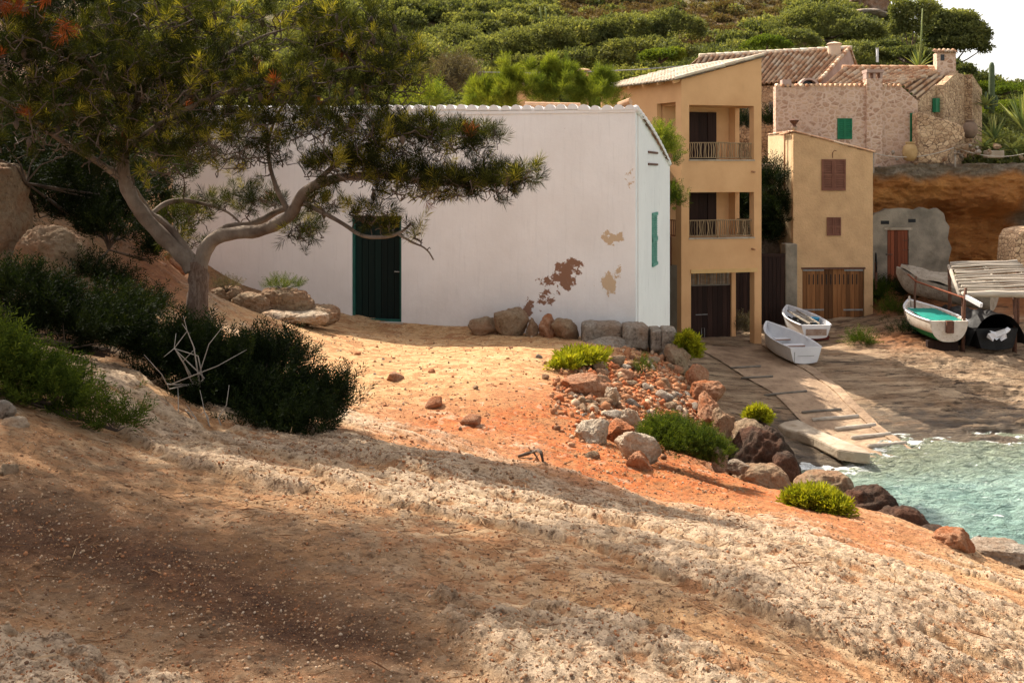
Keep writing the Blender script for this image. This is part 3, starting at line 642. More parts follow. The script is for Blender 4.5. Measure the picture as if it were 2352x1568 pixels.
# scalloped whitewashed verge along the top of the front
nsc = int(L/.233); mb = MB()
for i in range(nsc):
    q = .12+i*.233+random.uniform(-.012, .012); r = .098+random.uniform(-.012, .012); dz = random.uniform(-.012, .012); zt_ = zf(q)+dz
    n = 7; V = []
    for k in (-.035, .36):
        for j in range(n): an = math.pi*j/(n-1); V.append(WF.p(q+r*1.15*math.cos(an), zt_-.035+r*1.15*math.sin(an), k))
    mb.add(V, [(j, j+1, j+n+1, j+n) for j in range(n-1)]+[tuple(range(n-1, -1, -1)), tuple(range(n, 2*n)), (0, n, 2*n-1, n-1)])
WF.box(mb, 0, L, 1.24, 1.30, -.02, -.002); mb.build('roof_edge', M['white_front'], hw, smooth=False)
mb = MB()
for i in range(14):
    a, b = DS*i/14+.02, DS*(i+1.15)/14; mb.tube([np.append(c0+su*a, zs_(a)+.0), np.append(c0+su*min(b, DS), zs_(min(b, DS))+.0)], [.075, .06], 8)
mb.build('verge_edge', M['white_side'], hw, smooth=True)
t = MB(); t.tube([WF.p(.35, 1.40, .1), WF.p(.1, 1.46, -.02)], [.06, .075], 8); t.build('loose_tile', M['tile'], hw); t = MB(); t.tube([WF.p(1.15, 1.41, .2), WF.p(2.3, 1.45, .2)], [.05, .05], 8); t.build('loose_tile', M['tile'], hw)
# door
mb = MB(); planks(WF, mb, dq0+.05, dq1-.05, dzb+.05, dzt-.05, .10, .15, 7); dr = mb.build('door', M['door_green'], hw)
mb = MB(); mb.tube([WF.p(dq0+.17, dzb+1.06, .10), WF.p(dq0+.17, dzb+1.06, .05), WF.p(dq0+.06, dzb+1.06, .045)], .011, 6); mb.build('handle', M['steel'], dr)
mb = MB(); WF.box(mb, dq0+.002, dq0+.05, dzb+.05, dzt, .04, .17); WF.box(mb, dq1-.05, dq1-.002, dzb+.05, dzt, .04, .17); WF.box(mb, dq0+.002, dq1-.002, dzb+.003, dzb+.05, .03, .2); mb.build('door_frame', M['frame_green'], hw)
mb = MB(); WF.box(mb, dq0-.05, dq1+.02, dzb-.16, dzb-.003, -.06, .3); mb.build('doorstep', M['slab'], hw)
# side window: narrow pierced green shutter
mb = MB(); n = 22
for i in range(n):
    z = sz[0]+(sz[1]-sz[0])*(i+.5)/n; WS_.box(mb, sw0+.05, sw1-.05, z-.013, z+.010, -.03, .0)
for a in (0, .24, .48, .7): WS_.box(mb, sw0+.0+a*(sw1-sw0), sw0+.05+a*(sw1-sw0), sz[0], sz[1], -.035, .01)
WS_.box(mb, sw0-.0, sw1, sz[0]-.02, sz[0]+.05, -.04, .01); WS_.box(mb, sw0, sw1, sz[1]-.05, sz[1]+.02, -.04, .01); WS_.box(mb, sw0, sw1, (sz[0]+sz[1])/2-.05, (sz[0]+sz[1])/2+.05, -.035, .01)
mb.build('shutter', M['pale_green'], hw, smooth=False)
mb = MB(); WS_.box(mb, sw0, sw1, sz[0], sz[1], .1, .13); mb.build('window_recess', M['glass_dark'], hw)
for px_, py_ in ((1500, 350), (1500, 377)):
    mb = MB(); a = WS_.at(px_-12); b = WS_.at(px_+9); z = WS_.at(px_, py_)[1]; WS_.box(mb, a, b, z-.03, z+.015, -.03, -.001); mb.build('wall_ledge', M['iron'], hw)

# --- ochre house with three storeys
A2 = W(1565, 795, 37)[:2]; B2 = W(1749, 795, 37.8)[:2]; yu = nrm(B2-A2); ys_ = nrm([-.5, .866]); WID = np.linalg.norm(B2-A2); DEP = 5.2; GB = -6.9
YF = Wall(A2, yu, ys_*.25); YL = Wall(A2+ys_*.25, ys_, nrm([.866, .5])*.22); YR = Wall(B2+ys_*.25, ys_, nrm([-.866, -.5])*.22); YB = Wall(A2+ys_*1.47, yu, ys_*.2)
hy_ = thing('ochre_house', 'tall narrow ochre house with stick railed balconies over an open boat garage', 'house', (A2[0], A2[1], -6.4))
topf = lambda q: 3.51+(4.40-3.51)*q/WID
def rect(wl, x0, x1, y0, y1): a, b = wl.at(x0), wl.at(x1); return (min(a, b), max(a, b), wl.at(x0, y1)[1], wl.at(x0, y0)[1])
r1 = rect(YF, 1583, 1732, 241, 366.5); r2 = rect(YF, 1583, 1732, 442, 547); r3 = rect(YF, 1587, 1733, 627, 793); r3 = (r3[0], r3[1], GB-.1, r3[3])
r3h = (r3[0], r3[1], GB, r3[3])
mb = MB(); YF.panel(mb, 0, WID, GB, topf, [r1, r2, r3h], .25); mb.build('front_wall', M['yellow'], hy_)
l1 = rect(YL, 1508, 1557, 239, 362); l2 = rect(YL, 1508, 1556, 415, 552)
l1 = (.08, 1.2, r1[2], l1[3]); l2 = (.08, 1.2, r2[2], l2[3])
mb = MB(); YL.panel(mb, 0, DEP-.25, -3.4, lambda q: 3.51, [l1, l2, (2.55, 3.0, 1.2, 2.0)], .22); mb.build('side_wall', M['yellow'], hy_)
mb = MB(); YL.panel(mb, 0, DEP-.25, GB, lambda q: -3.404, [], .20); mb.build('lower_side_wall', M['greywall'], hy_)
rr = [(.08, .95, r1[2], r1[3]-.02), (.08, .95, r2[2], r2[3]-.02), (.08, 1.15, GB, r3[3]-.02)]
mb = MB(); YR.panel(mb, 0, DEP-.25, GB, lambda q: 4.38, rr, .22); mb.build('far_side_wall', M['yellow'], hy_)
mb = MB(); t_ = .23; YB.panel(mb, .25, WID-.25, GB, lambda q: 3.3, [], .2)
mb.build('inner_wall', M['yellow'], hy_)
for k, r in enumerate((r1, r2)):       # balcony floors and ceilings
    mb = MB(); mb.prism([np.append(A2+yu*.23+ys_*.252, r[2]-.16), np.append(B2-yu*.23+ys_*.252, r[2]-.16), np.append(B2-yu*.23+ys_*1.468, r[2]-.16), np.append(A2+yu*.23+ys_*1.468, r[2]-.16)], (0, 0, .15))
    mb.build('balcony_floor', M['yellow'], hy_); mb = MB()
    mb.prism([np.append(A2+yu*.23+ys_*.252, r[3]+.02), np.append(B2-yu*.23+ys_*.252, r[3]+.02), np.append(B2-yu*.23+ys_*1.468, r[3]+.02), np.append(A2+yu*.23+ys_*1.468, r[3]+.02)], (0, 0, .12))
    mb.build('balcony_ceiling', M['yellow'], hy_)
    mb = MB(); YF.box(mb, r[0]-.02, r[1]+.02, r[2]-.05, r[2]+.004, -.035, .27); mb.build('balcony_sill', M['slab'], hy_)
    # shuttered door on the inner wall
    a = YB.at(1560); b = YB.at(1643); zt = YB.at(1600, 258 if k == 0 else 442)[1]; zt = min(zt, r[3]-.02)
    mb = MB(); n = 4
    for i in range(n): YB.box(mb, a+(b-a)*i/n+.01, a+(b-a)*(i+1)/n-.01, r[2]+.02, zt, -.06-.02*(i % 2), -.004, .3+.3*(i % 2))
    mb.build('balcony_door', M['wood_dark'], hy_)
    # crooked stick railing
    rz0, rz1 = r[2]+.07, YF.at(1600, 328 if k == 0 else 507)[1]
    mb = MB()
    mb.tube([YF.p(r[0], rz1, .12), YF.p((r[0]+r[1])/2, rz1+.01, .12), YF.p(r[1], rz1-.01, .12)], .022, 6, wob=.1)
    mb.tube([YF.p(r[0], rz0, .12), YF.p(r[1], rz0, .12)], .020, 6); mb.tube([YF.p(r[0]+1.27, rz0-.07, .14), YF.p(r[0]+1.27, rz1+.04, .14)], .028, 6)
    x = r[0]+.05
    while x < r[1]-.03:
        bx = random.uniform(-.035, .035); b2 = random.uniform(-.03, .03); g = random.uniform(.013, .022)
        mb.tube([YF.p(x, rz0, .12), YF.p(x+bx, rz0+(rz1-rz0)*.35, .12), YF.p(x+b2, rz0+(rz1-rz0)*.7, .12), YF.p(x+random.uniform(-.02, .02), rz1, .12)], g, 5, random.random()); x += random.uniform(.07, .105)
    mb.build('railing', M['wood_rail'], hy_)
    mb = MB(); ll = (l1, l2)[k]; z1 = rz1
    mb.tube([YL.p(ll[0], z1, .1), YL.p(ll[1], z1, .1)], .02, 6); mb.tube([YL.p(ll[0], rz0, .1), YL.p(ll[1], rz0, .1)], .02, 6)
    x = ll[0]+.06
    while x < ll[1]: mb.tube([YL.p(x, rz0, .1), YL.p(x+random.uniform(-.03, .03), (rz0+z1)/2, .1), YL.p(x, z1, .1)], .016, 5, random.random()); x += .1
    mb.build('side_railing', M['wood_red' if k else 'wood_rail'], hy_)
    mb = MB(); mb.tube([YR.p(.1, rz1, .1), YR.p(.95, rz1, .1)], .02, 6); mb.tube([YR.p(.1, rz0, .1), YR.p(.95, rz0, .1)], .02, 6)
    for x in np.arange(.16, .95, .1): mb.tube([YR.p(x, rz0, .1), YR.p(x+random.uniform(-.03, .03), (rz0+rz1)/2, .1), YR.p(x, rz1, .1)], .016, 5, random.random())
    mb.build('end_railing', M['wood_rail'], hy_)
mb = MB(); YF.box(mb, r3[0]-.02, r3[1]+.10, r3[3]-.02, r3[3]+.13, -.04, .12); mb.build('garage_lintel', pm('pale_ochre_paint', (.62, .38, .15), (.66, .42, .18), 4), hy_)
gz = YB.at(1640, 655)[1]; ga, gb = YB.at(1575), YB.at(1680); gf_ = -6.42
mb = MB(); planks(YB, mb, ga, gb, gf_+.03, gz, -.07, -.004, 9); gd = mb.build('garage_door', M['wood_dark'], hy_)
mb = MB(); z = YB.at(1600, 722)[1]; YB.box(mb, YB.at(1595), YB.at(1622), z-.012, z+.012, -.09, -.072); mb.build('bolt', M['steel'], gd); mb = MB(); a = YB.at(1611)
mb.tube([YB.p(a-.06, gf_+.05, -.1), YB.p(a-.06, gf_+.45, -.1), YB.p(a+.06, gf_+.45, -.1), YB.p(a+.06, gf_+.05, -.1)], .012, 5); mb.build('handle', M['steel'], gd)
mb = MB(); x = ga
while x < gb-.02: mb.tube([YB.p(x, gz+.02, -.05), YB.p(x+random.uniform(-.02, .02), gz+.28, -.05), YB.p(x+random.uniform(-.02, .02), YB.at(1640, 628)[1]+.1, -.05)], random.uniform(.012, .02), 5, random.random()); x += random.uniform(.04, .055)
YB.box(mb, ga, gb, gz, gz+.04, -.08, -.004, .1); mb.build('stick_screen', M['wood_grey'], hy_)
mb = MB(); mb.prism([np.append(A2+ys_*.2+yu*-.0, gf_-.2), np.append(B2+ys_*.2, gf_-.2), np.append(B2+ys_*1.6, gf_-.2), np.append(A2+ys_*1.6, gf_-.2)], (0, 0, .21)); mb.build('garage_floor', M['concrete'], hy_)
# roof, rafters, spouts, small fixtures
e0 = np.append(A2, 3.60); e1 = np.append(A2+ys_*(DEP+.1), 3.60); r0_ = np.append(B2, 4.47); r1_ = np.append(B2+ys_*(DEP+.1), 4.47); ov = nrm([-.866, -.5])
ee0 = e0+np.append(ov*.38, -.11)-np.append(ys_*.10, 0); ee1 = e1+np.append(ov*.38, -.11)
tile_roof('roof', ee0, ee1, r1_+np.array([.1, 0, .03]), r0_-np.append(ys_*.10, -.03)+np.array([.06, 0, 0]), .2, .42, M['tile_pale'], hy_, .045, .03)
mb = MB(); ridge_tiles(mb, ee0+np.array([0, 0, .06]), r0_-np.append(ys_*.08, -.07), .06, .4); mb.build('verge_tiles', M['tile_pale'], hy_)
for i in range(6):
    q = .1+i*.92; mb = MB(); mb.bar(np.append(A2+ys_*q, 3.50), np.append(A2+ys_*q+ov*.32, 3.42), .09, .12); mb.build('rafter_end', M['yellow'], hy_, bevel=.01)
for py_ in (394, 571):
    q, z = YF.at(1727, py_); mb = MB(); mb.tube([YF.p(q, z, .02), YF.p(q, z-.03, -.16)], .035, 8); mb.build('spout', M['terracotta'], hy_)
mb = MB(); YL.box(mb, 2.53, 3.02, 1.18, 2.02, -.03, .02); mb.build('window_frame', M['white_front'], hy_)
mb = MB(); YL.box(mb, 2.62, 2.93, 1.27, 1.93, -.045, -.03); mb.build('side_shutter', M['wood_red'], hy_)
mb = MB(); zt = YL.at(1550, 552)[1]; planks(YL, mb, .28, .95, zt-.95, zt+.15, -.12, -.03, 4); mb.build('side_hatch', M['wood_red'], hy_)
zz_ = YL.at(1550, 450)[1]; mb = MB(); mb.hexa([YL.p(-.15, zz_-.03, 0), YL.p(1.0, zz_-.03, 0), YL.p(1.0, zz_-.1, -.35), YL.p(-.15, zz_-.1, -.35), YL.p(-.15, zz_+.02, 0), YL.p(1.0, zz_+.02, 0), YL.p(1.0, zz_-.05, -.35), YL.p(-.15, zz_-.05, -.35)]); mb.build('door_canopy', M['tile'], hy_)
mb = MB(); zz_ = YL.at(1555, 452)[1]; planks(YL, mb, .5, 1.3, r2[2]-.1, zz_, -.10, -.02, 5); mb.build('side_shutter', M['wood_red'], hy_)
mb = MB(); planks(YL, mb, .62, 1.35, -5.9, YL.at(1545, 678)[1], -.06, -.003, 4); mb.build('side_door', M['wood_red'], hy_)

# --- narrow stucco house to the right
T0 = W(1822, 730, 41.6)[:2]; T1 = W(2005, 730, 41.8)[:2]; tu = nrm(T1-T0); TW = np.linalg.norm(T1-T0); TB = -6.7
TF = Wall(T0, tu, np.array([0., .3])); TL = Wall(T0+np.array([0, .3]), np.array([-.03, 1]), np.array([.3, 0.])); TR = Wall(T1+np.array([0, .3]), np.array([.05, 1]), np.array([-.3, 0.]))
ht = thing('stucco_house', 'narrow two storey sand coloured stucco house with brown shutters and wide plank door', 'house', (T0[0], T0[1], -6.1))
zl = TF.at(1823, 302)[1]; zr = TF.at(2004, 350)[1]; zl2 = zl
tp = lambda q: zl+(zr-zl)*(q/TW)
g1 = rect(TF, 1843, 1985, 617, 733); mb = MB(); TF.panel(mb, 0, TW, TB, tp, [(g1[0], g1[1], TB, g1[3])], .3); mb.build('front_wall', M['stucco'], ht)
mb = MB(); TL.panel(mb, 0, 3.4, TB, lambda q: zl, [], .3); mb.build('side_wall', plaster('sunlit_side_render', (.66, .50, .30), (.50, .36, .20), bs=.8, sc=2), ht)  # paler than the front: the sunlit side's brightness is put into the colour
mb = MB(); TR.panel(mb, 0, 3.4, TB, lambda q: zr-.02, [], .3); mb.build('far_side_wall', M['stucco'], ht)
tile_roof('roof', np.append(T1+[.12, -.04], zr+.01), np.append(T1+[.3, 3.75], zr+.01), np.append(T0+[-.12, 3.75], zl+.03), np.append(T0+[-.05, -.04], zl+.03), .22, .42, M['tile'], ht, .04, .02)
mb = MB(); ridge_tiles(mb, np.append(T0+[-.02, -.03], zl+.02), np.append(T1+[.05, -.03], zr+.02), .035, .4); mb.build('verge_tiles', M['tile'], ht)
pm_ = WF
for (x0, x1, y0, y1) in ((1887, 1942, 366, 438), (1899, 1931, 499, 541)):
    xm = (x0+x1)/2
    for a, b in ((x0, xm-.4), (xm+.4, x1)):
        mb = MB(); blind(TF, mb, a, b, y0, y1, 12 if y0 < 400 else 8, .06, .07 if y0 < 400 else .05); mb.build('shutter', M['shutter_brown'], ht)
mb = MB(); q0, q1 = g1[0], g1[1]; planks(TF, mb, q0+.02, q1-.02, -6.18, g1[3]-.03, .06, .12, 14); wd = mb.build('boat_door', M['wood_brown'], ht)
mb = MB()
for i in range(12): x = q0+.3+(q1-q0-.6)*i/11; z = TF.at(1900, 627)[1]; TF.box(mb, x-.018, x+.018, z-.48, z-.06, .045, .058)
mb.build('vent_slot', M['black'], wd)
for (xa, xb, y) in ((1845, 1893, 621), (1940, 1983, 621), (1845, 1893, 712), (1938, 1983, 712)):
    mb = MB(); TF.pbox(mb, xa, xb, y-2, y+1.5, .03, .045); mb.build('hinge', M['steel'], wd)
mb = MB(); TF.box(mb, q0-.05, q1+.05, g1[3]-.03, g1[3]+.05, -.02, .1); mb.build('door_rail', M['iron'], ht)
mb = MB(); c = np.append(T0+[.18, .5], zl); mb.lathe(c, [(.10, -.1), (.10, .16), (.14, .18), (.13, .2)], 14); mb.build('flue', M['slab'], ht, True)
mb = MB(); mb.lathe(c+[0, 0, .2], [(.11, 0), (.07, .1), (.20, .26), (.20, .30), (.03, .34)], 14); mb.build('flue_cowl', M['iron'], ht)
mb = MB(); q, z = TF.at(1912, 362); mb.tube([TF.p(q, z-.02, -.03), TF.p(q, z+.2, -.03), TF.p(q+.05, z+.3, -.1), TF.p(q+.12, z+.27, -.16)], .014, 6); mb.build('wall_hook', M['iron'], ht)
mb = MB(); mb.tube([TL.p(.02, zl-.06, -.10), TL.p(1.2, zl-.06, -.10)], .05, 8); mb.tube([TL.p(.6, zl-.06, -.1), TL.p(.6, zl-2.6, -.1)], .04, 8); mb.build('downpipe', M['terracotta'], ht, True)

# --- dark plank gate and pier between the two houses
GW = Wall(W(1640, 740, 41.2)[:2], [1, .02], np.array([0., .1]))
gt = thing('plank_gate', 'tall dark brown plank gate between the ochre house and the stucco house', 'gate', (9.5, 41.2, -6.3))
a, b = GW.at(1650), GW.at(1803); zt = GW.at(1780, 590)[1]
mb = MB(); planks(GW, mb, a, b, -6.4, zt, .0, .06, 16); mb.build('leaf', M['wood_dark'], gt)
mb = MB(); GW.box(mb, a-.1, b+.1, zt, zt+.14, -.03, .12); mb.build('lintel', M['wood_dark'], gt)
pw = MB(); GW.box(pw, b+.005, b+.50, -6.6, GW.at(1810, 560)[1], -.06, .6); tag(pw.build('gate_pier', M['cave_plaster'], None, bevel=.03), 'chalky plastered pier between the dark plank gate and the stucco house', 'pier')
# --- store built into the cave
CVW = Wall(W(2006, 640, 44.2)[:2], [1, .0], np.array([0., .35]))
cs = thing('cave_store', 'mouldy plastered cave front with a rusty red door under the orange cliff', 'store', tuple(W(2062, 640, 44.2)))
out = [(1990, 650), (1990, 505), (2020, 484), (2070, 478), (2120, 480), (2160, 486), (2178, 505), (2183, 560), (2180, 610), (2160, 650)]
d0_, d1_ = (2038, 2087), (528, 641)
mb = MB(); pts = [CVW.p(*CVW.at(*p)) for p in out]
dz1 = CVW.at(2050, 528)[1]; q0, q1 = CVW.at(2038), CVW.at(2087)
import bmesh
def poly_wall(mb, wl, poly, t):
    c = [wl.p(*wl.at(*p)) for p in poly]; mb.prism(c, (0, t, 0))
poly_wall(mb, CVW, [(1990, 660), (1990, 512), (2003, 498), (2012, 490), (2026, 486), (2038, 479), (2038, 660)], .35)
poly_wall(mb, CVW, [(2038, 528), (2038, 481), (2070, 478), (2087, 479), (2087, 528)], .35)
poly_wall(mb, CVW, [(2087, 660), (2087, 479), (2100, 483), (2118, 476), (2137, 482), (2152, 478), (2168, 490), (2172, 508), (2181, 520), (2177, 548), (2186, 570), (2179, 598), (2184, 622), (2168, 660)], .35)
mb.build('wall', M['cave_plaster'], cs)
mb = MB(); planks(CVW, mb, q0+.02, q1-.02, -4.9, dz1-.02, .03, .10, 6); dr = mb.build('door', M['wood_red'], cs)
for y in (552, 574, 606): mb = MB(); CVW.pbox(mb, 2074, 2088, y-1, y+1, .0, .03); mb.build('hinge', M['iron'], dr)
mb = MB(); CVW.pbox(mb, 2034, 2050, 583, 586, .0, .03); mb.build('latch', M['iron'], dr)
for xa, xb, ya, yb in ((2023, 2042, 507, 515), (2086, 2103, 503, 511)):
    mb = MB(); CVW.pbox(mb, xa, xb, ya, yb, -.012, -.003); mb.build('vent', M['black'], cs)
mb = MB(); CVW.pbox(mb, 2031, 2095, 523, 528, -.03, -.002); mb.build('lintel', M['slab'], cs)
# iron wheel leaning by the corner
wl_ = thing('iron_wheel', 'black iron winch wheel leaning beside the stucco house corner', 'wheel', tuple(W(2011, 640, 42.4)))
c = W(2012, 603, 42.6); mb = MB(); rad = .40
ax = nrm([.55, 0, 0]); rim = [c+rad*(math.cos(t)*np.array([.28, .9, 0])+math.sin(t)*np.array([0, 0, 1])) for t in np.linspace(0, 2*math.pi, 25)]
mb.tube(rim, .028, 6, cap=False)
for k in range(6): mb.tube([c, rim[k*4]], .014, 5)
mb.build('rim', M['black'], wl_, True)
mb = MB(); mb.bar(c, c+np.array([0, 0, -1.15]), .09, .09); mb.build('stand', M['iron'], wl_)

# --- stone houses on the upper terrace
def gable_house(): pass
s1 = thing('upper_stone_house', 'stone house with long pantile roof and round chimney, behind the ochre house', 'house', tuple(W(1780, 350, 49.5)))
SD = 49.5; e_l, e_r = W(1560, 203, SD-.3), W(1845, 197, SD-.3); rg_l, rg_r = W(1606, 131, SD+4.2), W(1950, 112, SD+4.2)
ev_r = W(1880, 188, SD-.3)
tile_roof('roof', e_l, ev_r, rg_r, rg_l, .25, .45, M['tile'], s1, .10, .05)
mb = MB(); ridge_tiles(mb, rg_l+[0, 0, .04], rg_r+[.1, 0, .04], .13, .45); mb.build('ridge_tiles', M['tile_pale'], s1, True)
SF = Wall(e_l[:2]+[0, .3], [1, 0], np.array([0, .4])); mb = MB(); SF.panel(mb, 0, ev_r[0]-e_l[0]-.1, -.5, lambda q: e_l[2]+(ev_r[2]-e_l[2])*q/(ev_r[0]-e_l[0])-.06, [], .4); mb.build('wall', M['masonry_open'], s1)
gbk = np.array([rg_r[0]+2.2, SD+8.4, rg_r[2]-1.9])
mb = MB(); lo = -.5; g = [ev_r-[.12, 0, .08], rg_r-[.12, 0, .08], gbk-[.12, 0, .05]]
mb.add([(g[0][0], g[0][1]+.3, lo), (g[1][0], g[1][1], lo), (g[2][0], g[2][1], lo), tuple(g[0]+[0, .3, .1]), tuple(g[1]), tuple(g[2])], [(0, 1, 4, 3), (1, 2, 5, 4)]); gw = mb.build('gable_wall', M['pink_plaster'], s1); md = gw.modifiers.new('s', 'SOLIDIFY'); md.thickness = .3; md.offset = 0
tile_roof('rear_roof', gbk+[.1, 0, 0], gbk+[-12, 0, -.2], rg_l, rg_r+[.1, 0, 0], .25, .45, M['tile'], s1)
mb = MB(); ridge_tiles(mb, ev_r+[.02, 0, .03], rg_r+[.02, 0, .05], .10, .45); ridge_tiles(mb, rg_r+[.02, 0, .05], gbk+[.12, 0, .05], .10, .45); mb.build('verge_tiles', M['tile'], s1, True)
c = W(1916, 117, SD+3.4); mb = MB(); mb.lathe(c-[0, 0, .3], [(.34, 0), (.34, .55), (.37, .62)], 16); mb.lathe(c, [(.39, .32), (.41, .36), (.28, .42), (.05, .47)], 16); mb.build('chimney', plaster('chimney_render', (.66, .50, .36), (.5, .36, .26), bs=.4), s1)
for (x0, x1, y0, y1) in ((1766, 1780, 234, 263), (1692, 1712, 232, 252)):
    mb = MB(); SF.pbox(mb, x0, x1, y0, y1, -.03, -.004); mb.build('window', pm('faded_shutter', (.22, .17, .15), (.30, .24, .21), 8), s1)

s2 = thing('lower_stone_house', 'pinkish rubble stone house with green shutters and a square tile capped chimney', 'house', tuple(W(1950, 370, 46)))
SF2 = Wall(W(1782, 370, 46)[:2], [1, 0], np.array([0, .45])); q_ = lambda px: SF2.at(px)
zt = SF2.at(1850, 198)[1]; qb, qc = q_(2069), q_(2108); zc_ = SF2.at(2107, 232)[1]
def tp2(q): return zt if q < qb else zt+(zc_-zt)*(q-qb)/(qc-qb)
arch = rect(SF2, 1842, 1876, 183, 198)
mb = MB(); SF2.panel(mb, 0, qb, -1.5, lambda q: zt, [rect(SF2, 1923, 1957, 272, 320)], .45); SF2.panel(mb, qb, qc, -1.5, tp2, [], .45); mb.build('front_wall', M['masonry'], s2)
mb = MB(); SF2.pbox(mb, 1923, 1957, 272, 320, .1, .14); mb.build('window', M['glass_dark'], s2)
for a, b in ((1923.3, 1939.7), (1940.3, 1956.7)):
    mb = MB(); blind(SF2, mb, a, b, 272.5, 319.5, 9, .05, .05); mb.build('shutter', M['shutter_green'], s2)
mb = MB()
for k in range(34): q = .1+k*.225; (q < qb) and mb.tube([SF2.p(q, zt+.02, -.06), SF2.p(q, zt+.06, .3)], [.075, .09], 8, random.random())
mb.build('parapet_tiles', M['tile'], s2)
# arched vent hood beside the parapet
a0 = W(1859, 198, 46.2); mb = MB(); V = []; n = 9
for k in (0, .5):
    for r in (.35, .46):
        for j in range(n): an = math.pi*j/(n-1); V.append((a0[0]+r*math.cos(an), a0[1]+k, a0[2]+r*.85*math.sin(an)))
F = [(j, j+1, n+j+1, n+j) for j in range(n-1)]+[(n+j, n+j+1, 3*n+j+1, 3*n+j) for j in range(n-1)]+[(2*n+j, 2*n+j+1, j+1, j) for j in range(n-1)]
mb.add(V, F); mb.build('arch', M['pink_plaster'], s2)
mb = MB(); mb.prism([(a0[0]-.34, a0[1]+.3, a0[2]), (a0[0]+.34, a0[1]+.3, a0[2]), (a0[0]+.2, a0[1]+.3, a0[2]+.27), (a0[0]-.2, a0[1]+.3, a0[2]+.27)], (0, .05, 0)); mb.build('arch_recess', M['glass_dark'], s2)
mb = MB(); SF2.box(mb, q_(1797), q_(1818), zt-.05, zt+.30, .0, .4); mb.build('parapet_end', M['pink_plaster'], s2)
# pilaster chimney with slab cap
qa, qd = q_(1988), q_(2024); zc2 = SF2.at(2000, 169)[1]; mb = MB(); SF2.box(mb, qa, qd, -1.5, zc2-.25, -.16, .35); mb.build('pilaster', M['masonry'], s2)
mb = MB(); SF2.box(mb, qa-.02, qd+.05, zc2+.02, zc2+.16, -.24, .42)
for x in (qa+.04, (qa+qd)/2, qd-.04): SF2.box(mb, x-.05, x+.05, zc2-.25, zc2+.02, -.14, .3)
mb.build('pilaster_cap', M['pink_plaster'], s2)
# pantile roof between ridge and front, gable wall turned to the right, big chimney
RL, RR = W(1935, 157, 49.6), W(2186, 163, 49.6); EL = W(1888, 196, 46.3); ER = W(2106, 229, 46.0)
ELL = W(1880, 200, 46.3); pk = RR
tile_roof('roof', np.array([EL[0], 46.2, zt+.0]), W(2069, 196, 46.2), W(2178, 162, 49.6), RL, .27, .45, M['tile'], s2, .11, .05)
tile_roof('roof_corner', W(2069, 197, 46.2), ER, W(2184, 165, 49.6), W(2130, 159, 49.4), .24, .45, M['tile'], s2, .10, .05)
mb = MB(); ridge_tiles(mb, RL+[0, 0, .04], W(2152, 156, 49.6), .12, .45); mb.build('ridge_tiles', M['tile'], s2, True)
gA = W(2107, 231, 46.0); gP = W(2190, 150, 49.0); gQ = W(2216, 172, 50.2); gR = W(2239, 207, 51.4)
def zb_(p): return [p[0], p[1], -1.4]
mb = MB(); seq = [gA, W(2150, 196, 47.6), W(2184, 164, 49.0), gQ, gR]
for p, q in zip(seq[:-1], seq[1:]): mb.add([zb_(p), zb_(q), q, p], [(0, 1, 2, 3)])
gw = mb.build('gable_wall', M['masonry_open'], s2); md = gw.modifiers.new('s', 'SOLIDIFY'); md.thickness = .35; md.offset = 1
ca, cb = W(2152, 165, 48.9), W(2212, 165, 48.9); mb = MB(); z0, z1 = -(200-HZ)/FPX*48.9, -(120-HZ)/FPX*48.9
mb.hexa([(ca[0], 48.9, z0), (cb[0]-.35, 48.9, z0), (cb[0], 49.8, z0), (ca[0]+.2, 49.8, z0), (ca[0], 48.9, z1), (cb[0]-.35, 48.9, z1), (cb[0], 49.8, z1), (ca[0]+.2, 49.8, z1)]); mb.build('chimney', M['masonry'], s2)
tile_roof('chimney_cap', (ca[0]-.08, 48.75, z1-.02), (cb[0]-.3, 48.75, z1-.02), (cb[0]-.05, 49.7, z1+.22), (ca[0]+.1, 49.7, z1+.22), .2, .4, M['tile'], s2, .06)
mb = MB(); mb.box(ca[0]+.18, ca[0]+.36, 48.88, 48.95, z1-.42, z1-.12); mb.build('smoke_slot', M['glass_dark'], s2)
# right part: receding wall openings
GS = Wall(gA[:2], (W(2150, 196, 47.6)-gA)[:2], np.array([-.5, .5]))
mb = MB(); p0, p1 = W(2142, 226, 47.2), W(2151, 226, 47.55); n_ = np.array([.12, -.09, 0])
mb.hexa([p0+n_-[0, 0, .66], p1+n_-[0, 0, .66], p1-[0, 0, .66], p0-[0, 0, .66], p0+n_, p1+n_, p1, p0]); mb.build('small_shutter', M['shutter_green'], s2)
mb = MB(); p0, p1 = W(2090, 260, 45.9), W(2104, 260, 46.0); z_ = np.array([0, 0, 1.37]); y_ = np.array([0, .1, 0])
SF2.pbox(mb, 2090, 2104, 260, 328, -.06, -.003); 
for i in range(12):
    z = SF2.at(2090, 328)[1]+.1*i+.08; SF2.box(mb, q_(2091), q_(2103), z, z+.03, -.075, -.06)
mb.build('green_door', M['shutter_green'], s2)
# stair ramp wall
rw = thing('ramp_wall', 'rounded rubble stair wall beside the green door of the stone house', 'wall', tuple(W(2160, 330, 45.2)))
mb = MB(); mb.prism([W(*p, 45.2) for p in [(2108, 375), (2108, 258), (2130, 262), (2170, 275), (2200, 284), (2213, 292), (2217, 305), (2216, 318), (2190, 340), (2165, 375)]], (0, .7, 0)); mb.build('stonework', M['masonry_open'], rw, bevel=.06)
# terrace slab, low white parapet near the ochre house
mb = MB(); mb.prism([W(*p, 43.2) for p in [(1738, 375), (1738, 388), (1782, 388), (1782, 377)]], (0, 1.2, 0)); tag(mb.build('parapet_slab', M['slab'], None, bevel=.03), 'sunlit cream slab on the bank beside the ochre house', 'slab')
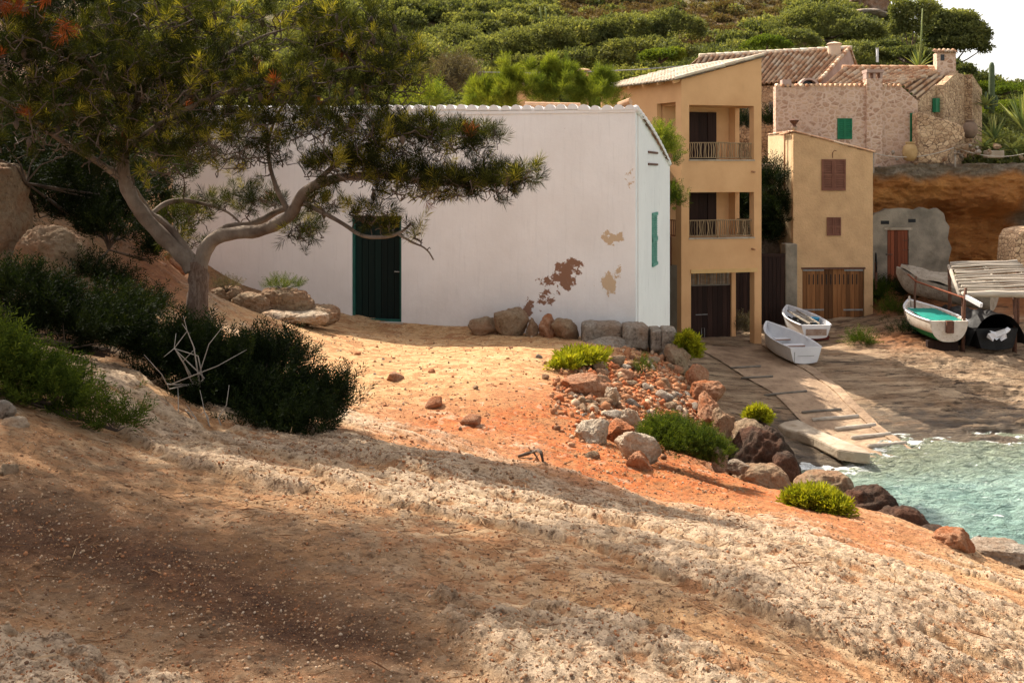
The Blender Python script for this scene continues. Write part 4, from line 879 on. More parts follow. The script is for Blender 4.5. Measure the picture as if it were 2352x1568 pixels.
# far roofs and chimneys beyond the pines
fc = thing('far_house', 'distant orange tiled roof and capped chimney seen over the bright shrubs', 'house', tuple(W(1290, 200, 52)))
tile_roof('roof', W(1195, 200, 50), W(1268, 200, 50), W(1262, 168, 53), W(1205, 170, 53), .25, .45, M['tile'], fc)
mb = MB(); a, b = W(1188, 200, 50.3), W(1272, 200, 50.3); mb.box(a[0], b[0], 50.3, 54, 2.4, a[2]); mb.build('wall', M['yellow'], fc)
c = W(1340, 165, 50); mb = MB(); mb.box(c[0]-.26, c[0]+.26, 50, 50.5, c[2]-2.6, c[2]-.12); mb.build('chimney', M['yellow'], fc)
mb = MB(); 
for dx in (-.22, .15): mb.box(c[0]+dx, c[0]+dx+.07, 50, 50.5, c[2]-.12, c[2]+.04)
mb.lathe(c+[0, .25, .04], [(.42, 0), (.40, .06), (.22, .12), (.03, .16)], 14); mb.build('chimney_cap', M['tile'], fc)
# ------------------------------------------------------------ boats, shed, slipway
def hull_parts(L, B, H, th, m_out, m_in, root, bow=.28, rocker=.10, round_=False):
    """local frame: stern at y=0, bow at y=L, keel near z=0"""
    ny, ns = 30, 12
    def beam(t): return B/2*((1-.16*((.35-t)/.35)**2) if t < .35 else max(1-((t-.35)/.65)**2.3, 0.012))
    def sheer(t): return H*(1+bow*t*t*t+.02*(1-t))
    def keel(t): return rocker*H*(1-t)**2+H*.85*max((t-.80)/.20, 0)**2.2
    def sec(t, s, off):
        b = max(beam(t)-off, .004); k = keel(t)+off*(1.3); h = sheer(t)
        if round_: return b*math.sin(s*math.pi/2)**.62, k+(h-k)*(1-math.cos(s*math.pi/2))**.85
        q = min(s/.42, 1); r = max((s-.42)/.58, 0); return b*(.74*q+.26*r**.85), k+(h-k)*(.10*q*q+.90*r)
    def shell(off, y0, y1):
        V = []
        for i in range(ny+1):
            t = i/ny; y = y0+(y1-y0)*t
            for j in range(-ns, ns+1):
                x, z = sec(t, abs(j)/ns, off); V.append((math.copysign(x, j) if j else 0, y, z))
        return V
    n = 2*ns+1; F = [(i*n+j, i*n+j+1, (i+1)*n+j+1, (i+1)*n+j) for i in range(ny) for j in range(n-1)]
    Vo, Vi = shell(0, 0, L), shell(th, th*1.5, L-th*2.2)
    mb = MB(); N = len(Vo); mb.add(Vo+Vi, F+[(a+N, d+N, c+N, b+N) for a, b, c, d in F]+[(i*n, (i+1)*n, (i+1)*n+N, i*n+N) for i in range(ny)]+[(i*n+n-1, i*n+n-1+N, (i+1)*n+n-1+N, (i+1)*n+n-1) for i in range(ny)]
        +[tuple(range(n-1, -1, -1)), tuple(N+j for j in range(n)), (0, N, N+n-1, n-1), (ny*n, ny*n+n-1, ny*n+n-1+N, ny*n+N)])
    h = mb.build('hull', m_out, root, True); md = h.modifiers.new('e', 'EDGE_SPLIT'); md.split_angle = R(50)
    return sec, beam, sheer, keel
def place(o, p, head, pitch=0, roll=0): o.location = p; o.rotation_euler = (pitch, roll, head)
def gun(sheer, beam, L, r, root, m, t1=.99):
    mb = MB(); pts = [(-beam(t), L*t, sheer(t)) for t in np.linspace(0, t1, 26)]; pts += [(beam(t), L*t, sheer(t)) for t in np.linspace(t1, 0, 26)]
    mb.tube(pts, r, 6); mb.build('gunwale', m, root, True)
def yaw_to(a, b): return math.atan2(-(b[0]-a[0]), b[1]-a[1])
def pitch_to(a, b): return math.atan2(b[2]-a[2], math.hypot(b[0]-a[0], b[1]-a[1]))
# white dinghy
bt = thing('rowing_boat', 'clean white rowing boat with low wooden thwarts drawn up beside the slipway', 'boat')
L, B, H = 3.35, 1.36, .62; sec, beam, sheer, keel = hull_parts(L, B, H, .035, M['white_paint'], None, bt)
gun(sheer, beam, L, .022, bt, M['white_paint'])
def board(root, y, w, z, th, m, name, beam=beam, L=3.3, s=.86):
    mb = MB(); b0, b1 = beam(y/L)*s, beam((y+w)/L)*s; mb.hexa([(-b0, y, z), (b0, y, z), (b1, y+w, z), (-b1, y+w, z), (-b0, y, z+th), (b0, y, z+th), (b1, y+w, z+th), (-b1, y+w, z+th)]); return mb.build(name, m, root, bevel=.008)
tw = pm('thwart_wood', (.30, .18, .13), (.38, .24, .18), 6)
for y in (1.25, 2.2):
    board(bt, y, .26, .36, .025, M['white_paint'], 'thwart'); board(bt, y-.012, .012, .332, .052, tw, 'thwart_trim')
board(bt, .06, .62, .36, .02, M['white_paint'], 'stern_seat')
mb = MB(); mb.tube([(-.45, 1.48, .42), (-.45, 1.53, .5)], [.075, .05], 10); mb.build('fender', M['black'], bt, True)
mb = MB(); mb.box(-.30, .30, -.012, -.002, .33, .345); mb.box(-.42, -.40, -.012, -.002, .10, .48); mb.build('transom_trim', M['steel'], bt)
for s_ in (-1, 1):
    mb = MB(); mb.box(s_*.60-.03, s_*.60+.03, 1.15, 1.35, .64, .68); mb.build('rowlock', M['white_paint'], bt)
a_, b_ = sp_(1850, 840), sp_(1762, 800); b_ = sp_(1768, 797); a_[2] = Sz(a_[0], a_[1]); b_[2] = Sz(b_[0], b_[1])
place(bt, (a_[0], a_[1], a_[2]+.0), R(9), R(4.5))
# older boat with a ladder in it
b2 = thing('old_rowing_boat', 'old white boat holding a ladder, black sheet and blue tub by the plank door', 'boat')
L2, B2_, H2 = 3.2, 1.36, .56; sec, beam2, sheer2, keel2 = hull_parts(L2, B2_, H2, .05, M['white_paint'], None, b2)
gun(sheer2, beam2, L2, .035, b2, M['white_paint'])
mb = MB(); mb.box(-.40, .40, -.02, -.004, .18, .42); mb.build('transom_panel', pm('bare_transom', (.30, .20, .15), (.42, .32, .26), 5, c=(.16, .08, .05)), b2)
mb = MB(); mb.hexa([(-.5, 0.02, 0.0), (.5, .02, 0.0), (.12, 2.6, -.02), (-.12, 2.6, -.02), (-.55, .03, .13), (.55, .03, .13), (.14, 2.6, .12), (-.14, 2.6, .12)]); mb.build('bottom_paint', pm('dark_red_antifouling', (.10, .018, .012), (.16, .03, .02), 4), b2)
mb = MB(); n = 14; V = [];
for i in range(n+1):
    for j in range(n+1):
        y = .25+2.2*i/n; x = (j/n*2-1)*beam2(y/L2)*.80; V.append((x, y, .36+.05*math.sin(i*1.3+j)+.04*math.cos(j*1.9)))
mb.add(V, [(i*(n+1)+j, i*(n+1)+j+1, (i+1)*(n+1)+j+1, (i+1)*(n+1)+j) for i in range(n) for j in range(n)]); md = mb.build('sheet', M['black'], b2, True)
a_, b_ = sp_(1876, 788, 30), None
place(b2, (a_[0], a_[1]+.1, a_[2]+.10), R(4), R(3.5))
def inboat(o, root): o.location = root.location; o.rotation_euler = root.rotation_euler; return o
ld = inboat(thing('ladder', 'grey wooden ladder lying inside the old boat', 'ladder'), b2)
for s_ in (-1, 1):
    mb = MB(); mb.bar((-.02+s_*.19, .12, .60), (-.10+s_*.19, 2.35, .66), .035, .06); mb.build('rail', M['wood_grey'], ld)
for i in range(8):
    y = .35+i*.25; xx_ = -.02-.08*y/2.4; mb = MB(); mb.tube([(xx_-.19, y, .605+.02*y), (xx_+.19, y, .605+.02*y)], .017, 6); mb.build('rung', M['wood_grey'], ld)
tb = inboat(thing('blue_tub', 'small blue plastic tub beside the ladder in the old boat', 'tub'), b2)
mb = MB(); mb.lathe((.40, 1.15, .38), [(.12, 0), (.16, .2), (.17, .22)], 16); mb.build('bowl', pm('blue_plastic', (.02, .16, .30), (.03, .2, .36), 3, .4), tb, True)
mb = MB(); mb.lathe((.40, 1.15, .6), [(.18, 0), (.18, .02), (.1, .03)], 16); mb.build('lid', pm('blue_plastic_lid', (.03, .20, .36), (.04, .24, .4), 3, .4), tb, True)
# fishing boat with a green tarpaulin
b3 = thing('fishing_boat', 'cream fishing boat on stocks with a green tarpaulin and two rusty posts', 'boat')
L3, B3, H3 = 3.8, 1.6, .82; sec3, beam3, sheer3, keel3 = hull_parts(L3, B3, H3, .06, M['cream_paint'], None, b3, .22, .1, True)
gun(sheer3, beam3, L3, .04, b3, M['white_paint'])
mb = MB(); V = []; n = 12
for i in range(n+1):
    for j in range(n+1):
        t = i/n; y = 3.75*t+.1; x = (j/n*2-1)*(beam3(y/L3)-.07); V.append((x, y, .62+.12*t))
mb.add(V, [(i*(n+1)+j, i*(n+1)+j+1, (i+1)*(n+1)+j+1, (i+1)*(n+1)+j) for i in range(n) for j in range(n)]); mb.build('deck', M['white_paint'], b3)
mb = MB(); V = []; n = 18
for i in range(n+1):
    for j in range(n+1):
        t = i/n; w = .62-.10*t; y = .32+2.25*t; x = (j/n*2-1)*w; V.append((x, y, .80+.16*t*(1-t)*4*(1-(j/n*2-1)**2)*.5+.015*math.sin(i*2.1+j*1.3)+.06*t))
mb.add(V, [(i*(n+1)+j, i*(n+1)+j+1, (i+1)*(n+1)+j+1, (i+1)*(n+1)+j) for i in range(n) for j in range(n)])
tp_ = mb.build('tarpaulin', M['tarp'], b3, True); tp_['label'] = 'taut green tarpaulin'
mb = MB(); V = []; n = 10
for i in range(25):
    t = i/28
    for j in range(-n, n+1):
        s = abs(j)/n*.56; b = max(beam3(t), .01); k = keel3(t); x = (b*math.sin(s*math.pi/2)**.62)+.006; z = k+(sheer3(t)-k)*(1-math.cos(s*math.pi/2))**.85; V.append((math.copysign(x, j) if j else 0, t*L3-.004, z-.004))
w_ = 2*n+1; mb.add(V, [(i*w_+j, i*w_+j+1, (i+1)*w_+j+1, (i+1)*w_+j) for i in range(24) for j in range(w_-1)]); mb.build('bottom_paint', pm('green_antifouling', (.0, .12, .04), (.01, .17, .06), 4), b3, True)
for (x, y, z1, r) in ((-.12, 2.85, 2.05, .045), (.62, .18, 2.0, .05)):
    mb = MB(); mb.tube([(x, y, .62), (x, y+.02, 1.3), (x+.03, y, z1)], r, 8); mb.build('post', M['iron'], b3, True)
mb = MB(); mb.tube([(-.35, 3.0, 2.1), (-.1, 2.8, 1.85), (.65, .2, 1.62), (.78, -.25, 1.50)], [.03, .035, .04, .04], 7); mb.build('spar', M['wood_red'], b3, True)
mb = MB(); mb.bar((.66, .18, 1.68), (.86, -.62, 1.50), .10, .16); mb.build('tiller', M['white_paint'], b3, bevel=.01)
mb = MB(); mb.box(-.13, .13, -.14, .04, .42, .86); mb.build('motor_bracket', M['iron'], b3, bevel=.02)
mb = MB(); mb.tube([(0, L3-.08, sheer3(1)), (0, L3-.06, sheer3(1)+.14)], .045, 8); mb.build('bow_post', M['cream_paint'], b3)
a_ = sp_(2182, 806, 30); place(b3, (a_[0], a_[1]+.1, a_[2]+.22), R(-1), R(2))
st = thing('boat_stocks', 'dark timber stocks holding up the fishing boat', 'support', tuple(a_))
for y in (.7, 2.6):
    c = Vector(a_)+Matrix.Rotation(R(-1), 3, 'Z') @ Vector((0, y, 0)); mb = MB(); mb.bar(c+Vector((-.55, 0, .02)), c+Vector((.55, 0, .02)), .2, .5); mb.build('beam', M['wood_dark'], st)
# old hull beyond it, half covered with a rag
b4 = thing('derelict_boat', 'derelict peeling hull leaning behind the fishing boat', 'boat')
sec4, beam4, sheer4, keel4 = hull_parts(3.9, 1.5, .85, .05, M['old_hull'], None, b4, .2, .1, True)
mb = MB(); V = []; n = 14
for i in range(n+1):
    for j in range(n+1):
        t = i/n; y = .1+3.6*t; x = (j/n*2-1)*(beam4(y/3.9)+.01); V.append((x, y, sheer4(t*.92)+.06+.07*math.sin(i*1.1+j*.7)*math.cos(j*1.2)+.12*(1-(j/n*2-1)**2)))
mb.add(V, [(i*(n+1)+j, i*(n+1)+j+1, (i+1)*(n+1)+j+1, (i+1)*(n+1)+j) for i in range(n) for j in range(n)]); mb.build('cover', pm('stained_canvas', (.28, .23, .17), (.40, .34, .27), 3, .9, 1, .06, 5, c=(.15, .12, .09)), b4, True)
a_ = sp_(2185, 724, 30); place(b4, (a_[0]+1.2, a_[1]-1.0, a_[2]+.25), R(48), R(9), R(-9))
yb = thing('yellow_sack', 'olive yellow sack lying behind the derelict hull', 'sack', tuple(W(2182, 648, 42)))
c = W(2180, 645, 41.6); mb = MB(); mb.lathe(c-[0, 0, .35], [(.30, 0), (.46, .15), (.44, .45), (.25, .66), (.05, .70)], 14); mb.build('cloth', pm('olive_cloth', (.26, .26, .05), (.34, .33, .08), 3, .9, 1, .1, 4), yb, True)
# slatted log shelter with a covered boat below
sh = thing('log_shelter', 'grey weathered log shelter roof on posts at the right of the cove', 'shelter', tuple(W(2270, 780, 37)))
def SH(px, py, d): return W(px, py, d)
TLc, TRc, BRc, BLc = SH(2180, 607, 38.6), SH(2336, 603, 38.8), SH(2420, 672, 36.0), SH(2205, 676, 36.0)
for k in range(14):
    t = k/13; a, b = BLc+(TLc-BLc)*t, BRc+(TRc-BRc)*t; r = .05 if 0 < k < 13 else .085
    if k == 0: r = .12
    off = (0 if k in (0, 13) else .08)*random.uniform(.6, 1.3); ln = random.uniform(.0, .05); dz = random.uniform(-.02, .03)
    if k in (4, 7, 9): off += .20; 
    if k in (3, 6, 8, 10): r *= .6
    pts = [a+(b-a)*(ln+(1-ln)*s)+np.array([0, random.uniform(-.015, .015), dz+.02*math.sin(s*7+k)+(.06 if 0 < k < 13 else 0)]) for s in np.linspace(0, 1, 7)]
    mb = MB(); mb.tube(pts, [r*random.uniform(.85, 1.1) for _ in pts], 8, random.uniform(.4, 1)); mb.build('pole', M['wood_grey'], sh, True)
for p, q in ((TLc, BLc), (TRc+[-.1, 0, 0], BRc+[-.3, 0, 0]), ((TLc+TRc)/2, (BLc+BRc)/2)):
    mb = MB(); mb.tube([p-[0, 0, .06], (p+q)/2-[0, 0, .08], q-[0, 0, .06]], .075, 8, .6); mb.build('rafter', M['wood_grey'], sh, True)
for p in (TLc, BLc+[.12, .05, 0], SH(2330, 676, 36.2), TRc):
    zg = Sz(p[0], p[1])-.1; mb = MB(); mb.tube([(p[0], p[1], zg), (p[0]+.03, p[1], (zg+p[2])/2), (p[0], p[1], p[2]-.05)], [.085, .07, .065], 8, .2); mb.build('post', M['iron'], sh, True)
b5 = thing('covered_boat', 'boat wrapped in black plastic under the log shelter', 'boat')
hull_parts(3.8, 1.9, .85, .06, M['black'], None, b5)
mb = MB(); V = []; n = 26
for i in range(n+1):
    for j in range(n+1):
        t = i/n; u = j/n*2-1; b = 1.12*(1-.5*t**3); r_ = (.08*math.sin(i*.8+j*.7)+.05*math.sin(j*1.2-i*.5))*min(1, t*6); V.append((u*b*(1+.05*r_), -.12+3.9*t, .25+1.15*(1-abs(u)**2.6)*(1-.2*t)+r_*.8-0*t))
mb.add(V, [(i*(n+1)+j, i*(n+1)+j+1, (i+1)*(n+1)+j+1, (i+1)*(n+1)+j) for i in range(n) for j in range(n)]); mb.build('cover', M['black'], b5, True)
a_ = W(2290, 795, 35.9); zg = Sz(a_[0], a_[1]); place(b5, (a_[0], a_[1], zg+.15), R(4))
wb = thing('white_rag', 'torn white plastic sheet hanging under the black covered boat', 'rag', tuple(W(2292, 770, 35.5)))
poly = [(2267, 775), (2270, 766), (2278, 764), (2273, 759), (2286, 762), (2300, 758), (2309, 755), (2315, 751), (2322, 756), (2318, 762), (2311, 766), (2313, 776), (2300, 783), (2296, 776), (2289, 781), (2284, 777), (2281, 784)]
mb = MB(); mb.prism([W(x, y, 35.6+.1*math.sin(x*.6)) for x, y in poly], (0, .03, 0)); mb.build('sheet', M['white_paint'], wb)
# slipway, its sleepers, and the sea-worn slab beside it
def slip_pt(u, v, dz=0):
    S4 = SLIP; p = (1-v)*((1-u)*S4[0]+u*S4[1])+v*((1-u)*S4[3]+u*S4[2]); return p+np.array([0, 0, dz])
mb = MB(); n = 30; V = []
for i in range(n+1):
    for j in range(9):
        p = slip_pt(j/8, i/n*1.06); V.append((p[0], p[1], _shore(p[:1], p[1:2])[0]+.02+.010*math.sin(i*3.3+j)))
mb.add(V, [(i*9+j, i*9+j+1, (i+1)*9+j+1, (i+1)*9+j) for i in range(n) for j in range(8)]); o = mb.build('slipway', M['concrete'], None, True)
tag(o, kind='structure')
mb = MB(); V = []; n = 40
for i in range(n+1):
    for u, dz in ((1.0, -.1), (1.0, .05), (1.16, .06), (1.16, -.1)):
        p = slip_pt(u+.012*math.sin(i*.9), i/n*1.0); V.append((p[0], p[1], _shore(p[:1], p[1:2])[0]+dz+.012*math.sin(i*2.3)))
mb.add(V, [(i*4+j, i*4+j+1, (i+1)*4+j+1, (i+1)*4+j) for i in range(n) for j in range(3)]); o = mb.build('slipway_kerb', M['concrete']); tag(o, kind='structure')
slp = [((1866, 970), (1971, 960), .9), ((1919, 991), (2010, 980), 1), ((1956, 1011), (2045, 1000), 1), ((1995, 1031), (2080, 1021), 1), ((1842, 952), (1932, 944), .5), ((1755, 908), (1853, 902), .45), ((1703, 871), (1775, 868), .4), ((1678, 849), (1747, 845), .4)]
ords = ['fourth', 'third', 'second', 'lowest']
lbl = ['pale wooden sleeper across the slipway, fourth up from the water', 'pale wooden sleeper across the slipway, third up from the water', 'pale wooden sleeper across the slipway, second up from the water', 'pale wooden sleeper at the foot of the slipway, washed by foam', 'thin worn sleeper across the slipway, fifth up from the water', 'thin rust brown sleeper across the slipway, sixth up from the water', 'thin sleeper high on the slipway, seventh up from the water', 'thin sleeper on the slipway nearest the garage door, eighth up from the water']
for (p, q, k), lb in zip(slp, lbl):
    a, b = sp_(*p, 20), sp_(*q, 20); a[2] = _shore(a[:1], a[1:2])[0]+.045; b[2] = _shore(b[:1], b[1:2])[0]+.045
    mb = MB(); mb.tube([a, a+(b-a)*.3+[0, 0, .01], a+(b-a)*.6, b], .055*k+.01, 7, .8 if k > .8 else .0); tag(mb.build('slipway_sleeper', M['wood_grey'], None, True), lb, 'sleeper', 'sleepers set across the slipway')
slab = [(1786, 975), (1800, 967), (1835, 962), (1880, 985), (1935, 1008), (1990, 1030), (2000, 1040), (1962, 1036), (1925, 1030), (1870, 1003), (1830, 990), (1800, 982)]
sw_ = [W(x, y, 7.05*FPX/(y-HZ)) for x, y in slab]
mb = MB(); mb.prism(sw_, (0, 0, -.30)); o = mb.build('sea_slab', M['slab'], None, bevel=.06); tag(o, 'tilted sea worn concrete slab beside the foot of the slipway', 'slab')
# walling rubble pillar at the right edge
rp = MB(); rp.prism([W(*p, 40.5) for p in [(2331, 600), (2336, 548), (2345, 530), (2370, 524), (2440, 520), (2440, 640), (2331, 640)]], (0, 1.6, 0)); tag(rp.build('stone_pillar', M['masonry_open'], None, bevel=.1), 'squared rubble pillar behind the log shelter at the right', 'pillar')
# urns, rope fence, wire
def urn(name, label, c, sc, m=M['terracotta']):
    t = thing(name, label, 'urn', tuple(c)); mb = MB(); mb.lathe(c, [(.16*sc, 0), (.30*sc, .18*sc), (.34*sc, .42*sc), (.28*sc, .66*sc), (.17*sc, .78*sc)], 18); mb.build('body', m, t, True)
    mb = MB(); mb.lathe(c+[0, 0, .78*sc], [(.17*sc, 0), (.21*sc, .03*sc), (.21*sc, .08*sc), (.15*sc, .085*sc)], 18); mb.build('rim', m, t, True); return t
urn('urn', 'ochre clay urn standing by the green door of the stone house', W(2090, 370, 45.0), 1.0, pm('ochre_clay', (.38, .24, .10), (.48, .32, .15), 4))
urn('dark_urn', 'large grey brown urn on the rubble beside the agaves', W(2228, 318, 46.5), 1.0, pm('grey_clay', (.17, .11, .075), (.24, .16, .11), 4))
tr = MB(); c = W(2285, 363, 45.4); tr.box(c[0]-.40, c[0]+.40, 45.3, 45.7, c[2], c[2]+.34); tag(tr.build('trough', M['slab'], None, bevel=.04), 'grey stone trough among the rubble near the agaves', 'trough')
rf = thing('rope_fence', 'sagging rope slung between posts along the cliff edge', 'fence', tuple(W(2100, 372, 44.9)))
posts = [W(2006, 352, 44.7), W(2194, 338, 45.0), W(2365, 350, 45.2)]
mb = MB(); pts = []
for a, b in zip(posts[:-1], posts[1:]):
    for t in np.linspace(0, 1, 14): p = a+(b-a)*t; p = p-[0, 0, .30*4*t*(1-t)]; pts.append(p)
mb.tube(pts, .02, 5); mb.build('rope', pm('pale_rope', (.40, .34, .28), (.52, .46, .38), 9), rf, True)
for p in posts[:2]: mb = MB(); mb.tube([p-[0, 0, .9], p+[0, 0, .03]], .04, 6); mb.build('post', M['wood_grey'], rf)
uw = thing('overhead_cable', 'thin cable strung level behind the bright bushes', 'cable', tuple(W(1300, 165, 48)))
mb = MB(); pts = [W(1000, 152, 50), W(1100, 166, 50), W(1220, 168, 50), (W(1340, 166, 50)+[0, 0, 0]), W(1470, 160, 49), W(1600, 150, 49)]; mb.tube(pts, .03, 5); mb.build('wire', M['steel'], uw)
# ------------------------------------------------------------ vegetation
def frames(D, spin=None):
    """rotation matrices whose z axis is D (n,3)"""
    D = D/np.linalg.norm(D, axis=1, keepdims=True); a = np.where(np.abs(D[:, 2:3]) < .9, np.array([[0, 0, 1.]]), np.array([[1., 0, 0]]))
    x = np.cross(a, D); x /= np.linalg.norm(x, axis=1, keepdims=True); y = np.cross(D, x)
    s = RNG.uniform(0, 2*np.pi, len(D)) if spin is None else spin; c, s = np.cos(s)[:, None], np.sin(s)[:, None]
    return np.stack([x*c+y*s, -x*s+y*c, D], -1)
def scatter(T, P, Rm, sc, vt=None):
    """T (k,4,3) quads; returns V,F,v"""
    k = len(T); n = len(P); sc = np.broadcast_to(np.asarray(sc, float), (n,))
    V = np.einsum('nij,kqj->nkqi', Rm, T)*sc[:, None, None, None]+P[:, None, None, :]
    v = np.clip((vt if vt is not None else RNG.uniform(0, 1, n))[:, None]+RNG.uniform(-.18, .18, (n, k)), 0, 1)
    return V.reshape(-1, 3), np.arange(n*k*4).reshape(-1, 4), np.repeat(v.ravel(), 4)
def needle(d, l, w, o=(0, 0, 0), droop=0):
    d = nrm(d); x = nrm(np.cross(d, RNG.normal(size=3))); o = np.array(o, float); t = o+d*l-np.array([0, 0, droop]); m = o+d*l*.5
    return [o, m+x*w/2, t, m-x*w/2]
def tuft(n, l, w, spread, stem=.5):
    T = []
    for i in range(n):
        a = RNG.uniform(0, 2*np.pi); h = RNG.uniform(0, 1); t = spread*(1-.45*h)*RNG.uniform(.7, 1.1)
        T.append(needle((math.cos(a)*math.sin(t), math.sin(a)*math.sin(t), math.cos(t)), l*RNG.uniform(.75, 1.1), w, (0, 0, h*stem*l)))
    return np.array(T)
PINE_T = [tuft(40, .105, .0042, 1.05, .8) for _ in range(4)]
SPRIG_T = []
for _ in range(4):
    T = []
    for i in range(26):
        h = i/26; a = i*2.4; T.append(needle((math.cos(a)*.75, math.sin(a)*.75, .75), .045*(1.1-.5*h), .007, (0.01*math.sin(h*5), 0.01*math.cos(h*4), h*.20)))
    SPRIG_T.append(np.array(T))
SUCC_T = [np.array([needle((math.cos(i*2.4)*.5, math.sin(i*2.4)*.5, .85), .05, .013, (0, 0, i*.006)) for i in range(14)]) for _ in range(3)]
def merge(parts): 
    V = []; F = []; A = []; n = 0
    for v, f, a in parts: V.append(v); F.append(f+n); A.append(a); n += len(v)
    return np.concatenate(V), np.concatenate(F), np.concatenate(A)
def leafy(name, T, P, D, sc, m, parent, v=None):
    Rm = frames(D); idx = RNG.integers(0, len(T), len(P)); parts = []
    sc = np.broadcast_to(np.asarray(sc, float), (len(P),)); v = RNG.uniform(0, 1, len(P)) if v is None else v
    for k in range(len(T)):
        q = idx == k
        if q.any(): parts.append(scatter(T[k], P[q], Rm[q], sc[q], v[q]))
    V, F, A = merge(parts); return amesh(name, V, F, m, parent, attrs={'v': A})
# ---- pines: limbs laid out by hand, then twigs grown to points spread through the crown
def resample(pts, step):
    out = []
    for (p, r), (q, s) in zip(pts[:-1], pts[1:]):
        n = max(1, int(np.linalg.norm(q-p)/step))
        for i in range(n): out.append((p+(q-p)*i/n, r+(s-r)*i/n))
    return out+[pts[-1]]
def smoothl(pts, it=2):
    for _ in range(it):
        n = [pts[0]]
        for a, b in zip(pts[:-1], pts[1:]): n += [(a[0]*.75+b[0]*.25, a[1]*.75+b[1]*.25), (a[0]*.25+b[0]*.75, a[1]*.25+b[1]*.75)]
        pts = n+[pts[-1]]
    return pts
def blobs(bl, k_=1.0, rel=False):
    P = []; Q = []
    for (px, py, d, rx, ry, rd, n) in bl:
        n = int(n*k_)
        c = W(px, py, d); k = d/FPX; q = RNG.normal(size=(n, 3)); q /= np.linalg.norm(q, axis=1, keepdims=True); q *= (RNG.uniform(0, 1, (n, 1))**.42)
        q = q*np.array([rx*k, rd, ry*k]); P.append(c+q); Q.append(q[:, 2]/(ry*k))
    return (np.concatenate(P), np.concatenate(Q)) if rel else np.concatenate(P)
def pine(name, label, limbs, bl, trunk_n, tips, base, dead=(), group=None, bark_from=1, tuft_sc=1.0, bare=0.0):
    root = thing(name, label, 'pine tree', tuple(base), group); S_ = []; R_ = []
    for li, l in enumerate(limbs):
        pts = smoothl([(np.array(p[:3], float), p[3]) for p in l]); mb = MB()
        P3 = [p for p, r in pts]; r3 = [max(r, .008)*(1+.05*math.sin(i*1.3)) for i, (p, r) in enumerate(pts)]
        mb.tube(P3, r3, 14 if r3[0] > .06 else 8, 1.0 if li < bark_from else .18, wob=.06, seed=li)
        mb.build('trunk' if li == 0 else 'limb', M['bark'], root, True)
        for p, r in resample(pts, .09):
            if li: S_.append(p); R_.append(r)
    S_ = np.array(S_); R_ = np.array(R_); T, TQ = blobs(bl, 1.5, True); tw = MB()
    ctr = S_[:1]; order = np.argsort(np.min(np.linalg.norm(T[:, None]-S_[None], axis=2), axis=1)); T = T[order]; TQ = TQ[order]
    tipP = []; tipD = []; tipK = []; nodes = list(S_); nr = list(R_); segV = []; arr = np.zeros((len(S_)+len(T)*8, 3)); arr[:len(S_)] = S_; cnt = len(S_)
    for t, tq in zip(T, TQ):
        dd = np.linalg.norm(arr[:cnt]-t, axis=1); k = int(np.argmin(dd)); s = arr[k].copy(); dist = dd[k]
        if dist < .05: continue
        n = max(2, min(6, int(dist/.12)+1)); mid = (s+t)/2+RNG.normal(size=3)*dist*.16+np.array([0, 0, .10*dist]); pts = []
        for i in range(n+1):
            u = i/n; pts.append((1-u)**2*s+2*u*(1-u)*mid+u*u*t+(RNG.normal(size=3)*.018 if 0 < i < n else 0))
        r0 = min(.026, .006+.012*dist); tw.tube(pts, [r0+(.0035-r0)*i/n for i in range(n+1)], 4, cap=False)
        for p in pts[1:]:
            if cnt < len(arr): arr[cnt] = p; cnt += 1
        d = pts[-1]-pts[-2]; d = nrm(d)*.5+np.array([0, -.05, .65])+RNG.normal(size=3)*.35; tipP.append(pts[-1]); tipD.append(d); tipK.append(tq)
        if RNG.random() < .25: tipP.append(pts[-2]); tipD.append(d+RNG.normal(size=3)*.6); tipK.append(tq)
    tw.build('twigs', M['twig'], root)
    P = np.array(tipP); D = np.array(tipD); keep = RNG.random(len(P)) < (1-bare)*(.22+.78*sst(-.35, .15, np.array(tipK))); P, D = P[keep], D[keep]
    up = (P[:, 2]-P[:, 2].min())/np.ptp(P[:, 2]); v = np.clip(.03+.95*RNG.random(len(P))**1.6+.25*fbm(P[:, 0]*.9, P[:, 1]*.9, P[:, 2]*.9, o=2, seed=71), 0, 1)
    dm = RNG.random(len(P)) < .006
    # two or three tufts at each tip
    PP = np.concatenate([P, P+RNG.normal(size=P.shape)*.05]); DD = np.concatenate([D]*2)+RNG.normal(size=(len(P)*2, 3))*.3; vv = np.tile(v, 2)
    dmm = np.tile(dm, 2)
    leafy('needles', PINE_T, PP[~dmm], DD[~dmm], RNG.uniform(.8, 1.25, (~dmm).sum())*tuft_sc, M['pine'], root, vv[~dmm])
    leafy('dead_needles', PINE_T, PP[dmm], DD[dmm], RNG.uniform(.8, 1.2, dmm.sum())*tuft_sc, M['pine_dead'], root)
    if dead:
        Q = blobs(dead); Dq = RNG.normal(size=Q.shape)*.5+[0, -.3, -.5]
        leafy('dead_spray', PINE_T, Q, Dq, RNG.uniform(.8, 1.2, len(Q)), M['pine_dead'], root)
    # cones
    ci = RNG.choice(len(P), min(60, len(P)), replace=False); mb = MB()
    for i in ci:
        c = P[i]-[0, 0, .05]; n = 6; prof = [(.004, .04), (.022, .02), (.028, -.005), (.018, -.035), (.004, -.055)]; mb.lathe(c, prof, 6)
    o = mb.build('cones', M['twig'], root); o['kind'] = 'stuff'
    return root
KP = .72
def PL(*a): return [(*W(px, py, d*KP), r*KP*.84) for px, py, d, r in a]
zb0 = W(452, 735, 15*KP); zb0[2] = Lz(zb0[0], zb0[1])-.15; tb_ = (zb0[0], zb0[1], zb0[2], .145)
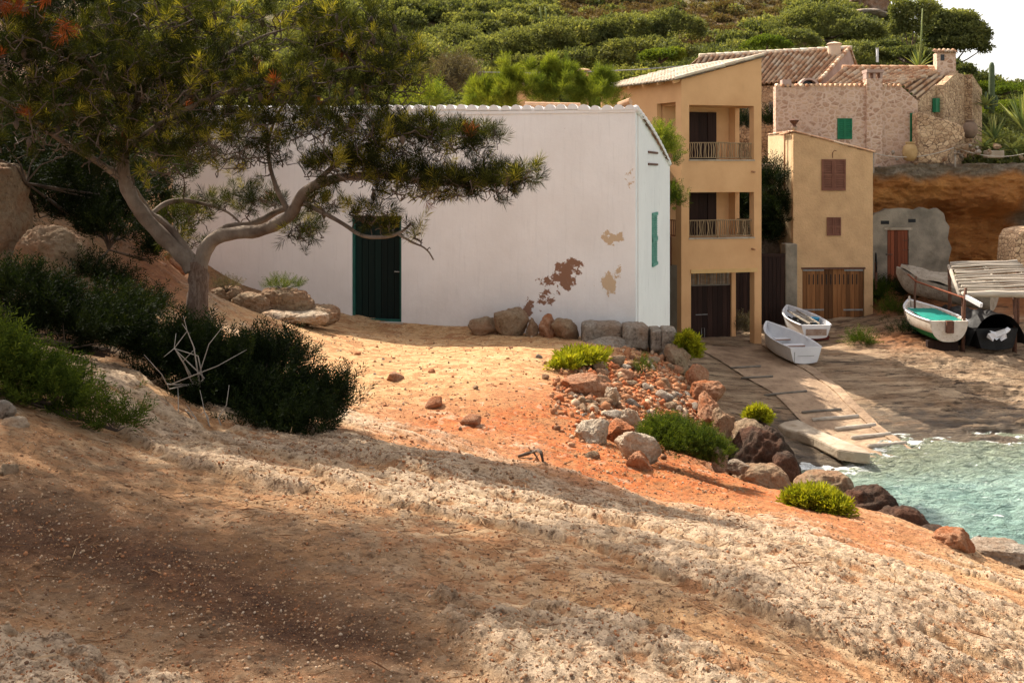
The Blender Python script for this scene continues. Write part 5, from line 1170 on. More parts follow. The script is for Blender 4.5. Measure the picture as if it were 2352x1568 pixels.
limbs1 = [[tb_]+PL((453, 690, 15, .18), (457, 650, 15, .175), (455, 622, 15, .18), (452, 600, 15, .15)),
 PL((458, 615, 15, .14), (468, 578, 15, .135), (490, 546, 14.9, .125), (540, 534, 14.8, .115), (600, 532, 14.7, .11), (650, 508, 14.5, .10), (674, 488, 14.5, .10), (690, 450, 14.4, .095), (720, 425, 14.3, .085), (790, 405, 14.2, .07), (870, 402, 14, .055), (960, 412, 13.8, .045), (1060, 425, 13.7, .035), (1150, 420, 13.6, .022), (1225, 405, 13.5, .012)),
 PL((478, 560, 15.1, .07), (510, 522, 15.25, .07), (590, 515, 15.4, .065), (640, 482, 15.4, .06), (690, 474, 15.2, .05), (730, 440, 15.1, .035)),
 PL((668, 495, 14.5, .06), (640, 445, 14.6, .045), (622, 395, 14.7, .035), (612, 330, 14.8, .028), (640, 250, 14.8, .02), (700, 190, 14.8, .014)),
 PL((700, 468, 14.4, .045), (750, 492, 14.2, .038), (795, 518, 14, .035), (830, 544, 13.9, .033), (890, 546, 13.8, .028), (925, 532, 13.75, .024), (945, 512, 13.7, .018)),
 PL((915, 538, 13.75, .022), (945, 556, 13.7, .018), (980, 570, 13.7, .014), (996, 597, 13.7, .008)),
 PL((443, 620, 15, .15), (425, 592, 15, .14), (390, 560, 15, .13), (342, 512, 14.9, .125), (310, 468, 14.8, .12), (290, 430, 14.8, .12), (280, 385, 14.7, .11), (285, 330, 14.6, .09), (305, 250, 14.5, .07), (345, 170, 14.5, .05), (390, 90, 14.4, .03), (430, 20, 14.3, .02)),
 PL((448, 598, 15, .075), (425, 570, 15.05, .075), (400, 535, 15.1, .07), (372, 505, 15.2, .06), (345, 492, 15.2, .05), (325, 455, 15.1, .035), (310, 430, 14.9, .02)),
 PL((345, 494, 15.2, .045), (375, 468, 15.4, .05), (415, 458, 15.5, .05), (460, 466, 15.6, .035), (520, 482, 15.6, .025), (560, 520, 15.6, .015)),
 PL((272, 405, 14.7, .07), (220, 368, 14.4, .055), (150, 330, 14.1, .05), (90, 285, 13.8, .04), (20, 235, 13.5, .03), (-80, 180, 13.2, .02)),
 PL((283, 345, 14.6, .06), (400, 262, 14.3, .045), (520, 210, 14.2, .04), (640, 190, 14.2, .035), (740, 170, 14.3, .03), (830, 150, 14.4, .02), (900, 165, 14.4, .012)),
 PL((300, 270, 14.5, .05), (240, 180, 14.2, .04), (160, 110, 14, .03), (80, 60, 13.8, .02)),
 PL((400, 262, 14.3, .03), (480, 150, 14.6, .03), (580, 90, 14.8, .025), (680, 60, 15, .015)),
 PL((720, 425, 14.3, .05), (800, 350, 14.2, .04), (900, 310, 14.1, .03), (1000, 300, 14, .02), (1090, 290, 13.9, .012))]
bl1 = [(830, 385, 14, 150, 50, .9, 190), (980, 430, 13.8, 150, 45, .8, 210), (1120, 425, 13.6, 95, 45, .55, 130), (1200, 410, 13.5, 45, 30, .4, 50), (980, 320, 13.9, 140, 55, .9, 170), (1090, 330, 13.8, 60, 40, .5, 50), (1125, 300, 13.7, 22, 10, .2, 6), (830, 300, 14.1, 160, 70, 1, 170),
 (820, 120, 14.7, 150, 100, 1.2, 230), (910, 190, 14.4, 80, 70, .9, 110), (690, 60, 15, 130, 80, 1.2, 120), (700, 220, 14.5, 180, 80, 1.3, 220), (560, 330, 14.4, 150, 90, 1.3, 220), (470, 200, 14.4, 170, 130, 1.5, 330), (400, 60, 14.4, 170, 90, 1.4, 170),
 (280, 180, 14.2, 190, 150, 1.6, 330), (150, 280, 14, 190, 110, 1.4, 230), (330, 350, 14.4, 140, 90, 1.2, 150), (60, 120, 13.8, 160, 150, 1.4, 220),
 (430, 520, 15.8, 60, 60, .6, 55), (570, 470, 15.6, 110, 40, .6, 75), (695, 540, 14.7, 50, 35, .4, 45), (740, 470, 14.4, 50, 30, .4, 35), (850, 490, 13.9, 60, 20, .35, 35), (880, 522, 13.8, 50, 20, .2, 28), (965, 545, 13.7, 22, 22, .2, 16), (985, 575, 13.7, 15, 10, .1, 6)]
bl1 = [(a, b, c*KP, d, e, f*KP, n) for a, b, c, d, e, f, n in bl1]
pine('pine_tree', 'gnarled forked Aleppo pine leaning over the terrace in front of the white house', limbs1, bl1, 1, 1, zb0, bare=.32)
# neighbour on the left bank: its crown hangs over the top left of the view and shades the rock
def WX(x, y, z, r): return (x, y, z, r)
g0 = Lz(-9.2, 10.6)-.1
limbs2 = [[WX(-9.2, 10.6, g0, .2), WX(-9.0, 10.4, g0+1.2, .17), WX(-8.6, 10.2, g0+2.2, .15)],
 [WX(-8.7, 10.3, g0+1.8, .13), WX(-7.6, 9.6, 2.2, .11), WX(-6.3, 9.0, 2.9, .08), WX(-5.0, 8.4, 3.3, .05), WX(-3.9, 8.0, 3.4, .02)],
 [WX(-8.6, 10.2, g0+2.2, .12), WX(-7.8, 11.2, 2.9, .09), WX(-6.9, 12.0, 3.5, .06), WX(-5.8, 12.4, 3.9, .03)],
 [WX(-7.6, 9.6, 2.2, .08), WX(-6.4, 9.3, 1.9, .06), WX(-5.2, 9.0, 1.7, .045), WX(-4.3, 8.8, 1.45, .02)],
 [WX(-8.4, 10.2, 1.6, .08), WX(-7.3, 8.6, 2.7, .06), WX(-6.2, 7.4, 3.1, .05), WX(-5.0, 6.6, 3.2, .02)]]
def wb(x, y, z, rx, ry, rz, n):  # crown lobe in metres
    return (CXP+FPX*x/y, HZ-FPX*z/y, y, rx*FPX/y, rz*FPX/y, ry, n)
bl2 = [wb(-4.3, 7.7, 3.2, 1.6, 1.4, .6, 620), wb(-3.1, 8.9, 3.5, 1.3, 1.2, .6, 460), wb(-5.2, 6.2, 2.9, 1.3, 1.1, .6, 420), wb(-5.6, 8.0, 3.6, 1.8, 1.8, .5, 420), wb(-5.3, 8.5, 3.3, 1.5, 1.2, .6, 260), wb(-6.9, 9.6, 3.2, 1.5, 1.4, .9, 260), wb(-4.6, 8.8, 1.75, .85, .6, .45, 150), wb(-6.2, 11.6, 3.6, 1.5, 1.3, .7, 200), wb(-5.9, 7.0, 3.3, 1.3, 1.0, .6, 200), wb(-3.6, 8.6, 3.9, .9, .9, .5, 110), wb(-5.2, 9.1, 1.1, .6, .5, .3, 60)]  # leading lobes lie out of view, added to deepen the foreground shade
dead2 = [wb(-4.35, 8.6, 1.62, .4, .3, .18, 34), wb(-3.85, 8.7, 1.28, .10, .1, .06, 4)]
pine('pine_tree', 'dark pine at the left edge whose crown with rust red dead needles fills the corner', limbs2, bl2, 1, 1, (-9.2, 10.6, g0), dead2, bare=.08)
# ---- shrubs
LEAF_T0 = [np.array([needle((math.cos(a)*math.sin(t), math.sin(a)*math.sin(t), math.cos(t)), .17, .10, (0.12*math.cos(a*3), .12*math.sin(a*2), .1*math.sin(a*5))) for a, t in zip(RNG.uniform(0, 6.28, 9), RNG.uniform(0, 1.5, 9))]) for _ in range(3)]
def shrub(name, label, cat, lobes, m, T, sc, n, group=None, stems=True, vv=None, core=None, up=.6, kind=None, stem_m='twig'):
    """lobes: (x,y,z centre, rx,ry,rz) in metres"""
    b = np.array(lobes[0][:3]); root = thing(name, label, cat, (b[0], b[1], b[2]-lobes[0][5]*.8), group); P = []; D = []
    tot = sum(l[3]*l[5] for l in lobes)
    for l in lobes:
        k = max(20, int(n*l[3]*l[5]/tot)); q = RNG.normal(size=(k, 3)); q /= np.linalg.norm(q, axis=1, keepdims=True); q[:, 2] = np.abs(q[:, 2])*1.0-.25*(RNG.random(k) < .35)
        rr = RNG.uniform(.45, 1.0, (k, 1))**.5*(1+.30*fbm(q[:, 0]*2.2+l[0], q[:, 1]*2.2, q[:, 2]*2.2, o=2, seed=81)[:, None]); P.append(np.array(l[:3])+q*rr*np.array(l[3:6])); D.append(q+RNG.normal(size=q.shape)*.35+[0, 0, up])
    P = np.concatenate(P); D = np.concatenate(D); v = np.clip(.1+.55*RNG.random(len(P))+.35*fbm(P[:, 0]*2, P[:, 1]*2, P[:, 2]*2, o=2, seed=82), 0, 1) if vv is None else vv
    gap = fbm(P[:, 0]*3.1+5, P[:, 1]*3.1, P[:, 2]*3.1, o=2, seed=83) > -.22; P, D, v = P[gap], D[gap], v[gap]
    leafy('foliage', T, P, D, RNG.uniform(.6, 1.5, len(P))*sc, m, root, v)
    if stems:
        mb = MB(); 
        for i in RNG.choice(len(P), min(len(P), 40 if n > 400 else 14), replace=False):
            l = min(lobes, key=lambda l: np.linalg.norm(P[i]-np.array(l[:3]))); c = b-[0, 0, lobes[0][5]*.75]; mid = np.array(l[:3])*.75+P[i]*.25; mid[2] -= l[5]*.3; mb.tube([c, mid, P[i]], [.013, .009, .004], 4, cap=False)
        mb.build('stems', M[stem_m], root)
    return root
def G(px, py, d=None): p = gp(px, py) if d is None else W(px, py, d); return p
def lob(px, py, d, rxp, ryp, rd=None):     # lobe from its centre pixel, distance and pixel radii
    c = W(px, py, d); k = d/FPX; return (c[0], c[1], c[2], rxp*k, rd or rxp*k*.8, ryp*k)
shrub('juniper_shrub', 'large dark green juniper shrub spreading down from the pine trunk', 'shrub', [lob(450, 815, 10.0, 80, 50), lob(400, 870, 9.9, 70, 70), lob(500, 885, 9.9, 105, 85), lob(600, 900, 9.8, 100, 90), lob(560, 950, 9.6, 110, 60), lob(680, 955, 9.7, 90, 55), lob(770, 945, 9.7, 48, 55), lob(460, 950, 9.5, 70, 50), lob(640, 830, 10.4, 40, 40), lob(370, 815, 10.3, 45, 35), lob(545, 800, 10.3, 40, 30), lob(700, 985, 9.3, 90, 35), lob(600, 985, 9.2, 80, 30)], M['heath'], SPRIG_T, 1.15, 6800)
shrub('heath_shrub', 'dark heather like shrub mass on the left bank above the pale rock', 'shrub', [lob(40, 720, 9.8, 110, 75), lob(150, 775, 9.6, 105, 65), lob(250, 800, 9.9, 70, 60), lob(270, 740, 10.6, 60, 45), lob(340, 800, 11.5, 40, 45)], M['heath'], SPRIG_T, 1.2, 3800)
shrub('heath_shrub', 'brighter green low heath shrub on the rock slope at the left edge', 'shrub', [lob(20, 870, 6.9, 90, 55), lob(110, 920, 6.9, 90, 45), lob(190, 955, 7.0, 70, 30), lob(265, 985, 7.0, 42, 18), lob(-60, 850, 6.8, 90, 80)], M['heath_light'], SPRIG_T, .9, 2600)
shrub('heath_shrub', 'olive shrub beside the boulder behind the pine trunk', 'shrub', [lob(235, 660, 12.6, 60, 30), lob(320, 715, 12.3, 50, 32)], M['heath'], SPRIG_T, 1.1, 600)
shrub('bank_shrub', 'dense dark undergrowth on the bank below the left pine', 'shrub', [lob(60, 360, 12.5, 150, 80), lob(230, 430, 13.5, 110, 60), lob(80, 480, 13.5, 120, 60), lob(200, 510, 14, 110, 50), lob(180, 430, 15.5, 120, 70), lob(20, 400, 14.5, 90, 80), lob(320, 460, 16.5, 60, 60)], M['heath'], SPRIG_T, 1.6, 4200)
shrub('bank_shrub', 'leafy sunlit bush behind the fork of the pine', 'shrub', [lob(410, 540, 17, 50, 60), lob(200, 330, 18, 130, 100), lob(350, 400, 18, 80, 80), lob(60, 300, 18, 120, 100)], M['heath_light'], SPRIG_T, 1.7, 2200)
shrub('bank_shrub', 'scrubby dark bush on the orange slope between the boulder and the pine', 'shrub', [lob(250, 540, 13.2, 60, 45), lob(330, 590, 13.6, 32, 30), lob(290, 500, 14.2, 50, 40), lob(180, 640, 11.8, 40, 24)], M['heath'], SPRIG_T, 1.3, 1500)
shrub('bank_shrub', 'tall dark thicket high on the left bank behind the pine crown', 'shrub', [lob(80, 200, 19, 170, 110), lob(260, 230, 19, 130, 110), lob(-60, 80, 19, 150, 120), lob(380, 300, 20, 80, 80), lob(180, 60, 21, 170, 110)], M['heath'], SPRIG_T, 2.2, 5200)
def dead_bush(label, pts, n):
    t = thing('dead_branch', label, 'branch', tuple(W(*pts[0]))); 
    for k in range(n):
        mb = MB(); p = np.array(W(*pts[0]))*.93+RNG.normal(size=3)*.03; q = np.array(W(*pts[1+k % (len(pts)-1)]))*.915; mid = (p+q)/2+RNG.normal(size=3)*.10
        mb.tube([p, mid, q, q+(q-mid)*.5+RNG.normal(size=3)*.06], [.009, .006, .004, .002], 5); mb.build('twig', M['dead_twig'], t, True)
dead_bush('bleached dead branches poking from the juniper below the pine trunk', [(455, 885, 10.1), (400, 800, 10.0), (430, 760, 10.1), (372, 860, 9.9), (480, 790, 10.1), (500, 840, 10.0), (420, 830, 9.9)], 9)
dead_bush('small bleached twigs low in front of the juniper', [(500, 1010, 9.4), (450, 960, 9.4), (470, 945, 9.5), (410, 940, 9.4), (520, 930, 9.6)], 6)
def low(name, label, px, py, rxp, ryp, n, m='samphire', T=SUCC_T, sc=1.2, d=None, group=None, cat='plant', extra=()):
    p = gp(px, py) if d is None else W(px, py, d); k = p[1]/FPX; L_ = [(p[0], p[1], p[2]+ryp*k*.5, rxp*k, rxp*k*.7, ryp*k)]
    for dx, dy, fx, fy in extra: q = gp(px+dx, py+dy) if d is None else W(px+dx, py+dy, d); L_.append((q[0], q[1], q[2]+ryp*k*.5*fy, rxp*k*fx, rxp*k*.7*fx, ryp*k*fy))
    return shrub(name, label, cat, L_, M[m], T, sc, n, group, stems=True)
low('samphire', 'yellow green samphire on the terrace edge below the stone blocks', 1330, 840, 42, 13, 650, sc=1.5, extra=((-40, 8, .6, .6), (45, -6, .5, .6)))
low('samphire', 'bright samphire tuft hanging by the last stone block at the slipway top', 1580, 812, 17, 24, 300, d=18.6, sc=1.5, extra=((8, 20, .8, .7),))
low('samphire', 'bright yellow samphire clump on the low rock above the sea', 1870, 1168, 46, 18, 1000, sc=1.1, extra=((50, 12, .5, .6), (-30, -5, .6, .6)))
low('samphire', 'tiny green tuft on the dark rock near the sea slab', 1741, 972, 17, 15, 220, d=15.3, sc=1.3)
shrub('gully_shrub', 'green juniper cushion filling the gully of the rubble bank', 'shrub', [lob(1530, 1008, 11.9, 46, 28), lob(1590, 1032, 11.6, 50, 28), lob(1640, 1055, 11.5, 30, 16)], M['heath_light'], SPRIG_T, .8, 2400)
low('weed', 'small green weed growing on the terrace edge stones', 1478, 862, 12, 22, 90, 'heath_light', SPRIG_T, .7)
low('weed', 'weeds sprouting over the boulders left of the green door', 650, 665, 40, 12, 160, 'heath_light', SPRIG_T, .8, d=19.0)
low('weed', 'scrappy grass against the white wall behind the pine trunk', 520, 668, 25, 14, 90, 'grey_bush', SPRIG_T, .8, d=18.6)
def lows(label, px, py, rxp, ryp, n, m='heath_light', sc=2.2, name='weed'):
    p = sp_(px, py); k = p[1]/FPX; return shrub(name, label, 'plant', [(p[0], p[1], p[2]+ryp*k*.4, rxp*k, rxp*k*.8, ryp*k)], M[m], SPRIG_T, sc, n, None, stems=False)
lows('green weeds along the foot of the stucco house wall', 2020, 700, 18, 28, 300, sc=2.6); lows('green weeds trailing over the orange earth near the stucco house', 2045, 722, 28, 12, 200)
lows('dark weed tuft on the orange earth path', 2040, 668, 16, 9, 120, 'heath'); lows('dark bushes growing behind the fishing boat', 2105, 690, 32, 30, 420, 'heath', 2.6)
lows('small weed in the cobbles beside the old rowing boat', 1975, 790, 18, 8, 110); lows('dry weeds by the plank gate', 1700, 770, 14, 22, 140, 'grey_bush'); lows('dead brush beside the pier', 1818, 722, 10, 24, 120, 'grey_bush')
lows('dark weeds under the bow of the fishing boat', 2075, 770, 30, 12, 180, 'heath'); lows('brush at the foot of the cave store', 2140, 640, 30, 14, 220, 'grey_bush', 2.6)
# bank between the houses
def hs(label, L_, m, T, sc, n, name='bush', cat='bush'): return shrub(name, label, cat, L_, M[m], T, sc, n, stems=False)
hs('dark green bush hanging down the rock bank between the two houses', [lob(1772, 430, 43.3, 26, 40, 1.2), lob(1790, 500, 43.0, 24, 50, 1.0), lob(1768, 550, 43.0, 20, 30, .8), lob(1700, 500, 42.6, 30, 60, .8)], 'heath', SPRIG_T, 3.6, 1500)
hs('bright shrub leaning past the white gable', [lob(1515, 325, 28, 17, 26, .5), lob(1530, 352, 28, 14, 20, .4)], 'bright_bush', SPRIG_T, 1.7, 420)
hs('green creeper on the ochre house side wall near the white gable', [lob(1548, 470, 34, 9, 22, .4), lob(1546, 380, 33, 7, 12, .3)], 'heath_light', SPRIG_T, 2.4, 160)
hs('dark shrub in front of the upper stone wall seen through the balcony', [lob(1702, 290, 47.6, 12, 20, .5), lob(1770, 285, 48, 9, 16, .4)], 'heath', SPRIG_T, 3.2, 260)
hs('unseen dark bushes added on the bank between the white house and the ochre house to shade the slipway', [(3.6, 36.5, .3, 1.3, 1.6, 1.5), (4.0, 39, .4, 1.2, 1.6, 1.5), (2.6, 34, .2, 1.5, 1.6, 1.3)], 'heath', LEAF_T0, 1.6, 1500)  # added out of view to keep sun off the slipway and boats
# saplings behind the white roof
for (x, y, rx, ry, lb) in ((1130, 225, 52, 42, 'bright green pine sapling behind the roof nearest the big pine'), (1215, 205, 55, 55, 'bright green pine sapling with pointed tips in the middle behind the roof'), (1295, 205, 55, 52, 'bright green pine sapling left of the distant chimney'), (1370, 222, 55, 40, 'bright green pine sapling beside the ochre roof eave')):
    k = 26/FPX; L_ = [lob(x, y+20, 26, rx, ry, .8)]+[lob(x+RNG.uniform(-rx*.9, rx*.9), y-ry*.35+RNG.uniform(-16, 24), 26, 8, 34, .2) for _ in range(12)]
    hs(lb, L_, 'bright_bush', PINE_T, 1.5, 900, 'pine_sapling', 'sapling')
hs('grey brown bare bush left of the bright saplings', [lob(1040, 205, 30, 48, 40, 1)], 'grey_bush', SPRIG_T, 2.6, 800)
hs('low green bush peeping over the white roof behind the pine', [lob(965, 238, 27, 40, 16, .6), lob(1000, 232, 27, 22, 16, .5)], 'bright_bush', SPRIG_T, 2.2, 320)
# ---- succulents and trees on the upper terrace
def rosette(name, label, cat, c, n, l, w, m, tilt=(.15, 1.15), curl=.25):
    t = thing(name, label, cat, tuple(c)); mb = MB()
    for i in range(n):
        a = i*2.399+RNG.uniform(-.2, .2); th = tilt[0]+(tilt[1]-tilt[0])*(i/n); L_ = l*RNG.uniform(.8, 1.1); d = np.array([math.cos(a)*math.sin(th), math.sin(a)*math.sin(th), math.cos(th)]); s = nrm(np.cross(d, [0, 0, 1.])) if th > .02 else np.array([1., 0, 0]); P_ = []; m_ = 6
        for j in range(m_+1):
            u = j/m_; p = np.array(c, float)+d*L_*u-np.array([0, 0, curl*L_*u*u*math.sin(th)]); ww = w*(math.sin(math.pi*min(u*.9+.12, 1))**.6)*(1-u**3)+.004; P_ += [p-s*ww/2+np.cross(s, d)*ww*.18, p-np.cross(s, d)*ww*.12, p+s*ww/2+np.cross(s, d)*ww*.18]
        v = RNG.uniform(0, 1); mb.add(P_, [(j*3+k, j*3+k+1, (j+1)*3+k+1, (j+1)*3+k) for j in range(m_) for k in (0, 1)], v)
    mb.build('leaves', M[m], t); return t
rosette('agave', 'spiky yellow green agave beside the dark urn', 'agave', W(2283, 322, 47), 26, 1.35, .13, 'agave', (.05, 1.3))
rosette('agave', 'broad blue grey agave sprawling at the right edge below the yucca', 'agave', W(2325, 345, 46.5), 18, 1.1, .17, 'agave', (.5, 1.5), .5)
rosette('agave', 'low agave against the cliff top rubble in front of the spiky one', 'agave', W(2262, 338, 46.2), 16, .9, .12, 'agave', (.7, 1.5), .3)
rosette('yucca', 'tall yucca with upright blades at the right edge', 'yucca', W(2350, 300, 47), 34, 2.2, .12, 'agave', (.02, 1.0), .1)
rosette('yucca', 'pale spiky yucca behind the pantile roof under the hill pine', 'yucca', W(2110, 156, 56), 24, 1.3, .12, 'agave', (.05, 1.2), .1)
rosette('aloe', 'grey green aloe clump beside the cactus', 'aloe', W(2265, 245, 50), 20, .9, .14, 'agave', (.2, 1.3), .3)
def cactus(label, px, pyb, pyt, d, r, arms=()):
    t = thing('cactus', label, 'cactus', tuple(W(px, pyb, d))); a, b = W(px, pyb+20, d), W(px, pyt, d); mb = MB(); mb.tube([a, a+(b-a)*.3, a+(b-a)*.6, a+(b-a)*.92, a+(b-a)*.985, b], [r*.9, r, r, r*.95, r*.6, r*.1], 12, wob=.07); mb.build('stem', M['cactus'], t, True)
    for (dx, h0, h1) in arms: mb = MB(); p = a+(b-a)*h0; q = np.array([dx, 0, 0]); mb.tube([p, p+q, p+q+(b-a)*(h1-h0)*.6, p+q+(b-a)*(h1-h0)], [r*.7, r*.75, r*.7, r*.25], 10); mb.build('arm', M['cactus'], t, True)
cactus('tall column cactus standing against the sky at the right', 2278, 240, 143, 50, .14, ((-.30, .1, .42), (.22, .15, .35)))
st_ = thing('agave_stalk', 'tall agave flower stalk rising before the hill pine', 'plant', tuple(W(2115, 150, 55.5))); mb = MB(); mb.tube([W(2112, 160, 55.5), W(2116, 90, 55.5), W(2119, 20, 55.5)], [.06, .05, .03], 7); mb.build('stalk', M['agave'], st_, True)
pp = thing('white_post', 'short white marker post on the slope above the tiled roof', 'post', tuple(W(2015, 122, 60))); mb = MB(); a = W(2015, 128, 60); mb.box(a[0]-.06, a[0]+.06, 59.95, 60.05, a[2]-.4, a[2]+.42); mb.build('shaft', M['white_paint'], pp); mb = MB(); mb.box(a[0]-.08, a[0]+.08, 59.92, 60.08, a[2]+.42, a[2]+.46); mb.build('cap', M['steel'], pp)
LEAF_T = [np.array([[q+np.array([0, 0, 0]) for q in needle((math.cos(a)*math.sin(t), math.sin(a)*math.sin(t), math.cos(t)), .17, .10, (0.16*math.cos(a*3), .16*math.sin(a*2), .14*math.sin(a*5)))] for a, t in zip(RNG.uniform(0, 6.28, 12), RNG.uniform(0, 1.5, 12))]) for _ in range(4)]
def hill_tree(label, base, lobes, n, m='scrub', sc=1.0, trunk=.14, name='hill_pine'):
    t = thing(name, label, 'tree', tuple(base)); P = []; D = []
    tot = sum(l[3]*l[5] for l in lobes)
    for l in lobes:
        k = int(n*l[3]*l[5]/tot); q = RNG.normal(size=(k, 3)); q /= np.linalg.norm(q, axis=1, keepdims=True); rr = RNG.uniform(.3, 1.05, (k, 1))**.5; P.append(np.array(l[:3])+q*rr*np.array(l[3:6])*(1+.22*fbm(q[:, 0]*3, q[:, 1]*3, q[:, 2]*3+l[0], o=2, seed=91)[:, None])); D.append(q+[0, 0, .5]+RNG.normal(size=q.shape)*.4)
    P = np.concatenate(P); D = np.concatenate(D); leafy('crown', LEAF_T, P, D, sc*RNG.uniform(.6, 1.2, len(P)), M[m], t, np.clip(.3+.3*RNG.random(len(P))+.4*fbm(P[:, 0]*.6, P[:, 1]*.6, P[:, 2]*.8, o=3, seed=92), 0, 1))
    mb = MB(); top = np.array(lobes[0][:3]); base = np.array(base, float); mb.tube([base, base*.6+top*.4+[.15, 0, 0], top], [trunk, trunk*.8, trunk*.4], 8, 1)
    mb.build('trunk', M['bark'], t, True)
    for l in lobes[1:]: mb = MB(); q = np.array(l[:3]); s = base*.55+top*.45+[.1, 0, 0]; mb.tube([s, (s+q)/2-[0, 0, .1], q], [trunk*.5, trunk*.35, trunk*.2], 6, 1); mb.build('limb', M['bark'], t, True)
    return t
hb = W(2164, 160, 72); hb[2] = min(hb[2], Hz(hb[0], hb[1])); hill_tree('big umbrella shaped pine on the ridge against the sky', hb, [lob(2200, 75, 72, 55, 26), lob(2160, 70, 72, 45, 30), lob(2240, 80, 72, 32, 26), lob(2200, 45, 72, 45, 18), lob(2150, 40, 72, 28, 14), lob(2185, 100, 72, 70, 12), lob(2262, 110, 72, 14, 8)], 3600, 'scrub', 1.15)
hb = W(2078, 100, 66); hb[2] = min(hb[2], Hz(hb[0], hb[1])); hill_tree('slender paler pine left of the umbrella pine', hb, [lob(2100, 45, 66, 38, 30), lob(2070, 25, 66, 26, 26), lob(2120, 15, 66, 34, 14), lob(2060, 60, 66, 14, 20)], 900, 'scrub', 1.0, .08)
# crag on the skyline
def rock_mesh(c, s, seed, sub=4, cuts=9, rough=.12, m='rock_cream', name='rock', smooth=True, rot=None, fl=1.0, parent=None):
    import bmesh
    b = bmesh.new(); bmesh.ops.create_icosphere(b, subdivisions=sub, radius=1); V = np.array([v.co[:] for v in b.verts]); F = np.array([[v.index for v in f.verts] for f in b.faces]); b.free()
    rg = np.random.default_rng(seed); r = np.full(len(V), 1.25)
    for i in range(cuts):
        n = rg.normal(size=3); n /= np.linalg.norm(n); d = rg.uniform(.62, .95); k = V@n; r = np.where(k > .05, np.minimum(r, d/np.maximum(k, .05)), r)
    r = np.minimum(r, 1.12); o = rg.uniform(0, 50, 3)
    r = r*(1+rough*fbm(V[:, 0]*1.7+o[0], V[:, 1]*1.7+o[1], V[:, 2]*1.7+o[2], o=3)+rough*.45*(1-2*np.abs(fbm(V[:, 0]*5+o[0], V[:, 1]*5, V[:, 2]*5+o[2], o=3)))*fl)
    P = V*r[:, None]*np.array(s); a = rg.uniform(0, 6.28) if rot is None else rot; ca, sa = math.cos(a), math.sin(a); P = P@np.array([[ca, sa, 0], [-sa, ca, 0], [0, 0, 1.]])
    return amesh(name, P+np.array(c), F, M[m] if isinstance(m, str) else m, parent, smooth)
cr = W(1995, -40, 92); o = rock_mesh(cr, (2.3, 3.0, 4.2), 5, 5, 14, .22, stone_rock('crag_stone', (.26, .14, .09), (.48, .30, .20), (.42, .36, .32), .5), 'crag', rot=.2); tag(o, 'bare orange and grey rock crag on the skyline at the top right', 'crag')
cr = W(1985, 34, 88); o = rock_mesh(cr, (1.7, 1.6, .35), 8, 4, 9, .2, 'rock_grey', 'rock_ledge', rot=.1); tag(o, 'flat grey ledge at the foot of the skyline crag', 'rock')
# ---- maquis on the hillside: one mass of scrub, plus the mounds one can pick out
def mound_pts(c, r, n):
    q = RNG.normal(size=(n, 3)); q /= np.linalg.norm(q, axis=1, keepdims=True); q[:, 2] = np.abs(q[:, 2])-.12
    lum = 1+.28*fbm(q[:, 0]*2.4+c[0], q[:, 1]*2.4+c[1], q[:, 2]*2.4, o=3, seed=95)+.05*RNG.normal(size=n); P = np.array(c)+q*lum[:, None]*np.array(r); return P, q+RNG.normal(size=q.shape)*.45+[0, 0, .35]
PPs = []; DDs = []; VVs = []; SSs = []; cores = MB()
cand = 0
while cand < 1500:
    cand += 1; y = 50+90*RNG.random()**1.5; u = RNG.uniform(-.42, .56); x = u*y; px = CXP+FPX*u; z = Hz(x, y); py = HZ-FPX*z/y
    if py < -60 or (px > 1500 and px < 2260 and y < 57): continue
    bare_ = (1380 < px < 1760 and py < 95-(px-1400)*.05+20*math.sin(px*.02)) or (1270 < px < 1420 and py < 75)
    if bare_ and RNG.random() < .6: continue
    r = RNG.uniform(.7, 1.9)*(.75+.25*y/80)*(.38 if bare_ else 1); c = (x, y, z-.1*r); sq = RNG.uniform(.55, .95); rr_ = (r*RNG.uniform(.9, 1.5), r, r*sq)
    n = int((70 if y < 90 else 46)*r*r*1.35)+12; P, D = mound_pts(c, rr_, n); PPs.append(P); DDs.append(D); VVs.append(np.clip(RNG.uniform(.1, .75)+RNG.uniform(-.2, .2, n), 0, 1)); SSs.append(np.full(n, 1.15+.5*(y > 80)))
o = leafy('hillside_scrub', LEAF_T, np.concatenate(PPs), np.concatenate(DDs), np.concatenate(SSs)*RNG.uniform(.6, 1.2, sum(map(len, PPs))), M['scrub'], None, np.concatenate(VVs)); tag(o, 'green maquis scrub covering the hillside', 'scrub', kind='stuff')
PPs = []; DDs = []; VVs = []
for i in range(420):
    px, py = RNG.uniform(1260, 1800), RNG.uniform(-40, 105); p = hp(px, py, 60, 150)
    if p[1] > 149: continue
    r = RNG.uniform(.2, .65); P, D = mound_pts((p[0], p[1], p[2]), (r*1.5, r, r*.6), int(26*r*r*4)+6); PPs.append(P); DDs.append(D); VVs.append(np.full(len(P), RNG.random()))
o = leafy('dry_scrub', LEAF_T, np.concatenate(PPs), np.concatenate(DDs), 1.1*RNG.uniform(.6, 1.2, sum(map(len, PPs))), foliage('dry_scrub_leaf', (.10, .07, .04), (.17, .14, .07), (.16, .19, .07), .15), None, np.concatenate(VVs)); tag(o, 'low dry scrub on the bare brown part of the slope', 'scrub', kind='stuff')
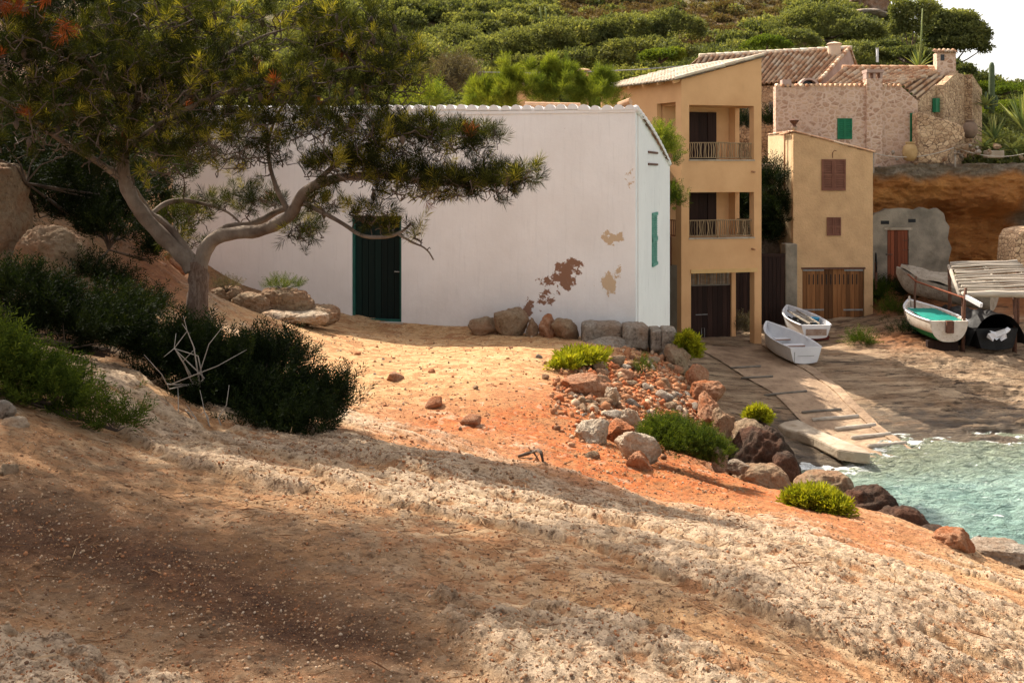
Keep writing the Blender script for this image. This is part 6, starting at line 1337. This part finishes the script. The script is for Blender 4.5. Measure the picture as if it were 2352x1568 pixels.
def big_mound(label, L_, n, m='scrub', sc=1.1, base=.3):
    root = thing('mastic_bush', label, 'bush', tuple(L_[0][:3])); P = []; D = []
    tot = sum(l[3]*l[5] for l in L_)
    for l in L_: p, d = mound_pts(l[:3], l[3:6], int(n*l[3]*l[5]/tot)); P.append(p); D.append(d)
    P = np.concatenate(P); D = np.concatenate(D); leafy('foliage', LEAF_T, P, D, sc*RNG.uniform(.5, 1.15, len(P)), M[m], root, np.clip(base+.3*RNG.random(len(P))+.45*fbm(P[:, 0]*.5, P[:, 1]*.5, P[:, 2]*.7, o=3, seed=97), 0, 1)); 
    mb = MB()
    for l in L_[:6]: c = np.array(l[:3]); mb.tube([np.array(L_[0][:3])-[0, 0, L_[0][5]*.7], (np.array(L_[0][:3])+c)/2-[0, 0, l[5]*.5], c+[0, 0, l[5]*.2]], [.12, .08, .06], 6)
    mb.build('stems', M['twig'], root)
big_mound('huge dark domed mastic thicket on the slope above the ochre roof', [lob(1130, 125, 62, 90, 32), lob(1220, 110, 62, 100, 44), lob(1320, 95, 62, 110, 52), lob(1430, 85, 62, 100, 55), lob(1540, 75, 62, 75, 48), lob(1480, 120, 60, 110, 30), lob(1350, 140, 60, 110, 24), lob(1240, 148, 60, 100, 18)], 7500, sc=.95)
big_mound('rounded grey green bush high on the slope behind the big pine', [lob(1090, 58, 80, 44, 26), lob(1125, 68, 79, 30, 18)], 900, 'scrub', 1.1, .2)
big_mound('bright green wedge of bush on the slope just left of the ochre roof', [lob(1515, 133, 56, 48, 16), lob(1545, 125, 56, 26, 12)], 900, 'bright_bush', .7, .0)
big_mound('pale green feathery bush above the long pantile roof', [lob(1762, 105, 64, 48, 22)], 700, 'bright_bush', .7, -.2)
big_mound('dark green bush mass beside the crag above the stone houses', [lob(1880, 60, 70, 100, 45), lob(1950, 80, 68, 70, 35), lob(1820, 95, 66, 60, 26), lob(1960, 120, 62, 60, 20)], 3600, 'scrub', .95, .25)
big_mound('dark slope bush under the umbrella pine', [lob(2080, 130, 62, 60, 20), lob(2160, 150, 62, 40, 16), lob(2040, 112, 64, 34, 16), lob(2215, 165, 60, 22, 14)], 1500, 'scrub', .9, .1)
big_mound('green scrub bank on the far ridge at the right edge', [lob(2270, 205, 62, 60, 16), lob(2340, 212, 60, 60, 16), lob(2320, 250, 54, 60, 16)], 1500, 'bright_bush', .7, -.1)
for (x, y, lb) in ((1240, 32, 'left of two pale agave stalks on the bare slope'), (1252, 30, 'right of two pale agave stalks on the bare slope')):
    t = thing('agave_stalk', lb, 'plant', tuple(W(x, y+30, 74))); mb = MB(); mb.tube([W(x+6, y+34, 74), W(x, y-14, 74)], [.12, .05], 6); mb.build('stalk', M['agave'], t, True)
# ------------------------------------------------------------ stones
def outcrop(c, s, seed, label, m='rock_dark', name='sea_rock'):
    import bmesh
    bm = bmesh.new(); bmesh.ops.create_cube(bm, size=2); bmesh.ops.subdivide_edges(bm, edges=bm.edges, cuts=44, use_grid_fill=True); V = np.array([v.co[:] for v in bm.verts]); F = np.array([[v.index for v in f.verts] for f in bm.faces]); bm.free()
    V = V/(np.abs(V)**3.2).sum(1, keepdims=True)**(1/3.2); q = V*np.array(s); n = fbm(q[:, 0]*1.7+seed, q[:, 1]*1.7, q[:, 2]*2.4, o=3, seed=seed); n2 = 1-2*np.abs(fbm(q[:, 0]*4.5, q[:, 1]*4.5+seed, q[:, 2]*6, o=4, seed=seed+1, g=.6))
    q = q+V*(.26*n+.13*n2-.1)[:, None]*min(s[0], s[1])*1.1; return tag(amesh(name, q+np.array(c), F, M[m], None, True), label, 'rock')
def on_land(px, py, rp, seed, m, label=None, group=None, name='rock', asp=(1, .8, .7), sink=.25, d=None, cuts=9, cat='rock', rot=None, sub=4):
    p = gp(px, py) if d is None else W(px, py, d); r = rp*p[1]/FPX; s = (r*asp[0], r*asp[1], r*asp[2]); c = (p[0], p[1]+s[1]*.3, p[2]+s[2]*(1-2*sink))
    zg = Lz(c[0], c[1])
    if c[2]-s[2] > zg-.08 and zg > c[2]-1.6: top = c[2]+s[2]; hh = min((top-zg+.16)/2, s[2]*1.35); s = (s[0], s[1], hh); c = (c[0], c[1], top-hh)
    o = rock_mesh(c, s, seed, sub, cuts, .20, m, name, rot=rot); return tag(o, label, cat, group)
# row of blocks in front of the white house
row = [(1118, 768, 34, 'rock_wall', 'rounded block at the left end of the stone row by the white wall', (1.05, .8, .75), 19.9), (1172, 768, 42, 'rock_wall', 'broad tan block in the stone row under the brown plaster patch', (1.1, .8, .95), 19.8),
 (1222, 775, 18, 'rock_wall', 'narrow upright stone wedged in the row beside the broad tan block', (.75, .8, 1.3), 19.7), (1258, 772, 24, 'rock_red', 'reddish stone in the row in front of the white house', (.9, .8, 1.1), 19.6),
 (1300, 778, 34, 'rock_wall', 'brown stone in the middle of the row before the white house', (1, .8, .85), 19.5)]
for i, (x, y, r, m, lb, asp, d) in enumerate(row): on_land(x, y, r, 200+i, m, lb, 'stone blocks lined up along the white house', 'stone_block', asp, .12, d, 11, 'stone', rot=.15*i)
def block(px0, px1, py0, py1, d, t, m, label, seed, name='stone_block', group='stone blocks lined up along the white house'):
    """squared, eroded block spanning a pixel box"""
    a, b = W(px0, py1, d), W(px1, py0, d); import bmesh
    bm = bmesh.new(); bmesh.ops.create_cube(bm, size=2); bmesh.ops.subdivide_edges(bm, edges=bm.edges, cuts=14, use_grid_fill=True); V = np.array([v.co[:] for v in bm.verts]); F = np.array([[v.index for v in f.verts] for f in bm.faces]); bm.free()
    n = np.linalg.norm(V, axis=1, keepdims=True); rad = (np.abs(V)**7).sum(1, keepdims=True)**(1/7); V = V/rad; c = (a+b)/2; h = np.array([(b[0]-a[0])/2, t/2, (b[2]-a[2])/2])
    q = V*h; nn = fbm(q[:, 0]*4+seed, q[:, 1]*4, q[:, 2]*4, o=4, seed=seed); q = q*(1+.07*nn[:, None])-V*.03*np.abs(fbm(q[:, 0]*12, q[:, 1]*12, q[:, 2]*12, o=3, seed=seed))[:, None]
    return tag(amesh(name, q+c+[0, t/2, 0], F, M[m], None, True), label, 'stone', group)
block(1338, 1432, 744, 800, 19.2, .7, 'rock_grey', 'long grey eroded block joined to the stone row', 3)
block(1432, 1492, 748, 806, 19.0, .7, 'rock_grey', 'smooth topped grey block at the corner of the white house', 4)
block(1496, 1524, 757, 812, 18.9, .6, 'rock_grey', 'small recessed grey block between the corner block and the last one', 5)
block(1522, 1557, 755, 816, 18.8, .6, 'rock_grey', 'squared grey block ending the row above the slipway', 6)
o = on_land(1400, 812, 60, 31, 'rock_grey', 'flat weathered footing stone under the long grey block', None, 'stone_block', (1.6, .6, .35), .2, 18.8)
# rocks left of the door
LEFT = [(520, 690, .30, .3, .26, 'rock_wall', 'dark mossy rock against the white wall nearest the pine trunk', 18.9), (580, 704, .38, .3, .26, 'rock_wall', 'jagged brown rock left of the green door', 18.7), (655, 702, .48, .35, .34, 'rock_wall', 'largest tan boulder left of the green door', 18.9), (738, 724, .36, .3, .16, 'rock_wall', 'flat low rock closest to the green door', 19.0), (680, 730, .6, .3, .12, 'rock_cream', 'thin slab at the foot of the largest tan boulder', 18.3)]
# left bank boulders, in darker stone to paint in the pine's shade
for i, (x, y, d, a, b, h, rz, lb) in enumerate([(118, 520, 11.8, .42, .45, .9, 0, 'big rounded boulder on the left bank beside the pine'), (8, 375, 12.4, .24, .4, 1.5, 0, 'upright grey boulder at the left edge in the shade')]):
    c = W(x, y, d); top = c[2]; zg = Lz(c[0], c[1])-.2; hh = max((top-zg)/2, .35); c[2] = top-hh; outcrop(c, (a, b, hh), 340+i, lb, 'rock_wall', 'boulder')
for i, (x, y, r, asp, m, lb, d) in enumerate([(395, 610, 30, (1, 1, .8), 'rock_red', 'reddish rock behind the pine fork at the house corner', 19), (345, 640, 40, (1.2, 1, .6), 'rock_red', 'low orange stained rock left of the pine trunk', 17.5), (30, 1000, 34, (1, .8, .8), 'rock_cream', 'pale broken rock at the left edge below the heath', 6.2), (10, 945, 26, (.9, .8, .9), 'rock_grey', 'small grey rock at the left edge touching the heath', 6.3), (20, 1085, 22, (1.2, .8, .7), 'rock_wall', 'brownish stone at the left edge of the foreground slope', 5.4)]):
    on_land(x, y, r, 330+i, m, lb, None, 'boulder', asp, .3, d, 12, 'rock')
for i, (x, y, a, b, c_, m, lb, d) in enumerate(LEFT): outcrop(W(x, y, d), (a, b, c_), 300+i, lb, m, 'boulder')
# named stones of the rubble bank and shore
for i, (x, y, r, asp, m, lb, d) in enumerate([(1362, 1015, 42, (1.15, .8, .75), 'rock_cream', 'cream rounded boulder at the foot of the rubble bank', None), (1462, 1055, 44, (1.05, .8, 1.0), 'rock_cream', 'cream topped boulder with a rust red base beside the gully bush', None), (1468, 1078, 30, (1, .8, .8), 'rock_red', 'rust red stone under the cream topped boulder', None), (1448, 985, 32, (.8, .7, 1.05), 'rock_cream', 'pale grey upright rock in the rubble bank', None), (1402, 930, 24, (.8, .7, 1.2), 'rock_cream', 'pale rock on the left rim of the red scar', None), (1350, 905, 50, (1.2, .8, .6), 'rock_red', 'long rusty ledge rock at the terrace edge', None), (1420, 1010, 40, (1.2, .8, .8), 'rock_red', 'red brown rock between the two cream boulders', None),
    (1622, 905, 34, (1.2, .8, .7), 'rock_red', 'tan rounded boulder on the outer edge of the rubble bank', 16.6), (1628, 952, 38, (1.2, .8, .8), 'rock_red', 'large brown boulder below the tan one on the bank edge', 15.4), (1600, 870, 26, (1.1, .7, .8), 'rock_red', 'angular rusty block near the top of the bank edge', 17.2), (1556, 828, 36, (1.2, .8, .7), 'rock_wall', 'sloping brown stone right under the last grey block', 18.4), (1660, 985, 28, (.9, .7, 1.1), 'rock_wall', 'grey tan stone at the lower end of the bank edge', 14.8),
    (1362, 1052, 16, (1.1, .8, .8), 'rock_wall', 'small round pebble stone before the cream boulder', None), (1650, 1062, 22, (1, .8, .9), 'rock_grey', 'pointed grey stone at the end of the gully bush', 11.4), (1692, 1075, 26, (1.3, .8, .5), 'rock_grey', 'flat pale grey stone right of the gully bush', 11.6),
    (2198, 1262, 46, (1.0, .9, .85), 'rock_red', 'orange tan boulder on the shore edge at the right', 10.2), (2290, 1290, 60, (1.3, .8, .55), 'rock_grey', 'grey elongated boulder in the right corner beside the sea', 10.3), (2250, 1250, 18, (1.2, .8, .8), 'rock_dark', 'small black rock in the water behind the boulders', 11.2)]):
    on_land(x, y, r, 400+i, m, lb, None, 'boulder', asp, .3, d, 12, 'rock', sub=5)
for i, (x, y, r, asp, d, lb) in enumerate([(1757, 1045, 72, (1.15, 1.0, .85), 14.6, 'black pitted rock headland standing in the foam'), (1735, 1000, 50, (1.2, 1, .6), 15.2, 'brown black rock shelf above the pitted headland'), (1803, 1075, 46, (1, 1, .9), 14.0, 'black rock at the very tip of the headland')]):
    c = W(x, y, d); r_ = r*d/FPX; hh = (c[2]+r_*asp[2]+8.2)/2; c[2] = -8.2+hh; outcrop(c, (r_*asp[0], r_*asp[1], hh), 450+i, lb)
c = W(1722, 970, 15.0); top = c[2]; c[2] = (top-8.2)/2; outcrop(c, (.42, .5, (top+8.2)/2), 461, 'gravelly brown rock below the tiny green tuft', 'rock_wall', 'boulder')
for i, (x, y, a, b, c_, m, lb, d) in enumerate([(1745, 1092, 0.38, 0.25, 0.16, 'rock_wall', 'dull brown rock slab above the dark sea rock', 12.2), (1895, 1122, 0.4, 0.3, 0.2, 'rock_wall', 'mossy brown rock at the water behind the yellow samphire', 12.5), (1990, 1160, 0.5, 0.35, 0.24, 'rock_dark', 'dark ridge of rock sloping into the turquoise water', 12.0), (2070, 1205, 0.45, 0.35, 0.22, 'rock_dark', 'low dark rock stretching along the shore edge', 11.6), (2358, 1318, 0.28, 0.3, 0.2, 'rock_dark', 'dark rock cut off by the right edge above the sea', 10.2), (2140, 1240, 0.34, 0.3, 0.17, 'rock_dark', 'dark flat rock left of the orange tan boulder', 11.0)]):
    c = W(x, y, d); top = c[2]+c_; hh = (top+7.9)/2 if m == 'rock_dark' else c_+.4; c[2] = top-hh; outcrop(c, (a, b, hh), 500+i, lb, m, 'sea_rock')
# loose rubble: one of each kind, then copies
KIND = [('rock_red', 11), ('rock_wall', 12), ('rock_grey', 13), ('rock_red', 14)]
protos = []
for m, sd_ in KIND: o = rock_mesh((0, 0, 0), (1, .8, .7), sd_, 3, 13, .10, m, 'rubble_stone', smooth=False); protos.append(o)
used = [0]*4; CN = ['rust red', 'tan brown', 'grey', 'dull red']
def drop(px, py, rp, k, label, group, d=None, sink=.2, cat='stone', fn=gp):
    p = fn(px, py) if d is None else W(px, py, d); r = rp*p[1]/FPX
    if used[k]: o = protos[k].copy(); COL.objects.link(o)
    else: o = protos[k]; used[k] = 1
    o.location = (p[0], p[1]+r*.2, p[2]+r*.7*(1-2*sink)); s = RNG.uniform(.75, 1.25, 3)*r; o.scale = s; o.rotation_euler = (RNG.uniform(-.4, .4), RNG.uniform(-.4, .4), RNG.uniform(0, 6.28)); return tag(o, label, cat, group)
BANK = [(1330, 860), (1440, 835), (1560, 815), (1620, 880), (1670, 950), (1700, 1000), (1660, 1040), (1560, 985), (1500, 960), (1440, 1000), (1340, 960), (1300, 900)]
SCAR = [(1440, 870), (1510, 860), (1560, 985), (1480, 990), (1420, 900)]
n = 0
while n < 250:
    x, y = RNG.uniform(1290, 1700), RNG.uniform(810, 1050)
    if not pts_in(np.array([x]), np.array([y]), BANK)[0] or (pts_in(np.array([x]), np.array([y]), SCAR)[0] and RNG.random() < .75): continue
    kk = int(RNG.integers(0, 4)); rr = RNG.choice([5, 7, 10, 13, 17, 22], p=[.22, .26, .22, .16, .1, .04])
    drop(x, y, rr, kk, '%s %s stone in the rubble bank, %s' % ('small' if rr < 10 else 'fist sized' if rr < 15 else 'large', CN[kk], 'near the grey blocks' if y < 860 else 'around the red scar' if x < 1580 and y < 960 else 'on the edge over the slipway' if x > 1580 else 'below the red scar'), 'loose stones of the rubble bank'); n += 1
for i in range(60):
    x, y = RNG.uniform(640, 1300), RNG.uniform(800, 1120); kk = int(RNG.integers(0, 4))
    drop(x, y, RNG.choice([3, 4, 5, 7, 10], p=[.3, .3, .2, .15, .05]), kk, 'small %s loose stone lying on the %s' % (CN[kk], 'sunlit sand in front of the shadow' if y < 880 else 'middle of the sandy terrace' if y < 960 else 'red earth beyond the rock swell'), 'small stones scattered on the terrace', sink=.3)
for (x, y, r, lb) in ((907, 872, 20, 'low red stone in the middle of the sandy terrace'), (992, 856, 11, 'lone grey stone right of the low red stone'), (995, 935, 28, 'broken red stone heap at the edge of the red earth'), (1080, 975, 24, 'flat red stone just right of the broken heap')):
    drop(x, y, r, 0 if 'red' in lb else 1, lb, None, sink=.32)
for i in range(34):
    x = RNG.uniform(2200, 2352) if i < 20 else RNG.uniform(2015, 2200); y = 352+RNG.uniform(-14, 18)+(0 if x > 2180 else 16)
    drop(x, y, RNG.uniform(4, 9), int(RNG.integers(1, 3)), 'pale rubble stone heaped on the cliff top by the stone house', 'rubble stones along the cliff top', d=45.2+RNG.uniform(-.4, .6), sink=.1)
for (x, y, r, lb) in ((1905, 1028, 12, 'light stone under the sea slab'), (1950, 1046, 14, 'round yellowish stone at the tip of the sea slab'), (1925, 1040, 9, 'smaller stone between the two light ones under the sea slab'), (1985, 1048, 12, 'stone at the water under the end of the sea slab')):
    p = W(x, y, 7.35*FPX/(y-HZ)); drop(x, y, r, 2, lb, None, d=p[1])
# driftwood root
rt = thing('driftwood_root', 'twisted dry root lying on the red earth', 'root', tuple(gp(1220, 1050))); a, b, c_ = gp(1190, 1052), gp(1225, 1050), gp(1248, 1060)
a[2], b[2], c_[2] = [Lz(p[0], p[1]) for p in (a, b, c_)]
mb = MB(); mb.tube([a+[0, 0, .015], (a+b)/2+[0, 0, .035], b+[0, 0, .06], (b+c_)/2+[0, 0, .085], c_+[-.02, 0, .08], c_-[0, 0, .02]], [.015, .02, .018, .016, .015, .010], 7); mb.build('stem', M['twig'], rt, True)
mb = MB(); mb.tube([b+[0, 0, .06], b+[.05, -.1, .0]], [.013, .006], 6); mb.build('side_root', M['twig'], rt, True)
# gravel and grit
def pebbles(name, n, px, py, r0, r1, label, mt, seed, poly=None, jit=.02):
    rg = np.random.default_rng(seed); import bmesh
    b = bmesh.new(); bmesh.ops.create_icosphere(b, subdivisions=1, radius=1); V = np.array([v.co[:] for v in b.verts]); F = np.array([[v.index for v in f.verts] for f in b.faces]); b.free()
    U = rg.uniform(px[0], px[1], n); Y = rg.uniform(py[0], py[1], n)
    if poly is not None:
        kq = zone(U+40*fbm(U/60, Y/60, o=3, seed=9), Y+30*fbm(U/60, Y/60, o=3, seed=8), poly, 70) > rg.random(n)*.9; U, Y = U[kq], Y[kq]; n = len(U)
    ds = np.full(n, 10.); lo, hi = np.full(n, 2.6), np.full(n, 24.)
    grid = np.geomspace(2.6, 24, 150); found = np.zeros(n, bool)
    for d in grid:                       # first crossing of each sight line with the ground
        q = ~found
        if not q.any(): break
        x = (U[q]-CXP)/FPX*d; z = -(Y[q]-HZ)/FPX*d; h = land_z(x, np.full(q.sum(), d)); i = np.where(q)[0][z < h]; ds[i] = d; found[i] = True
    U, Y, ds = U[found], Y[found], ds[found]; x = (U-CXP)/FPX*ds+rg.normal(size=len(U))*.02; ds = ds+rg.normal(size=len(U))*.03; z = land_z(x, ds); m_ = len(x)
    r = rg.uniform(r0, r1, m_)**1*rg.choice([.5, 1, 1.6], m_, p=[.55, .35, .1])*(.6+ds/12); k = 12
    P = V[None]*rg.uniform(.65, 1.3, (m_, 12, 1))*rg.uniform(.6, 1.3, (m_, 1, 3))*r[:, None, None]+np.stack([x, ds, z+r*.2], -1)[:, None]
    F2 = (F[None]+(np.arange(m_)*12)[:, None, None]).reshape(-1, 3); v = np.repeat(rg.uniform(0, 1, m_), 12)
    o = amesh(name, P.reshape(-1, 3), F2, mt, None, False, {'v': v}); return tag(o, label, 'gravel', kind='stuff')
def peb_mat(name, st):
    t = NT(name, .95, .1); k = t.ramp(t.attr('v'), st, 'CONSTANT'); k = t.mix(t.ramp(t.noise(60, 4), [(.4, 0.), (.7, .5)]), k, (.2, .11, .06)); t.col(k); return t.m
gm = peb_mat('grit_mix', [(0, (.30, .17, .09)), (.3, (.42, .29, .18)), (.6, (.34, .15, .07)), (.84, (.46, .36, .26)), (.93, (.14, .08, .05))])
pebbles('gravel', 26000, (-60, 2400), (1000, 1600), .0025, .0065, 'mixed gravel and grit strewn over the foreground rock', gm, 1)
pebbles('terrace_gravel', 6000, (560, 1750), (770, 1200), .004, .009, 'rusty grit on the terrace and red earth', gm, 2)


bm_ = peb_mat('rubble_mix', [(0, (.34, .15, .07)), (.3, (.42, .22, .12)), (.55, (.38, .11, .04)), (.75, (.50, .36, .24)), (.88, (.16, .08, .045))])
pebbles('bank_rubble', 9000, (1270, 1740), (800, 1075), .008, .026, 'crumbling rubble spilling down the red bank', bm_, 4, [(1310, 860), (1440, 815), (1560, 815), (1650, 900), (1710, 1010), (1640, 1030), (1560, 985), (1470, 1000), (1380, 980), (1300, 920)])

n = 5200; x = RNG.uniform(-4, 2.6, n); y = RNG.uniform(2.8, 9.5, n); kq = RNG.random(n) < .25+.75*sst(-.1, .3, fbm(x*1.3, y*1.3, o=3, seed=77)); x, y = x[kq], y[kq]; n = len(x)
LT = [np.array([needle((0, 0, 1), .085, .0035)]), np.array([needle((.1, 0, 1), .12, .005)])]
o = leafy('pine_litter', LT, np.stack([x, y, land_z(x, y)+.008], -1), np.stack([RNG.normal(size=n), RNG.normal(size=n), RNG.normal(size=n)*.12], -1), RNG.uniform(.6, 1.5, n), foliage('fallen_needles', (.10, .05, .03), (.26, .15, .08), (.40, .30, .2), .0), None); tag(o, 'fallen pine needles and twigs on the shaded rock', 'litter', kind='stuff')
